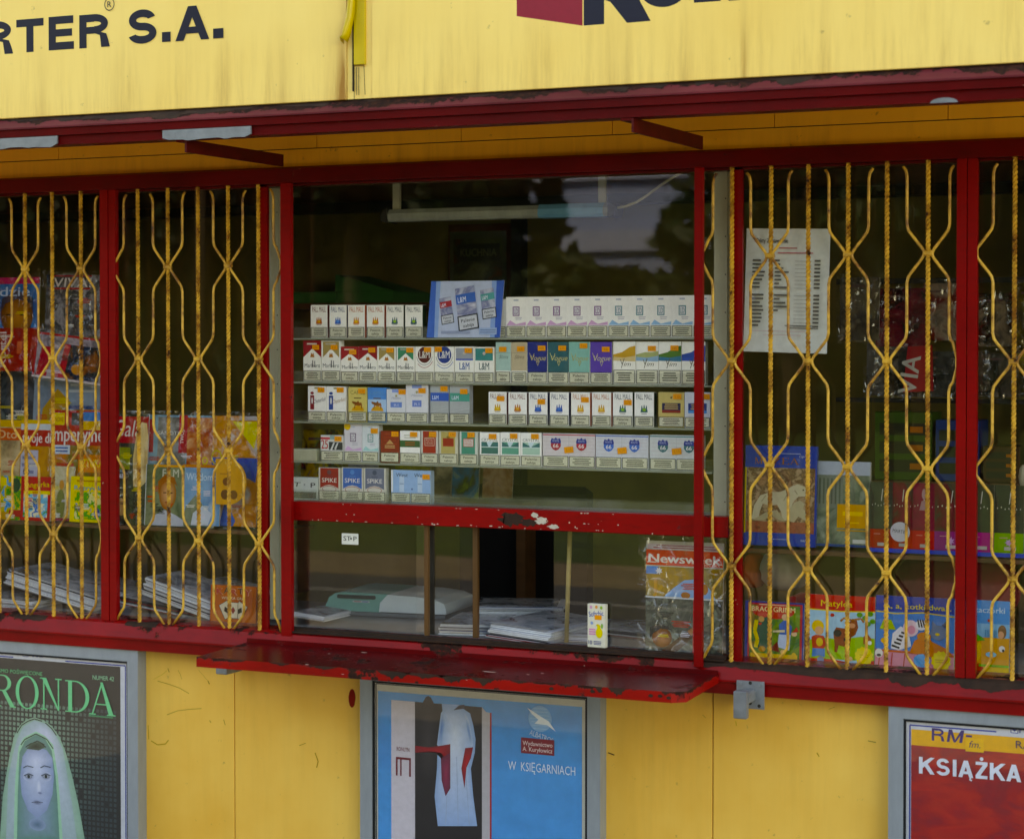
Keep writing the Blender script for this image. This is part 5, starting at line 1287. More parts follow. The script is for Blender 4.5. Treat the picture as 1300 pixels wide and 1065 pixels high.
P4 = [(407, 435.6, 552.6, m25, '#d6d6d4', 'short wide pack with red number 25 on the fourth shelf', 0, (429, 557), 1),
      (437, 459.4, 538, ldp('#5c3c68', '#d8b0d8'), '#d8d4dc', 'tall white pack with purple monogram and yellow disc on the fourth shelf', 0, None, 1),
      (459.7, 480.6, 538.5, ldp('#2f8a84', '#9cd0d0'), '#d4dce0', 'tall white pack with teal monogram on the fourth shelf', 1, (475.5, 547), 1),
      (483, 506.9, 547, redbrown, '#8e2418', 'red brown pack, left of the white pack with green band', 1, (501.8, 551), 1),
      (507.6, 532.6, 547, greenband, '#f4f2ee', 'white pack with dark green band on the fourth shelf', 1, (525, 551.5), 1),
      (534.4, 556, 547, royal('#a8241c', '#b03028', '#d8b8a8'), '#cac6be', 'white pack with red panel and red square emblem on the fourth shelf', 1, (549.5, 551.5), 1),
      (557.6, 581, 547.5, royal('#b8a468', '#a82c20', '#a82c20'), '#cac6b4', 'white pack with gold panel and red emblem on the fourth shelf', 1, (574.5, 551.5), 1),
      (583.5, 606.3, 548, royal('#2c8c78', '#d8d0cc', '#c86858'), '#ccd0c8', 'white pack with green panel and white emblem on the fourth shelf', 1, (598.5, 552), 1),
      (609, 634, 549, crystal('#2c6c64'), '#f4f2ee', 'white pack with dark green landscape, first of three landscape packs', 1, (625.5, 554), 1),
      (635, 660.6, 549, crystal('#4c9c88'), '#f4f2ee', 'white pack with mid green landscape, middle of three landscape packs', 1, (652.5, 553.5), 1),
      (661, 686.9, 549.5, crystal('#a4c8b8'), '#f4f2ee', 'white pack with pale green landscape, last of three landscape packs', 1, (679, 554), 1),
      (689, 754.8, 550.5, r66('#b83c4c', '#c05868'), '#d4ccd0', 'double pack with two red road shields', 0, (722, 571), 2),
      (756.2, 822.8, 552, r66('#2c6cc4', '#5c78b8'), '#ced0d8', 'double pack with two blue road shields', 0, (790, 572), 2),
      (824.8, 892, 552.5, r66('#2c6c74', '#4c8088'), '#ced2d4', 'double pack with two teal road shields', 0, (859, 573), 2)]
for a, b, tp, st, bd, d, bg, tg, lb in P4:
    r = pack(3, a, b, tp, st, d, bool(bg), tg if lb == 1 else None, body=bd, labs=lb, side='#a83040' if 'red road' in d else None, labh=.029 if lb == 1 else .031)
    if lb == 2: xx, zz = W(tg[0], tg[1], YP); price(r, xx-r.location.x, zz-SH[3], 1, .026, .016, .12)
    if 'yellow disc' in d: mb = MB(); mb.ell(.011, .098, .010, .010, '#e8b810', 16); mb.txt('nowy', .011, .096, .005, '#2c2c2c'); mb.build('sticker', r, (0, -.002, 0))
P5 = [(404.6, 432, 593.5, spike('#a0282a', '#6c3c48'), '#ccc8bc', 'white framed red pack with white letters on the bottom shelf', 0, None, 1),
      (433.4, 460.8, 593.5, spike('#1860b0', '#4c88c8'), '#ccc8bc', 'white framed blue pack with white letters on the bottom shelf', 0, None, 1),
      (461.8, 489.6, 594, spike('#646c84', '#404c64'), '#ccc8bc', 'white framed slate grey pack with white letters on the bottom shelf', 0, None, 1),
      (496.4, 546, 597, west, '#a8c0d8', 'pale blue double pack, right end of the bottom shelf', 0, (540.5, 605.5), 2)]
for a, b, tp, st, bd, d, bg, tg, lb in P5: pack(4, a, b, tp, st, d, bool(bg), tg, body=bd, labs=lb, labh=.028)
x0, x1 = X(369.5, YP), X(403.5, YP); zt = Z(386, 606, YP)
r = thing('carton', 'white carton with black letters ST P, left end of the bottom shelf', 'carton', (x0, YP, SH[4]), (0, 0, 0))
mb = MB(); w, h = x1-x0, zt-SH[4]; mb.box(0, w, 0, .03, 0, h, '#c4ccc8', PRINT, .001); mb.txt('ST', w*.12, h*.58, h*.20, '#181c1c', w=w*.42, al='c', bold=.03, sh=.2); mb.star(w*.5, h*.68, .004, '#8c9494', 6, .5); mb.txt('P', w*.82, h*.56, h*.21, '#181c1c', w=w*.18, bold=.03)
mb.rect(w*.0, h*.06, w*.94, h*.36, '#5c645c'); mb.lines(w*.05, w*.9, h*.1, h*.32, 3, '#20241f'); mb.build('box', r)
x0, x1 = X(372, YP, 580), X(402, YP, 580)
r = tag((lambda m: (m.box(0, x1-x0, .0, .03, 0, .033, '#aeb09c', PRINT, .001), m.rect(.001, .002, x1-x0-.001, .031, '#b8b8a4'), m.build('carton', None, (x0, YP, SH[3])))[-1])(MB()), 'low plain beige carton, left end of the fourth shelf', 'carton')
# price slip, stop sticker on the sliding pane
x0, z0 = W(434, 690.5, .0298); x1, z1 = W(455, 677.5, .0298)
mb = MB(); mb.rect(0, 0, x1-x0, z1-z0, '#dcdcd4'); mb.txt('ST P', (x1-x0)/2, .010, .0125, '#202020', w=(x1-x0)*.8, bold=.04); mb.ell((x1-x0)*.56, .016, .003, .003, '#303030', 8)
tag(mb.build('sticker', None, (x0, .0296, z0)), 'small white sticker ST P on the left sliding pane', 'sticker')
# ================================================================== magazines and books
SK = ('#e0b090', '#b87850', '#6c3c28', '#f0d0b8')
def mag(px0, py0, px1, py1, Y, label, art, name='magazine', cat='magazine', lean=-4, tilt=0, t_=.004, body='#c8c4bc', group=None, wrap=None, mat=GLOSSY, baseonly=False):
    pm = (py0+py1)/2; x0, x1 = X(px0, Y, pm), X(px1, Y, pm); pc = (px0+px1)/2
    z0, z1 = Z(pc, py1, Y), Z(pc, py0, Y); w, h = x1-x0, z1-z0
    r = thing(name, label, cat, (x0, Y, z0), (R(lean), R(tilt), 0), group)
    mb = MB(); mb.ink = mat; mb.box(0, w, 0, t_, 0, h, body, mat, .0006); art(mb, w, h)
    if name == 'magazine' and Y < .2:
        rl = random.Random(int(px0*3+py0)); ink = ['#e8e4dc', '#e0c838', '#1c1c20', '#d8d4e0', '#c82c24']
        for k in range(5):
            u, v, ww = w*rl.uniform(.04, .6), h*rl.uniform(.05, .62), w*rl.uniform(.16, .34); c_ = rl.choice(ink); n_ = rl.randint(2, 4); mb.lines(u, u+ww, v, v+n_*.0042, n_, c_, .5, .5)
    mb.build('cover' if name == 'magazine' else 'cover', r)
    if wrap:
        m2 = MB(); e = .008; n = 14; k = 10; rw = random.Random(int(px0*7+py0))
        vs = [(-e+(w+2*e)*i/n, -.006-rw.uniform(0, .004), -e+(h+2.4*e)*j/k) for j in range(k+1) for i in range(n+1)]
        m2.mesh(vs, [(j*(n+1)+i, j*(n+1)+i+1, (j+1)*(n+1)+i+1, (j+1)*(n+1)+i) for j in range(k) for i in range(n)], '#fff', FILM, True); m2.build('plastic_wrap', r)
    return r
def R_(mb, w, h, a, b, c, d, col, mat=None): mb.rect(a*w, b*h, c*w, d*h, col, mat)
GX = 'magazines in the left windows'
# --- left window 1
def a_ludzi(m, w, h):
    R_(m, w, h, 0, .46, 1, .93, '#2c5c9c', photo(('#1c3c78', '#3c74b4', '#284f8c'), 6, 1)); R_(m, w, h, 0, .93, 1, 1, '#c02c58'); m.gell(w*.60, h*.60, w*.30, h*.24, '#c08a64', '#5c3424', 24, .004, -.006); m.poly([(w*.3, h*.62), (w*.32, h*.78), (w*.6, h*.86), (w*.88, h*.78), (w*.9, h*.6), (w*.84, h*.72), (w*.6, h*.77), (w*.38, h*.72)], '#3a3440')
    m.line([(w*.40, h*.60), (w*.54, h*.60)], .004, '#2c1810'); m.line([(w*.66, h*.60), (w*.80, h*.60)], .004, '#2c1810')
    R_(m, w, h, 0, 0, 1, .46, '#b02018', photo(('#b42018', '#9c1814', '#c02c20'), 5, 2)); m.txt('Ludzie', w*.38, h*.80, h*.10, '#c8d8f0', w=w*.9, bold=.04); m.txt('Kortel', w*.42, h*.23, .028, '#d8c8c0', w=.105, rot=R(90), bold=.03); m.lines(w*.62, w*.72, h*.1, h*.4, 1, '#d08070'); m.lines(w*.06, w*.14, h*.3, h*.43, 2, '#d8a8a0')
mag(-22, 352, 47, 471, .14, 'magazine with blue cover and red lower half, far left of the photo, dark haired face', a_ludzi, wrap=1, lean=-3)
def a_viva(m, w, h):
    R_(m, w, h, 0, 0, 1, 1, '#303034', photo(('#141416', '#5c5c60', '#26262a', '#8c8a90', '#1c1c20'), 15, 6)); R_(m, w, h, .0, .82, .16, 1, '#202838'); m.txt('VIVA!', w*.42, h*.80, h*.15, '#d0c8c8', w=w*.62, bold=.03, sh=.1); R_(m, w, h, .12, .76, .72, .79, '#a01820'); R_(m, w, h, .12, .97, .74, .99, '#a01820')
mag(56, 348, 134, 426, .15, 'dark grey magazine with red underlined white title, wrapped in crinkled plastic, left window', a_viva, wrap=1, lean=-3, tilt=1)
def a_red(m, w, h):
    R_(m, w, h, 0, 0, 1, 1, '#b01c24'); R_(m, w, h, .03, .04, .96, .95, '#8c8490', photo(('#2a2a30', '#a89aa4', '#5c5660', '#d0c4c8'), 13, 3)); R_(m, w, h, .45, .06, .93, .80, '#10131c', photo(('#0c0e16', '#14203c', '#0e1018', '#9c4c14', '#14141c'), 12, 8)); m.poly([(w*.05, h*.05), (w*.2, h*.05), (w*.26, h*.7), (w*.1, h*.7)], '#b01c2c'); m.poly([(w*.36, h*.05), (w*.45, h*.06), (w*.5, h*.8), (w*.42, h*.8)], '#b01c2c'); m.ell(w*.62, h*.28, w*.08, h*.12, '#c87c1c'); R_(m, w, h, 0, 0, 1, .04, '#c8c0c4')
mag(40, 420, 131, 478, .135, 'red bordered magazine with two dark pictures, tilted in crinkled plastic, left window', a_red, wrap=1, lean=-3, tilt=6)
def a_blue(m, w, h):
    R_(m, w, h, 0, 0, 1, 1, '#6c7c8c', photo(('#505c6c', '#8494a4', '#6a7a8a'), 7, 9)); m.poly([(w*.1, 0), (w*.14, h*.5), (w*.35, h*.8), (w*.55, h*.6), (w*.4, 0)], '#b08c5c', None, ) if False else m.poly([(w*.1, 0), (w*.14, h*.5), (w*.35, h*.8), (w*.55, h*.6), (w*.4, 0)], '#b08c5c'); R_(m, w, h, .5, .1, .9, .55, '#2c4474'); m.lines(w*.55, w*.85, h*.2, h*.5, 3, '#8ca0c8'); m.lines(w*.5, w*.95, h*.72, h*.9, 2, '#b0b8c0')
mag(40, 476, 126, 562, .17, 'pale blue grey magazine with fair hair, behind the front row of the left window', a_blue, lean=-5)
def a_cosmo(m, w, h):
    R_(m, w, h, 0, 0, 1, 1, '#2c3034', photo(('#14181c', '#4c545c', '#24282c', '#5c6870'), 8, 12)); m.txt('Claudia', w*.72, h*.55, .016, '#90989c', w=.07, rot=R(80))
mag(-20, 468, 52, 560, .18, 'dark grey magazine with small slanted lettering, behind the front row at far left', a_cosmo, lean=-5)
YF = .12; SLF = 1.172
def a_teleg(m, w, h):
    R_(m, w, h, 0, 0, 1, 1, '#9c8468', photo(('#4c3c30', '#b09878', '#d8c0a0', '#6c5844'), 12, 4)); R_(m, w, h, 0, .80, 1, .92, '#d84c24'); R_(m, w, h, 0, .93, 1, 1, '#e0a818'); m.txt('Oto', w*.5, h*.82, h*.08, '#e8c0a0', w=w*.6, bold=.03)
mag(-18, 533, 26, 662, .145, 'magazine with orange title band and fair haired head, far left of front row', a_teleg)
def a_twoje(m, w, h):
    R_(m, w, h, 0, 0, 1, 1, '#b06c3c', photo(('#8c4c2c', '#c88c50', '#a05c34'), 9, 7)); R_(m, w, h, 0, .74, 1, .90, '#b41c20'); R_(m, w, h, 0, .9, 1, .96, '#c8d0d8'); R_(m, w, h, 0, .96, 1, 1, '#e0b020'); m.txt('twoje dni', w*.5, h*.775, h*.10, '#e8e0e0', w=w*.92, bold=.045); R_(m, w, h, .02, .34, .5, .70, '#b8b8cc'); m.lines(w*.06, w*.44, h*.38, h*.66, 4, '#7c80a0')
mag(22, 533, 68, 662, .14, 'magazine with red title band twoje and lilac text box, front row of left window', a_twoje)
def a_imp(m, w, h):
    R_(m, w, h, 0, 0, 1, 1, '#b04c28', photo(('#8c3c24', '#c87848', '#6c5c28', '#b04c28'), 9, 17)); R_(m, w, h, 0, .68, 1, .99, '#b41418'); m.txt('Imperyjne', w*.46, h*.715, h*.135, '#e4dcdc', w=w*.98, bold=.03); R_(m, w, h, .02, .86, .22, .97, '#e4c010'); m.txt('NOWE', w*.12, h*.89, h*.04, '#9c2010', w=w*.15); R_(m, w, h, .35, .86, .6, .97, '#3c3c44'); R_(m, w, h, .55, .90, 1, .98, '#5c88c4'); R_(m, w, h, .5, .82, 1, .90, '#e4a818')
    R_(m, w, h, .02, .60, .34, .68, '#c8d4e4'); m.lines(w*.05, w*.32, h*.61, h*.67, 2, '#3c5ca0'); R_(m, w, h, .1, .34, .42, .52, '#b42c20'); m.lines(w*.14, w*.4, h*.37, h*.49, 3, '#d88c70'); R_(m, w, h, .5, .44, 1, .60, '#e0760c'); m.txt('SZTUKA', w*.74, h*.49, h*.07, '#e8c81c', w=w*.44, bold=.03)
mag(62, 520, 131, 662, .132, 'tall magazine with big white letters on red, behind the yellow puzzle magazine', a_imp, wrap=1)
def a_p1(m, w, h):
    R_(m, w, h, 0, 0, 1, 1, '#2c78c0', photo(('#1c64b0', '#58a4d8', '#c8b020', '#3c8c3c', '#d86020', '#e4c828'), 26, 3, False)); R_(m, w, h, 0, .78, .5, .96, '#e8cc18'); R_(m, w, h, 0, 0, .6, .2, '#c08820'); m.ell(w*.78, h*.8, w*.14, h*.16, '#1c3c2c'); R_(m, w, h, .6, .1, 1, .25, '#b42024')
mag(-14, 604, 27.5, 661, .120, 'small blue and yellow puzzle magazine, far left of the front row', a_p1, name='magazine')
def a_p2(m, w, h):
    R_(m, w, h, 0, 0, 1, 1, '#c01c24'); R_(m, w, h, .10, .08, .9, .62, '#88b4c8', photo(('#3c8c44', '#78b8d8', '#e8e0c0', '#2c6cc0', '#e0b818'), 26, 5, False)); R_(m, w, h, .1, .6, .98, .68, '#e8cc18'); m.txt('Angorka', w*.55, h*.76, h*.12, '#e0c028', w=w*.8, bold=.04, rot=.05)
mag(25, 605, 63, 661, .116, 'small red puzzle magazine with farm picture, front row of left window', a_p2)
def a_p3(m, w, h):
    R_(m, w, h, 0, 0, 1, 1, '#7c7858', photo(('#4c5c34', '#a89c74', '#c8c0a8', '#5c6844'), 12, 3)); m.ell(w*.48, h*.3, w*.18, h*.28, '#6c7048'); m.ell(w*.5, h*.66, w*.10, h*.09, '#c09068'); R_(m, w, h, 0, 0, 1, .05, '#8c1c3c')
mag(61, 592, 92, 661, .124, 'grey green magazine with standing figure, left of the yellow puzzle magazine', a_p3)
def a_p4(m, w, h):
    R_(m, w, h, 0, 0, 1, 1, '#e8cc14'); R_(m, w, h, .12, .06, .96, .66, '#d0b828', photo(('#e8cc14', '#e8e0a0', '#4c9c3c', '#e8cc14', '#2c78c0', '#d8481c'), 26, 6, False)); m.txt('Rozrywka', w*.5, h*.70, h*.10, '#4c8cb4', w=w*.8, bold=.03); m.lines(w*.1, w*.9, h*.86, h*.94, 1, '#c08010'); m.ell(w*.72, h*.2, w*.08, h*.12, '#1c3c8c')
mag(88, 605, 136, 663, .112, 'small bright yellow puzzle magazine beside the left mullion', a_p4)
# --- left window 2
def a_gala(m, w, h):
    R_(m, w, h, 0, 0, 1, 1, '#1c1e1c', photo(('#101210', '#2c342c', '#141614', '#4c543c'), 9, 5)); R_(m, w, h, 0, .74, 1, .98, '#b01c24'); m.txt('Gala', w*.38, h*.80, h*.15, '#e0d8d4', w=w*.8, sh=.15, bold=.01)
    m.poly([(w*.62, h*.35), (w*.58, h*.6), (w*.66, h*.84), (w*.8, h*.93), (w*.95, h*.92), (w, h*.8), (w, h*.4), (w*.82, h*.34)], '#c8a878', photo(('#8c6c44', '#d8b888', '#e8d0a4', '#a8845c'), 22, 7, True, (1, 1, .25)))
    R_(m, w, h, 0, .5, .5, .7, '#5c6428', photo(('#2c3418', '#7c8434', '#3c4420'), 9, 2)); m.ell(w*.3, h*.16, w*.14, h*.08, '#a07c60'); R_(m, w, h, 0, .33, .4, .335, '#a0a0a0')
mag(140, 526, 184, 666, .13, 'dark magazine with red title and long blond hair, right of the left mullion', a_gala, wrap=1)
def a_7dni(m, w, h):
    R_(m, w, h, 0, 0, 1, 1, '#6890a8', photo(('#54788c', '#80a4b8', '#6c94ac'), 5, 3)); R_(m, w, h, .18, .50, .58, .98, '#585858', photo(('#2c2c2c', '#8c8c8c', '#4c4c4c', '#707070'), 12, 4)); R_(m, w, h, .0, .66, .12, .96, '#b0182c'); m.txt('TWOJA', w*.06, h*.80, .012, '#e8e0e0', w=.046, rot=R(90), bold=.03); m.txt('SAMOTNI', w*.36, h*.82, .011, '#d8d8d8', w=w*.36, bold=.03)
    R_(m, w, h, .48, .66, .60, 1, '#b0182c'); m.txt('TWOJA', w*.55, h*.82, .012, '#e8e0e0', w=.05, rot=R(90), bold=.03); R_(m, w, h, .6, .5, 1, .98, '#b0503c', photo(('#b42c2c', '#d8a080', '#a83c34', '#e8b890'), 10, 11)); m.txt('o', w*.86, h*.56, h*.11, '#d8c024', w=w*.08); R_(m, w, h, 0, .42, 1, .475, '#d08c3c')
mag(180, 527, 270, 668, .14, 'magazine with two red vertical labels over grey blue cover, middle of second window', a_7dni, wrap=1)
def a_boy(m, w, h):
    R_(m, w, h, 0, 0, 1, 1, '#606850', photo(('#3c4434', '#7c8468', '#4c5840', '#8c9078'), 8, 21)); m.txt('FILM', w*.64, h*.80, h*.13, '#c8c8b8', w=w*.42, bold=.03)
    m.poly([(w*.12, 0), (w*.2, h*.14), (w*.5, h*.26), (w*.8, h*.18), (w, h*.1), (w, 0)], '#b8bcc8'); m.gell(w*.58, h*.52, w*.22, h*.26, '#e0b494', '#a0684c', 24); m.poly([(w*.34, h*.5), (w*.32, h*.72), (w*.5, h*.84), (w*.74, h*.8), (w*.84, h*.62), (w*.78, h*.68), (w*.56, h*.74), (w*.42, h*.66)], '#a05c38')
    m.line([(w*.47, h*.54), (w*.55, h*.54)], .003, '#3c2418'); m.line([(w*.63, h*.54), (w*.71, h*.54)], .003, '#3c2418'); m.line([(w*.52, h*.38), (w*.66, h*.39)], .003, '#7c3428'); R_(m, w, h, 0, 0, .02, 1, '#c8ccd0'); R_(m, w, h, .2, .96, 1, 1, '#d8944c'); m.lines(w*.05, w*.25, h*.36, h*.5, 2, '#c84c2c')
mag(183, 590, 232, 667, .115, 'green grey magazine with a red haired boy in a white shirt, second window', a_boy)
def a_sea(m, w, h):
    R_(m, w, h, 0, 0, 1, 1, '#6c94bc', photo(('#5484b4', '#8cb0d0', '#6c94bc', '#b8c8d4'), 5, 25)); m.poly([(0, 0), (w*.1, h*.3), (w*.35, h*.5), (w*.6, h*.3), (w*.7, h*.05), (w*.6, 0)], '#5c6458', photo(('#3c4438', '#7c8470', '#c8ccd0'), 10, 2)); m.poly([(w*.25, 0), (w*.3, h*.2), (w*.55, h*.33), (w*.8, h*.2), (w*.7, 0)], '#c4ccd8'); m.txt('Wiadomo', w*.5, h*.74, h*.12, '#c8dcec', w=w*.82, bold=.02); R_(m, w, h, 0, .95, 1, 1, '#c88460')
mag(230, 590, 278, 667, .117, 'pale blue magazine with a light jacket, left of the orange disc', a_sea)
def a_fruit(m, w, h):
    R_(m, w, h, 0, 0, 1, 1, '#c87438', photo(('#a8481c', '#e09048', '#c8c8cc', '#b85c2c'), 9, 31)); R_(m, w, h, 0, .88, 1, .96, '#d08840'); R_(m, w, h, .0, .55, 1, .62, '#2048b0'); m.poly([(w*.42, h*.95), (w, h*.95), (w*.9, h*.7), (w*.6, h*.86)], '#e8d414'); m.poly([(w*.08, h*.38), (w*.5, h*.5), (w*.95, h*.4), (w, h*.58), (0, h*.6)], '#2450b4'); m.ring(w*.1, h*.62, w*.12, h*.07, w*.03, h*.015, '#d8b81c'); m.poly([(w*.2, 0), (w*.32, h*.24), (w*.55, h*.05), (w*.5, 0)], '#2858b8')
mag(266, 528, 325, 668, .137, 'orange fruit magazine with blue stripes and yellow corner, beside the right post of second window', a_fruit, wrap=1)
# orange disc
x0, z0 = W(274, 640, .105); x1, z1 = W(313, 583, .105); w, h = x1-x0, z1-z0
mb = MB(); pts = [(0, 0), (0, h)]+[(w*.35+w*.65*math.sin(R(a)), h/2+h/2*math.cos(R(a))) for a in range(0, 181, 10)]
pts = [(0, .0), (0, h)]+[(w*.42+w*.58*math.sin(R(a)), h/2+h/2*math.cos(R(a))) for a in range(0, 181, 12)]
mb.extr(pts[::-1][::-1], 0, .0015, '#d89414', PRINT); mb.poly(pts, '#dc9814')
for k in range(9): a = R(-10+20*k); mb.txt('WIELKA EDYCJA'[k+3], w*.42+w*.48*math.sin(a), h/2+h*.40*math.cos(a), .007, '#f0d8a0', rot=-a)
mb.ell(w*.35, h*.50, w*.12, h*.09, '#7c4418'); mb.ell(w*.3, h*.22, w*.13, h*.11, '#6c3c14'); mb.ell(w*.58, h*.22, w*.13, h*.10, '#7c4818'); mb.lines(w*.1, w*.45, h*.64, h*.7, 1, '#b87414')
o = mb.build('gift_tag', None, (x0, .105, z0)); tag(o, 'round orange card with small bears, in front of the magazines of second window', 'gift tag')
# wooden magazine shelves and counters
def shelfthing(px0, px1, z, y0, y1, label, x0=None, x1=None):
    mb = MB(); a = X(px0, y0, 660) if x0 is None else x0; b = X(px1, y0, 660) if x1 is None else x1
    mb.box(0, b-a, 0, y1-y0, -.012, -.001, '#6b4524', BROWNW, .001); return tag(mb.build('shelf', None, (a, y0, z)), label, 'shelf')
shelfthing(0, 343, 1.170, .095, .34, 'thin brown shelf carrying the front row of magazines, left windows', x0=-2.38)
shelfthing(946, 1300, Z(1000, 697, .13), .12, .42, 'brown shelf under the row of book spines, right windows', x1=KX1-.06)
mb = MB(); mb.box(0, KX1+2.34, 0, .52, -.03, 0, '#77787a', GREYC, .002)
tag(mb.build('inner_counter', None, (-2.38, .078, .911)), 'grey counter running inside the kiosk below all windows', 'counter')

# stacks of papers
def stack(px, py, Y, w, d, n, rz, label, thick=.0022, tilt=0, cols=('#c8ccd4', '#a8acb8', '#d8dce0'), zbase=.912, fan=.004):
    x = X(px, Y, py); r = thing('paper_stack', label, 'newspapers', (x, Y, zbase), (0, R(tilt), R(rz)), None); rs = random.Random(int(px)); 
    mb = MB()
    for i in range(n):
        dx, dy = rs.uniform(-fan, fan)+i*fan*.3, rs.uniform(-.006, .006); z = i*thick*1.35
        c = rs.choice(cols)
        mb.box(dx, w+dx, dy, d+dy, z, z+thick, c, MATTE, .0004)
        if rs.random() < .25: mb.box(dx+.002, w+dx-.002, dy-.0015, dy+.01, z+thick*.9, z+thick*1.3, rs.choice(['#2c2c34', '#8c1c24', '#2c4878']), MATTE)
    mb.build('sheets', r)
    mb = MB(); z = n*thick*1.35; mb.box(fan, w-fan, 0, d, z, z+.0008, '#8c8c90', photo(('#1c1c20', '#8c9098', '#c8c8cc', '#5c2024'), 12, n), .0003); mb.build('front_page', r)
    return r
stack(6, 775, .11, .33, .22, 9, 0, 'fanned white newspapers sloping down to the right, bottom of the left window', .004, 12, fan=.002, zbase=.975)
stack(-30, 780, .085, .2, .15, 5, 0, 'low pile of papers at the far left end of the sill', .004, 2)
stack(56, 780, .2, .30, .2, 8, 4, 'pile of white papers behind the fanned newspapers, left window', .004, 9, zbase=.955)
stack(180, 785, .10, .24, .2, 9, 0, 'thick white paper stack sloping towards the orange card game box', .0044, 15, fan=.0015, zbase=.972)
stack(150, 790, .13, .26, .2, 6, 0, 'flat dark and red magazines under the sloping white stack', .003, 7, cols=('#2c2c30', '#8c2030', '#b0b4bc', '#3c3c40'), zbase=.935)
stack(232, 790, .22, .2, .2, 6, -6, 'dark pile with yellow edges behind the white stack', .004, 9, cols=('#26262c', '#a08820', '#3c3c6c', '#b8bcc8'), zbase=.965)
stack(372, 800, .12, .10, .15, 4, 0, 'few white papers in the lower left corner of the serving window', .003, 5, zbase=.93)
stack(556, 805, .10, .17, .25, 7, 12, 'newspapers lying in the open serving hatch, left part', .003, 0)
stack(618, 806, .09, .19, .3, 10, -8, 'thick newspaper pile in the middle of the open serving hatch', .0032, 3)
stack(600, 800, .33, .24, .2, 12, 20, 'folded grey newspapers behind the open hatch', .003, 0)
stack(700, 808, .12, .12, .2, 5, 10, 'thin loose papers behind the small white tissue box', .0028, 0)
stack(752, 806, .25, .2, .2, 6, -14, 'scattered dark red and white leaflets left of the wrapped magazine', .0028, 0, cols=('#5c1c20', '#2c2c30', '#c8c8cc'))

# card game box
def a_karty(m, w, h):
    R_(m, w, h, 0, 0, 1, 1, '#b4481c', photo(('#a03c18', '#c45820', '#b44c1c'), 8, 3)); m.lines(w*.05, w*.15, h*.28, h*.32, 1, '#d8c0a0')
    for i, (c, col) in enumerate(zip('KARTY', ('#b42828', '#24241c', '#b42828', '#24241c', '#b42828'))): (m.txt(c, w*(.2+.155*i)+.001, h*(.755+.03*(i % 2)), h*.165, '#e0b890', w=w*.15, bold=.05), m.txt(c, w*(.2+.155*i), h*(.76+.03*(i % 2)), h*.15, col, w=w*.13, bold=.05))
    m.txt('WIELKA GRA', w*.5, h*.64, h*.07, '#e0d0b0', w=w*.5, bold=.02)
    for k, a in ((0, -.5), (2, .5), (1, 0)):
        cx, cy = w*(.36+.15*k), h*.36; c_, s_ = math.cos(-a), math.sin(-a)
        def T_(p, q): return (cx+p*c_-q*s_, cy+p*s_+q*c_)
        a_, b_ = w*.10, h*.20; m.poly([T_(-a_*1.1, -b_*1.06), T_(a_*1.1, -b_*1.06), T_(a_*1.1, b_*1.06), T_(-a_*1.1, b_*1.06)], '#24140c'); m.poly([T_(-a_, -b_), T_(a_, -b_), T_(a_, b_), T_(-a_, b_)], '#d8ccb0'); m.poly([T_(-a_*.5, 0), T_(0, -b_*.5), T_(a_*.5, 0), T_(0, b_*.5)], '#8c3028' if k == 1 else '#24241c')
mag(266.5, 743.5, 324.5, 792, .085, 'orange card game box reading KARTY in the corner of second window', a_karty, name='game_box', cat='game box', lean=-3, t_=.02, body='#a8441c', mat=PRINT)

# ================================================================== serving window contents
t = thing('cash_register', 'teal and white cash register standing behind the left sliding pane', 'cash register', (X(413, .34, 790), .34, .912), (0, 0, R(6)))
x1 = X(560, .34, 790)-X(413, .34, 790)
TEAL = plain('teal plastic', '#5c9c94', .4, .5, 0, 12, .1); WHP = plain('white plastic', '#c4d0d4', .35, .5, 0, 12, .1)
h_ = Z(480, 748, .34)-.912-.014
mb = MB()
def rprism(mb, prof, y0, y1, mat): mb.extr(prof, y0, y1, '#888888', mat)
w = x1
prof = [(0, .012), (0, h_*.35), (.012, h_*.75), (.032, h_*.94), (.06, h_), (w*.52, h_*.97), (w*.46, h_*.6), (w*.45, .012)]
rprism(mb, prof, 0, .24, TEAL); mb.build('body', t)
prof = [(w*.451, .014), (w*.461, h_*.6), (w*.521, h_*.965), (w*.75, h_*.93), (w*.9, h_*.84), (w*.985, h_*.66), (w, h_*.35), (w, .014)]
mb = MB(); rprism(mb, prof, -.004, .236, WHP); mb.build('cover', t)
mb = MB(); mb.box(.04, w*.42, -.006, -.0005, h_*.74, h_*.9, '#2a3430', MATTE, .002); mb.build('display', t)
mb = MB(); mb.box(0, w, -.01, .25, 0, .0115, '#60686c', MATTE, .002); mb.build('base', t)
mb = MB(); mb.rect(w*.23, h_*.58, w*.37, h_*.65, '#b0b8c0'); mb.rect(w*.24, h_*.6, w*.3, h_*.63, '#b04c48'); mb.rect(w*.31, h_*.6, w*.36, h_*.63, '#4858a0'); mb.build('badge', t, (0, -.001, 0))

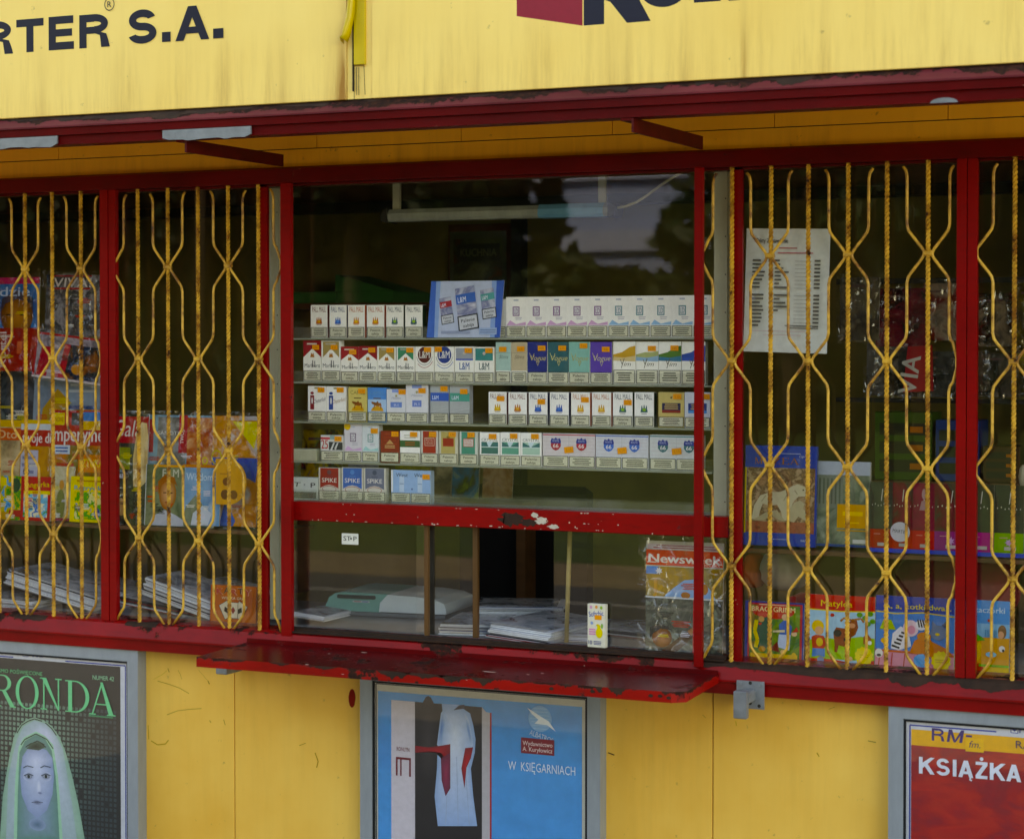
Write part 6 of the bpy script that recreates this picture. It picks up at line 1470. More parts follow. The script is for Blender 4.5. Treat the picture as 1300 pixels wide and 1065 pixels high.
# small tissue box on the track
YB = .012
x0, x1 = X(746, YB, 800), X(769, YB, 800); z1 = Z(760, 766.5, YB)
t = thing('tissue_box', 'small white tissue box with yellow lemon picture standing at the serving window', 'tissue box', (x0, YB+.0, .9185), (0, 0, R(-4)))
w, h = x1-x0, z1-.9185; mb = MB(); mb.box(0, w, 0, .014, 0, h, '#dcd8c8', PRINT, .0012)
mb.txt('Softchic', w*.5, h*.72, h*.12, '#2c4ca0', w=w*.84, bold=.03, rot=.12); mb.rect(w*.40, h*.64, w*.80, h*.745, TAG)
mb.ell(w*.66, h*.34, w*.20, h*.12, '#e0cc18', 16); mb.ell(w*.64, h*.47, w*.10, h*.06, '#e8d420', 12); mb.ell(w*.56, h*.52, w*.09, h*.02, '#d8c018', 10, .4); mb.ell(w*.82, h*.50, w*.06, h*.06, '#7cae4c', 10)
for a, b, c in ((.2, .92, '#d89ac0'), (.5, .93, '#e8a060'), (.78, .92, '#8ab848'), (.25, .56, '#88a8d8')): mb.ell(w*a, h*b, w*.08, h*.04, c, 8)
mb.lines(w*.08, w*.46, h*.28, h*.44, 3, '#d888b8', .6); mb.txt('10', w*.16, h*.07, h*.09, '#1c2c78', w=w*.20, bold=.04); mb.lines(w*.34, w*.8, h*.06, h*.16, 3, '#3c4c88'); mb.build('box', t)
# wooden lath behind the pane
mb = MB(); x0, z0 = W(719, 818, .11); x1, z1 = W(723.5, 678, .11)
mb.tube([(0, 0, 0), ((x1-x0)*.5, 0, (z1-z0)*.5), (x1-x0, 0, z1-z0)], .0065, 6, '#a08c50', plain('old bamboo', '#a08c54', .6)); tag(mb.build('wooden_lath', None, (x0, .11, .912)), 'thin pale wooden lath leaning upright behind the right sliding pane', 'lath')
# wrapped magazine
def a_news(m, w, h):
    R_(m, w, h, 0, .0, 1, .485, '#4c4c44', photo(('#1c1e1c', '#5c6054', '#2c302c', '#7c8474', '#34302c'), 13, 41)); R_(m, w, h, 0, .5, 1, .77, '#8c744c', photo(('#5c5840', '#a8844c', '#78704c', '#c08840'), 6, 5))
    m.gell(w*.22, h*.13, w*.13, h*.09, '#c08a6c', '#6c4030', 18); m.poly([(w*.06, h*.1), (w*.06, h*.22), (w*.2, h*.26), (w*.36, h*.2), (w*.2, h*.21), (w*.1, h*.16)], '#1c1c20'); m.poly([(w*.3, h*.06), (w*.62, h*.24), (w*.7, h*.2), (w*.4, .0), (w*.2, 0)], '#443028'); m.poly([(w*.55, h*.2), (w*.66, h*.26), (w*.68, h*.2), (w*.6, h*.16)], '#a87860')
    m.poly([(w*.24, h*.5), (w*.36, h*.58), (w*.5, h*.655), (w*.62, h*.665), (w*.76, h*.64), (w*.86, h*.56), (w*.9, h*.5)], '#8cb0d8'); m.ell(w*.76, h*.58, w*.05, h*.05, '#a86c4c'); m.ell(w*.52, h*.52, w*.06, h*.03, '#a86c4c')
    R_(m, w, h, 0, .70, .16, .77, '#5c88c4'); m.star(w*.17, h*.73, w*.05, '#d8dce0', 7, .5); m.line([(w*.1, h*.5), (w*.22, h*.6)], .008, '#b88c44'); m.line([(w*.13, h*.5), (w*.13, h*.66)], .009, '#c0883c')
    R_(m, w, h, .62, 0, .72, .485, '#b8202c'); m.txt('Pakiety Newsweek', w*.69, h*.24, .012, '#e8d8d4', w=.15, rot=R(90), bold=.03)
    R_(m, w, h, 0, .485, 1, .495, '#d0d4d8'); R_(m, w, h, 0, .78, 1, .92, '#d83020'); m.txt('Newsweek', w*.5, h*.805, h*.078, '#e8dcd4', w=w*.94, bold=.10)
    for i, u in enumerate((.045, .105, .955)): R_(m, w, h, u-.03, .803, u+.03, .812, '#e8dcd4')
    m.txt('POLSKA', w*.86, h*.785, h*.018, '#f0d8d0', w=w*.2); R_(m, w, h, .02, .925, 1, .975, '#c8b8c0'); m.lines(w*.05, w*.97, h*.93, h*.97, 2, '#8c3440', .4)
x1m = 917
r = mag(819, 688, x1m, 829, .060, 'magazine in crinkled plastic reading Newsweek, lower right of the serving window', a_news, lean=-2, t_=.006)
mb = MB(); w = X(x1m, .06, 760)-X(819, .06, 760); h = Z(868, 688, .06)-Z(868, 829, .06); n, k = 22, 26; rw = random.Random(5)
vs = [(-.018+(w+.03)*i/n, -.009-rw.uniform(0, .0035), -.004+(h+.022)*j/k) for j in range(k+1) for i in range(n+1)]
mb.mesh(vs, [(j*(n+1)+i, j*(n+1)+i+1, (j+1)*(n+1)+i+1, (j+1)*(n+1)+i) for j in range(k) for i in range(n)], '#fff', FILM, True); mb.build('plastic_wrap', r)

# ================================================================== right windows
def a_list(m, w, h):
    m.txt('Fakty Zestawienie', w*.32, h*.885, .011, '#2c2c2c', w=w*.38, bold=.04); m.lines(w*.4, w*.62, h*.835, h*.85, 1, '#c04858'); m.lines(w*.35, w*.85, h*.795, h*.812, 1, '#c86070')
    rl = random.Random(4)
    for k in range(18):
        if k == 8: continue
        z = h*(.735-.031*k); m.rect(w*.09, z, w*(.09+rl.uniform(.08, .16)), z+.0045, '#4c4c48'); m.rect(w*.36, z, w*(.36+rl.uniform(.04, .2)), z+.0045, '#5c5c58') if k < 14 else None
        m.rect(w*.6, z+.0005, w*.80, z+.0015, '#8c8c86') ; m.rect(w*.83, z, w*.90, z+.0045, '#4c4c48')
    m.rect(w*.5, h*.215, w*.9, h*.222, '#5c5c58'); m.rect(w*.55, h*.195, w*.9, h*.202, '#5c5c58'); m.rect(w*.1, h*.17, w*.75, h*.173, '#c89098'); m.rect(w*.25, h*.14, w*.7, h*.143, '#c89098')
x0, z0 = W(943.5, 446, .048); x1 = X(1050, .048, 370); z1 = Z(997, 289, .048)
t = thing('price_list', 'white paper price list taped inside the right window, top left corner', 'price list', (x0+.0, .048, z0), (0, R(1.6), 0))
w, h = x1-x0, z1-z0; mb = MB(); n = 8
vs = [(w*i/n, .003*math.sin(i*.8), 0) for i in range(n+1)]+[(w*i/n, .0, h) for i in range(n+1)]
mb.mesh(vs, [(i, i+1, i+n+2, i+n+1) for i in range(n)], '#d4d8d4', MATTE); o = mb.build('sheet', t); mb = MB(); a_list(mb, w, h); mb.build('print', t, (0, -.0042, 0))
def a_muzea(m, w, h):
    R_(m, w, h, 0, 0, 1, 1, '#1c3c98'); R_(m, w, h, .03, .13, .98, .78, '#8c6c54', photo(('#3c281c', '#a88468', '#5c4434', '#b89c80', '#4c3024'), 34, 3))
    R_(m, w, h, .03, .13, .98, .24, '#7c4438', photo(('#3c1c1c', '#a86c5c', '#6c3430'), 40, 5)); R_(m, w, h, 0, .12, .025, .78, '#b8a03c')
    def s(pts, c): m.poly([(w*a, h*b) for a, b in pts], c)
    s([(.10, .26), (.14, .40), (.22, .50), (.36, .535), (.5, .54), (.60, .57), (.66, .60), (.74, .62), (.84, .60), (.88, .54), (.84, .50), (.76, .50), (.70, .46), (.66, .40), (.62, .26), (.54, .25), (.52, .34), (.46, .41), (.34, .40), (.26, .42), (.22, .34), (.20, .26)], '#c8bea4')
    s([(.60, .26), (.62, .36), (.70, .44), (.78, .46), (.84, .43), (.82, .38), (.88, .34), (.86, .26), (.76, .30), (.70, .24)], '#b8ac90'); s([(.12, .25), (.30, .33), (.46, .36), (.52, .30), (.58, .25), (.48, .26), (.40, .30), (.26, .25)], '#b0a488')
    m.ell(w*.82, h*.565, w*.012, h*.008, '#3c3020', 8); m.line([(w*.70, h*.56), (w*.74, h*.52)], .002, '#8c8068'); m.line([(w*.24, h*.44), (w*.30, h*.5)], .002, '#9c9078'); m.line([(w*.55, h*.45), (w*.6, h*.52)], .002, '#9c9078')
    for i, ch in enumerate('MUZEA'): serif(m, ch, w*(.13+.125*i), h*.815, h*.065, w*.12, '#9a6440')
    m.lines(w*.5, w*.78, h*.915, h*.93, 1, '#a8b0d0'); m.txt('Capri', w*.80, h*.885, h*.025, '#b8c0dc', w=w*.1, sh=.3); m.lines(w*.40, w*.62, h*.062, h*.072, 1, '#c0c8dc'); m.txt('WAM', w*.84, h*.05, h*.022, '#d0d8e8', w=w*.08)
mag(944, 566, 1035, 693, .14, 'blue book reading MUZEA with a pale carved beast on its cover, right window', a_muzea, name='book', cat='book', lean=-4, t_=.012, body='#1c3c98')
def a_park(m, w, h):
    R_(m, w, h, 0, 0, 1, 1, '#5c6454', photo(('#3c4438', '#7c8470', '#4c5848', '#98a090'), 10, 5)); R_(m, w, h, 0, .84, 1, 1, '#a8b0bc'); R_(m, w, h, 0, .45, .5, .84, '#6c7268'); 
    for k in range(6): R_(m, w, h, .05+.075*k, .50, .08+.075*k, .8, '#4c5248')
    R_(m, w, h, .4, .22, .97, .50, '#d8901c'); m.lines(w*.46, w*.92, h*.36, h*.42, 1, '#f0c878', .8); m.lines(w*.5, w*.85, h*.27, h*.30, 1, '#f0c878'); R_(m, w, h, .4, .185, .97, .2, '#c88c2c'); R_(m, w, h, 0, .0, 1, .03, '#2c4478'); R_(m, w, h, .7, .045, .97, .09, '#c8c8c0')
mag(1035, 586, 1103, 694, .16, 'grey green book with an orange title block, right of the blue museum book', a_park, name='book', cat='book', lean=-4, t_=.012)
def spinebook(top, bot, mark):
    def f(m, w, h):
        R_(m, w, h, 0, 0, 1, 1, top, photo((top, '#2c2c24' if mark != 'w' else '#6c2430', top), 8, len(top))); R_(m, w, h, 0, 0, 1, .30, bot)
        for k in range(7): m.ell(w*(.1+.13*k), h*(.66+.015*math.sin(k*2)), w*.018, h*.014, '#c8c4bc', 7)
        m.lines(w*.15, w*.5, h*.22, h*.24, 1, '#d8a0a0'); R_(m, w, h, .35, .05, .75, .10, '#b0a8a4'); m.line([(w*.5, h*.72), (w*.55, h*.9)], .002, '#c8c4bc')
        if mark == 'w': m.ell(w*.5, h*.84, w*.10, h*.08, '#b08c90', 12); m.poly([(w*.3, h*.6), (w*.4, h*.74), (w*.62, h*.74), (w*.75, h*.6)], '#a88488')
        if mark == 'f': m.star(w*.5, h*.16, w*.14, '#c8a0c8', 7, .5)
    return f
for i, (a, b, tp, bt, mk, lb) in enumerate([(1104, 1133, '#3c4434', '#a83428', '', 'dark green book with brick red foot, left end of the spine row'), (1132, 1159, '#8c2438', '#c42c1c', '', 'crimson book with red foot and white disc, in the spine row'),
        (1158, 1187, '#94283c', '#c81c20', 'w', 'crimson book with pale figure and bright red foot'), (1186, 1228, '#7c2034', '#8c1c68', 'f', 'crimson book with purple flowered foot, beside the right mullion'),
        (1228, 1262, '#3c4430', '#a83070', '', 'dark green book with pink foot, right of the right mullion'), (1262, 1300, '#30382c', '#6c9c2c', 'f', 'dark green book with lime green foot, at the right edge'), (1300, 1336, '#2c3430', '#38607c', '', 'dark book with teal foot, beyond the right edge')]):
    mag(a, 612+i*.8, b-.6, 697+i*1.2, .14, lb, spinebook(tp, bt, mk), name='book', cat='book', lean=-3, t_=.02, group='row of dark banded books on the right shelf')
x, z = W(1143, 675, .136); mb = MB(); mb.ell(0, 0, .0245, .0245, '#c4c0c8', 28); mb.txt('MARTINI', 0, -.003, .0085, '#2c2c30', w=.038, rot=-.12, bold=.02); tag(mb.build('round_sticker', None, (x, .133, z)), 'round white sticker with dark lettering on the crimson books', 'sticker')
# blue shelf edge strip
mb = MB(); a, b = X(1104, .118, 700), KX1-.08; mb.box(0, b-a, 0, .0015, .0, .010, '#2040b0', MATTE); tag(mb.build('shelf_strip', None, (a, .1175, Z(1150, 702, .118)+.0)), 'thin blue strip along the edge of the right shelf', 'strip')
# ---- children's picture books
def grimm(m, w, h):
    R_(m, w, h, 0, 0, 1, 1, '#1c2c78'); R_(m, w, h, .05, .03, .97, .97, '#b4242c'); R_(m, w, h, .08, .04, .93, .94, '#3c6c3c', photo(('#1c3c24', '#6c8c3c', '#2c5c34', '#8c6c3c', '#1c4430'), 13, 5)); m.ell(w*.48, h*.84, w*.36, h*.13, '#c42818', 24); m.txt('BRACI GRIMM', w*.48, h*.83, h*.085, '#f0e0b0', w=w*.74, bold=.04); m.lines(w*.2, w*.76, h*.93, h*.96, 1, '#e8c8b0')
    m.poly([(w*.2, h*.2), (w*.18, h*.55), (w*.26, h*.72), (w*.38, h*.74), (w*.42, h*.55), (w*.4, h*.22)], '#164434'); m.line([(w*.2, h*.68), (w*.17, h*.5), (w*.22, h*.35), (w*.19, h*.22)], .010, '#e0c41c'); m.ell(w*.28, h*.7, w*.05, h*.05, '#c89c74'); m.ell(w*.26, h*.62, w*.03, h*.02, '#c8281c')
    m.poly([(w*.58, h*.62), (w*.68, h*.72), (w*.8, h*.6), (w*.78, h*.45), (w*.6, h*.46)], '#2858a8'); m.poly([(w*.58, h*.46), (w*.78, h*.46), (w*.76, h*.2), (w*.56, h*.25)], '#b8c8e0'); m.ell(w*.68, h*.75, w*.055, h*.055, '#d8b494'); m.poly([(w*.48, h*.52), (w*.68, h*.54), (w*.68, h*.5), (w*.48, h*.49)], '#d8c8a8')
    m.ell(w*.84, h*.48, w*.05, h*.04, '#e0c0a0'); m.poly([(w*.8, h*.5), (w*.92, h*.52), (w*.88, h*.6)], '#c02c20'); m.ell(w*.3, h*.2, w*.06, h*.05, '#b8844c'); m.poly([(w*.42, h*.2), (w*.56, h*.34), (w*.6, h*.16)], '#6c1c1c'); m.ell(w*.66, h*.17, w*.05, h*.04, '#d8b488'); R_(m, w, h, .1, .05, .9, .13, '#d8a81c'); m.ell(w*.84, h*.12, w*.04, h*.05, '#d8a81c')
def matyl(m, w, h):
    R_(m, w, h, 0, 0, 1, .80, '#a8cce0'); R_(m, w, h, 0, .78, 1, 1, '#c81c1c'); m.line([(0, h*.79), (w*.5, h*.775), (w, h*.79)], .003, '#e0c448'); m.txt('Matylda', w*.44, h*.84, h*.085, '#e8c818', w=w*.46, bold=.03)
    m.poly([(0, h*.1), (0, h*.34), (w*.2, h*.4), (w*.5, h*.38), (w*.8, h*.44), (w, h*.42), (w, h*.1)], '#8cb82c'); m.poly([(0, 0), (0, h*.10), (w*.4, h*.10), (w*.8, h*.04), (w, h*.12), (w, 0)], '#c4281c')
    m.poly([(w*.42, h*.30), (w*.40, h*.48), (w*.44, h*.55), (w*.56, h*.54), (w*.62, h*.62), (w*.66, h*.66), (w*.74, h*.66), (w*.76, h*.56), (w*.72, h*.46), (w*.66, h*.42), (w*.64, h*.28), (w*.62, h*.12), (w*.58, h*.12), (w*.57, h*.28), (w*.48, h*.3), (w*.46, h*.2), (w*.42, h*.2)], '#8c3c1c')
    m.ell(w*.46, h*.47, w*.06, h*.05, '#1c1410'); m.ell(w*.58, h*.38, w*.03, h*.04, '#1c1410'); m.line([(w*.5, h*.64), (w*.56, h*.69), (w*.66, h*.66), (w*.8, h*.69), (w*.84, h*.64)], .005, '#a05c2c'); m.ell(w*.67, h*.585, w*.05, h*.035, '#d8a084')
    m.ell(w*.17, h*.55, w*.09, h*.09, '#e8b818'); m.ell(w*.19, h*.49, w*.065, h*.06, '#e0b090'); m.poly([(w*.1, h*.2), (w*.08, h*.4), (w*.14, h*.43), (w*.26, h*.42), (w*.3, h*.3), (w*.26, h*.24)], '#c8381c'); m.ell(w*.2, h*.33, w*.05, h*.06, '#e0b42c'); m.poly([(w*.09, h*.12), (w*.1, h*.24), (w*.28, h*.24), (w*.28, h*.12), (w*.2, h*.14)], '#2c78c0'); m.ell(w*.22, h*.08, w*.05, h*.05, '#7c88a8')
    m.star(w*.85, h*.17, w*.14, '#e8d014', 12); m.lines(w*.77, w*.93, h*.14, h*.2, 2, '#c09c10')
    for a, b in ((.78, .74), (.86, .7), (.93, .76), (.97, .66), (.9, .62)): m.ell(w*a, h*b, w*.045, h*.035, '#4c8c34', 10)
    m.ell(w*.38, h*.72, w*.03, h*.025, '#c42c2c'); m.poly([(w*.84, h*.34), (w*.84, h*.44), (w*.9, h*.48), (w*.95, h*.42), (w*.95, h*.34)], '#a85830'); m.ell(w*.93, h*.36, w*.03, h*.03, '#e8e4dc'); m.ell(w*.66, h*.12, w*.03, h*.03, '#e0b898')
def kotki(m, w, h):
    R_(m, w, h, 0, 0, 1, 1, '#1c74c4'); R_(m, w, h, 0, .79, 1, 1, '#243c94'); m.line([(0, h*.79), (w*.25, h*.765), (w*.6, h*.795), (w, h*.76)], .003, '#d8b848'); m.txt('A, a, kotki dwa...', w*.53, h*.835, h*.072, '#e8cc1c', w=w*.86, bold=.035)
    R_(m, w, h, 0, 0, 1, .28, '#d898a8'); 
    for k in range(6): m.line([(w*(.04+.16*k), 0), (w*(.06+.16*k), h*.24)], .0025, '#b84434')
    m.line([(0, h*.27), (w, h*.24)], .005, '#c86c54')
    m.poly([(w*.05, h*.55), (w*.1, h*.68), (w*.2, h*.68), (w*.26, h*.55)], '#9cb418')
    m.poly([(w*.2, h*.3), (w*.22, h*.5), (w*.32, h*.6), (w*.42, h*.55), (w*.46, h*.34), (w*.3, h*.28)], '#e0dce0')
    for k in range(5): m.line([(w*(.21+.03*k), h*(.34+.045*k)), (w*(.31+.015*k), h*(.31+.05*k))], .005, '#18181c')
    m.ell(w*.45, h*.58, w*.10, h*.11, '#e4c8d0', 20); m.ell(w*.46, h*.56, w*.05, h*.06, '#e0a0b0', 16); m.ell(w*.58, h*.63, w*.07, h*.07, '#e4e0e4', 16)
    for k in range(3): m.line([(w*(.54+.03*k), h*.70), (w*(.56+.035*k), h*.6)], .004, '#18181c')
    m.poly([(w*.44, h*.26), (w*.5, h*.42), (w*.66, h*.52), (w*.72, h*.42), (w*.9, h*.34), (w*.98, h*.26), (w*.8, h*.2)], '#d8742c'); m.ell(w*.62, h*.48, w*.09, h*.06, '#d87c30')
    m.ell(w*.80, h*.54, w*.10, h*.10, '#6c7c94', 16); m.poly([(w*.72, h*.6), (w*.72, h*.70), (w*.78, h*.64)], '#6c7c94'); m.poly([(w*.84, h*.64), (w*.92, h*.72), (w*.9, h*.6)], '#303c54'); m.ell(w*.79, h*.52, w*.03, h*.02, '#e0b838')
    m.ell(w*.12, h*.4, w*.05, h*.04, '#e8a820'); m.ell(w*.6, h*.16, w*.11, h*.09, '#64a4dc', 12); m.star(w*.84, h*.17, w*.13, '#e8d014', 12); R_(m, w, h, .72, 0, 1, .06, '#1c2c7c'); m.lines(w*.76, w*.92, h*.14, h*.20, 2, '#c09c10'); m.ell(w*.05, h*.23, w*.05, h*.06, '#e0dcd8'); m.ell(w*.05, h*.2, w*.03, h*.02, '#202024')
def kacz(m, w, h):
    R_(m, w, h, 0, 0, 1, 1, '#2c8cd4'); m.txt('Dwa kaczorki', w*.5, h*.84, h*.075, '#c8e0f0', w=w*.84, bold=.04); R_(m, w, h, 0, .36, 1, .70, '#88b8d8'); R_(m, w, h, 0, 0, 1, .52, '#d8901c'); R_(m, w, h, 0, 0, 1, .14, '#e0b418')
    m.poly([(w*.36, h*.5), (w*.42, h*.58), (w*.55, h*.52), (w*.6, h*.48), (w*.4, h*.46)], '#4c9c3c'); m.ell(w*.46, h*.3, w*.07, h*.09, '#e0b01c'); m.ell(w*.50, h*.4, w*.04, h*.05, '#e0b420'); m.ell(w*.5, h*.1, w*.08, h*.08, '#b83420')
    m.ell(w*.70, h*.3, w*.09, h*.035, '#8cc0d8'); m.ell(w*.88, h*.60, w*.07, h*.09, '#7c5c44'); m.ell(w*.86, h*.56, w*.05, h*.05, '#d8a88c'); m.ell(w*.88, h*.38, w*.05, h*.04, '#e4e0dc'); m.ell(w*.9, h*.36, w*.02, h*.02, '#202020'); m.ell(w*.66, h*.74, w*.03, h*.02, '#c84428'); m.ell(w*.10, h*.6, w*.1, h*.1, '#6c3c8c'); m.ell(w*.2, h*.5, w*.06, h*.1, '#8c54a8')
    for k in range(7): m.line([(w*(.6+.03*k), h*.52), (w*(.6+.03*k), h*.62)], .002, '#4c88b0')
    m.ell(w*.14, h*.2, w*.12, h*.10, '#5c9c34'); R_(m, w, h, .5, .14, 1, .17, '#6cac4c')
for a, b0_, c, d, art, lb in [(945, 764, 1020, 839.5, grimm, 'dark blue picture book with red title BRACI GRIMM and forest figures'), (1023, 756, 1110, 846, matyl, 'picture book Matylda with brown cow and yellow seal'), (1111, 758, 1211, 853, kotki, 'blue picture book with zebra in bed, reading kotki dwa'), (1205, 762, 1281, 859, kacz, 'light blue picture book kaczorki with yellow ducks, behind the right mullion')]:
    mag(a, b0_, c, d, .075 if a != 1205 else .082, lb, art, name='picture_book', cat='picture book', lean=-3, t_=.005, body='#d8d8d8')
# red soft bag below shelf
def lump(px0, py0, px1, py1, Y, name, label, cat, col, mat=None, dy=.1, seed=1, n=18, m_=12):
    xa, xb = X(px0, Y, (py0+py1)/2), X(px1, Y, (py0+py1)/2); pc = (px0+px1)/2; za, zc_ = Z(pc, py1, Y), Z(pc, py0, Y); rw = random.Random(seed); w, h = xb-xa, zc_-za
    vs = []; k1 = [rw.uniform(.86, 1.08) for _ in range(n)]
    for j in range(m_+1):
        f = math.pi*j/m_
        for i in range(n):
            a = 2*math.pi*i/n; rad = (math.sin(f)**.5)*k1[i]*rw.uniform(.96, 1.04)
            vs.append((w/2+w/2*rad*math.cos(a), dy/2+dy/2*rad*math.sin(a), h/2-h/2*math.cos(f)))
    mb = MB(); fs = [(j*n+i, j*n+(i+1) % n, (j+1)*n+(i+1) % n, (j+1)*n+i) for j in range(m_) for i in range(n)]
    mb.mesh(vs, fs, col, mat or MATTE, True); return tag(mb.build(name, None, (xa, Y, za)), label, cat)
lump(1130, 706, 1290, 790, .24, 'cloth_bag', 'dark red crumpled bag under the book shelf, right window', 'bag', '#7c1c28', plain('red cloth', '#84202c', .8, .2, 0, 12, .5), .2, 3)
lump(958, 700, 1016, 752, .30, 'plastic_bag', 'pale crumpled plastic bag under the museum book', 'bag', '#c0b8a8', plain('pale plastic', '#b8ae9c', .4, .5, 0, 14, .3), .15, 5)
lump(938, 704, 964, 748, .34, 'plastic_bag', 'small orange plastic bag beside the pale bag', 'bag', '#c85c28', None, .1, 6)
mb = MB(); x0, z0 = W(1002, 760, .2); mb.box(0, .018, 0, .1, 0, .14, '#b0242c', PRINT, .001); tag(mb.build('box', None, (x0, .2, .912)), 'narrow red box standing beside the pale plastic bag', 'box')
for i, (px, py, wd, hh, c, lb) in enumerate([(1012, 715, .10, .075, '#2c4c8c', 'small blue carton on the counter behind the picture books'), (1062, 715, .12, .09, '#8c8470', 'drab carton on the counter behind the cow book'), (1100, 722, .07, .06, '#3c5c4c', 'small green carton behind the zebra book')]):
    x0 = X(px, .4, py); mb = MB(); mb.box(0, wd, 0, .1, 0, hh, c, PRINT, .002); mb.lines(wd*.1, wd*.9, hh*.4, hh*.8, 3, '#b0a890'); tag(mb.build('carton', None, (x0, .38, .912)), lb, 'carton')
# hanging wrapped magazines deep inside, right
def dark(seed, cols):
    def f(m, w, h): R_(m, w, h, 0, 0, 1, 1, cols[0], photo(cols, 12, seed)); m.lines(w*.1, w*.7, h*.82, h*.9, 1, '#5c4848', .5)
    return f
HG = 'wrapped magazines hanging deep inside the kiosk'
specs = [(1066, 352, 1116, 432, ('#3c2c24', '#5c5444', '#241c18', '#8c8470'), 'dim magazine with pale disc, left end of the hanging row'), (1112, 366, 1176, 440, ('#4c1018', '#1c1416', '#6c1c28', '#8c8484'), 'dark red wrapped magazine, second in the hanging row'),
         (1172, 360, 1216, 432, ('#3c3430', '#5c1418', '#8c7c70', '#1c1818'), 'dark wrapped magazine left of the right mullion'), (1238, 372, 1290, 440, ('#2c2824', '#7c6c5c', '#14110f', '#4c1c1c'), 'dark wrapped magazine with pale portrait, right of the right mullion'),
         (1288, 360, 1345, 445, ('#8c6c1c', '#2c2418', '#5c4c1c', '#c8a848'), 'yellow and dark wrapped magazine at the right edge'), (1100, 436, 1176, 502, ('#1c1a18', '#5c5854', '#101010', '#8c8a88'), 'grey foil wrapped magazine, lower hanging row'),
         (1140, 446, 1218, 504, ('#141414', '#3c3c3c', '#0c0c0c', '#6c6a68'), 'dark foil wrapped magazine with red and white VIA corner'), (1240, 448, 1290, 504, ('#141210', '#443c34', '#0c0c0c', '#8c8a84'), 'dark foil wrapped magazine right of the mullion, lower row'), (1290, 446, 1345, 504, ('#3c341c', '#8c7c34', '#1c1810', '#5c4c28'), 'brown and yellow magazine at the right edge, lower row')]
for i, (a, b, c, d, cols, lb) in enumerate(specs): mag(a, b, c, d, .75+.01*(i % 3), lb, dark(50+i, cols), wrap=1, lean=-2, group=HG)
x, z = W(1146, 498, .73); mb = MB(); mb.poly([(0, 0), (.085, .004), (.08, .13), (.012, .125)], '#a81820'); mb.txt('VIA', .042, .045, .05, '#c8c8c4', w=.11, rot=R(82), bold=.05); tag(mb.build('paper_bag', None, (x, .73, z), (R(-3), 0, 0)), 'red and white VIA wrapper in front of the lower hanging magazines', 'wrapper')
mb = MB(); a, b = X(1060, .78, 505), KX1-.06; mb.box(0, b-a, 0, .03, 0, .012, '#2c2c24', DARKI); mb.box(0, b-a, -.0, .012, .33, .345, '#2c2c24', DARKI); tag(mb.build('magazine_rail', None, (a, .79, Z(1200, 506, .78)-.013)), 'dark rail carrying the wrapped magazines inside the kiosk', 'rail')
# boxes on the inner shelf, right
mb = MB(); a = X(1085, .8, 620); b = KX1-.06; zs = Z(1200, 612, .8)
mb.box(0, b-a, 0, .4, -.015, 0, '#4c3420', BROWNW); tag(mb.build('inner_shelf', None, (a, .8, zs)), 'brown inner shelf with small product boxes, seen through the right window', 'shelf')
rr = random.Random(14)
cols = [('#3c5c1c', 'olive green'), ('#24407c', 'dark blue'), ('#4c341c', 'brown'), ('#5c7c24', 'lime green'), ('#7c6420', 'mustard'), ('#34343c', 'charcoal')]
xx = a+.05
for i in range(6):
    c, nm = cols[i]; hh = [.19, .17, .10, .18, .09, .12][i]; wd = [.16, .12, .1, .13, .1, .12][i]
    mb = MB(); mb.box(0, wd, 0, .12, 0, hh, c, PRINT, .002)
    for k in range(3): mb.rect(wd*.08, hh*(.12+.27*k), wd*.92, hh*(.30+.27*k), '#2c2c1c'); mb.rect(wd*.62, hh*(.16+.27*k), wd*.85, hh*(.25+.27*k), '#c8701c')
    tag(mb.build('product_box', None, (xx, .83, zs+.0005)), '%s product box on the inner shelf, %s' % (nm, ['left end', 'second from left', 'third from left', 'third from the right end', 'second from the right end', 'right end'][i]), 'box', 'product boxes on the inner shelf'); xx += wd+.012
lump(1290, 590, 1316, 622, .3, 'teddy_head', 'cream rounded soft toy at the right edge of the picture', 'soft toy', '#c8bca0', None, .06, 9)
# ---- back wall
x0, z0 = W(567, 372, 1.93); x1, z1 = W(649, 283, 1.93)
t = thing('wall_poster', 'old greenish poster with red margin on the back wall behind the display card', 'poster', (x0, 1.945, z0-.2)); w, h = x1-x0, z1-z0+.2
mb = MB(); mb.box(0, w, 0, .004, 0, h, '#6c3424', MATTE); mb.rect(w*.02, 0, w*.90, h*.94, '#5c6450'); mb.rect(w*.08, h*.1, w*.84, h*.88, '#4c5440', photo(('#343828', '#6c7458', '#44483c', '#7c4830'), 9, 3)); mb.rect(w*.14, h*.70, w*.80, h*.84, '#2c3028'); mb.txt('KUCHNIA', w*.47, h*.74, h*.06, '#7c8468', w=w*.56, bold=.02)
mb.build('sheet', t)
GB = plain('green carton', '#2c7c3c', .6, .4, 0, 6, .3)
for i, (px0, px1, py0, lb) in enumerate([(366, 428, 371, 'green carton on the rear shelf, left one'), (428, 500, 370, 'longer green carton on the rear shelf, right one')]):
    x0, z1 = W(px0, py0, 1.55); x1 = X(px1, 1.55, 380); z0 = Z(430, 385, 1.55); mb = MB(); mb.box(0, x1-x0-.004, 0, .3, 0, z1-z0, '#2c7c3c', GB, .004)
    tag(mb.build('carton', None, (x0, 1.55, z0)), lb, 'carton')
x0, z0 = W(424, 370.5, 1.55); x1 = X(500, 1.55, 370); zt = Z(424, 349, 1.55)
mb = MB(); mb.extr([(0, 0), (x1-x0, 0), (0, zt-z0)], 0, .25, '#2c7c3c', GB); tag(mb.build('folded_carton', None, (x0, 1.56, z0+.001)), 'wedge shaped folded green carton lying on the green cartons', 'carton')
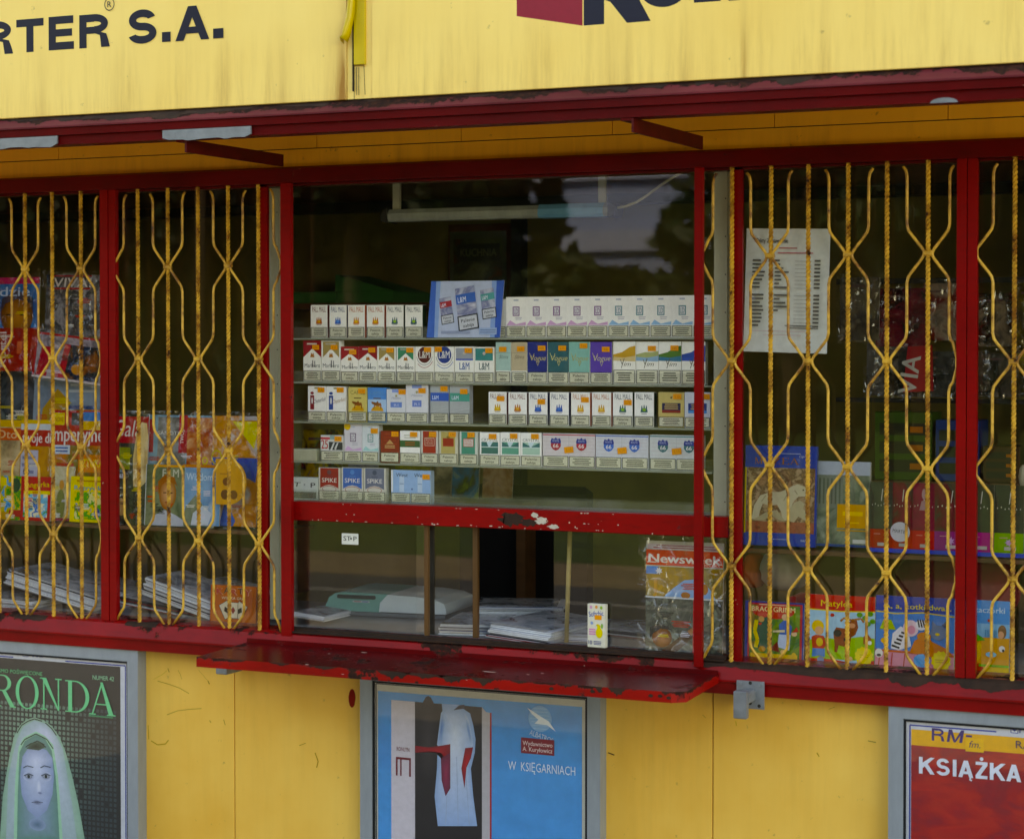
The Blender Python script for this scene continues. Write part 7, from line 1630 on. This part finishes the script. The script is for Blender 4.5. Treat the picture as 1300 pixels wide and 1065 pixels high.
mb = MB(); mb.box(0, 1.3, 0, .4, -.02, 0, '#4c3420', BROWNW); tag(mb.build('rear_shelf', None, (X(350, 1.5, 385), 1.5, Z(430, 385, 1.55)-.001)), 'brown rear shelf carrying the green cartons', 'shelf')
# rear rack of magazines glimpsed under the lowest packs
RG = 'magazines on the rear rack'
for i, (a, b, cols, lb) in enumerate([(372, 408, ('#3c3828', '#7c7448', '#5c8c94'), 'dim striped magazine on the rear rack, left end'), (549, 572, ('#8c7c5c', '#4c4438', '#b0a484'), 'beige magazine on the rear rack below the landscape packs'), (573, 607, ('#7c9c1c', '#2c3c1c', '#3c6c8c', '#a0b428'), 'lime green magazine on the rear rack'), (612, 650, ('#3c3424', '#8c6444', '#b09070', '#2c2418'), 'brown magazine with a face on the rear rack'),
        (440, 478, ('#1c3c7c', '#8c8c94', '#2c2c30'), 'dark blue magazine on the rear rack'), (500, 545, ('#3c4420', '#8c8c44', '#2c2c1c'), 'olive magazine on the rear rack'), (380, 432, ('#24345c', '#c8a448', '#1c1c1c', '#8c2c2c'), 'dark blue and yellow magazine on the rear rack')]):
    mag(a, 560 if i != 6 else 545, b, 632, .95, lb, dark(70+i, cols), group=RG, lean=-6)
mb = MB(); a, b = X(366, .95, 635), X(665, .95, 635); mb.box(0, b-a, 0, .12, 0, .02, '#4c3420', BROWNW); mb.box(0, .03, .02, .1, -.3, 0, '#4c3420', BROWNW); mb.box(b-a-.03, b-a, .02, .1, -.3, 0, '#4c3420', BROWNW); tag(mb.build('rear_rack', None, (a, .94, Z(500, 634, .95)-.018)), 'brown wooden rear rack behind the packs', 'rack')
# dark chair back in the hatch opening
t = thing('chair', 'dark empty chair back seen through the open serving hatch', 'chair', (X(655, 1.0, 700), 1.05, .03))
mb = MB(); mb.box(-.22, .22, 0, .05, .62, 1.22, '#121216', MATTE, .02); mb.build('backrest', t)
mb = MB(); mb.box(-.23, .23, -.42, .04, .42, .48, '#121216', MATTE, .02); mb.build('seat', t)
mb = MB(); mb.tube([(0, -.2, 0), (0, -.2, .42)], .025, 8, '#202020', METAL); mb.build('stem', t)
mb = MB()
for k in range(5): mb.tube([(0, -.2, .05), (.26*math.cos(k*1.257), -.2+.26*math.sin(k*1.257), .02)], .018, 6, '#202020', METAL)
mb.build('base', t)

# ================================================================== light
w = bpy.data.worlds.new('World'); sc.world = w; w.use_nodes = True
nt = w.node_tree; bg = nt.nodes['Background']; sky = nt.nodes.new('ShaderNodeTexSky'); sky.sky_type = 'NISHITA'; sky.sun_disc = False
ELEV, AZ = R(40), R(-30)      # sun behind the kiosk
sky.sun_elevation = ELEV; sky.sun_rotation = AZ; sky.air_density = 1.0; sky.dust_density = .6
nt.links.new(sky.outputs[0], bg.inputs[0]); bg.inputs[1].default_value = .15
sun = bpy.data.lights.new('sun', 'SUN'); sun.energy = 2.0; sun.angle = R(.5); sun.color = (1, .95, .87)
so = bpy.data.objects.new('sun', sun); COL.objects.link(so)
sd = Vector((math.sin(AZ)*math.cos(ELEV), math.cos(AZ)*math.cos(ELEV), math.sin(ELEV)))
so.rotation_euler = sd.to_track_quat('Z', 'Y').to_euler(); so.location = (0, 0, 8)
sc.view_settings.view_transform = 'Standard'; sc.view_settings.look = 'None'; sc.view_settings.exposure = 2.62; sc.view_settings.gamma = 1
sc.view_settings.use_white_balance = True; sc.view_settings.white_balance_temperature = 11000; sc.view_settings.white_balance_tint = 12
sc.cycles.transparent_max_bounces = 32; sc.cycles.max_bounces = 10; sc.cycles.diffuse_bounces = 5
sc.cycles.use_denoising = True
bpy.data.objects.remove(_fo); bpy.data.curves.remove(_fc)
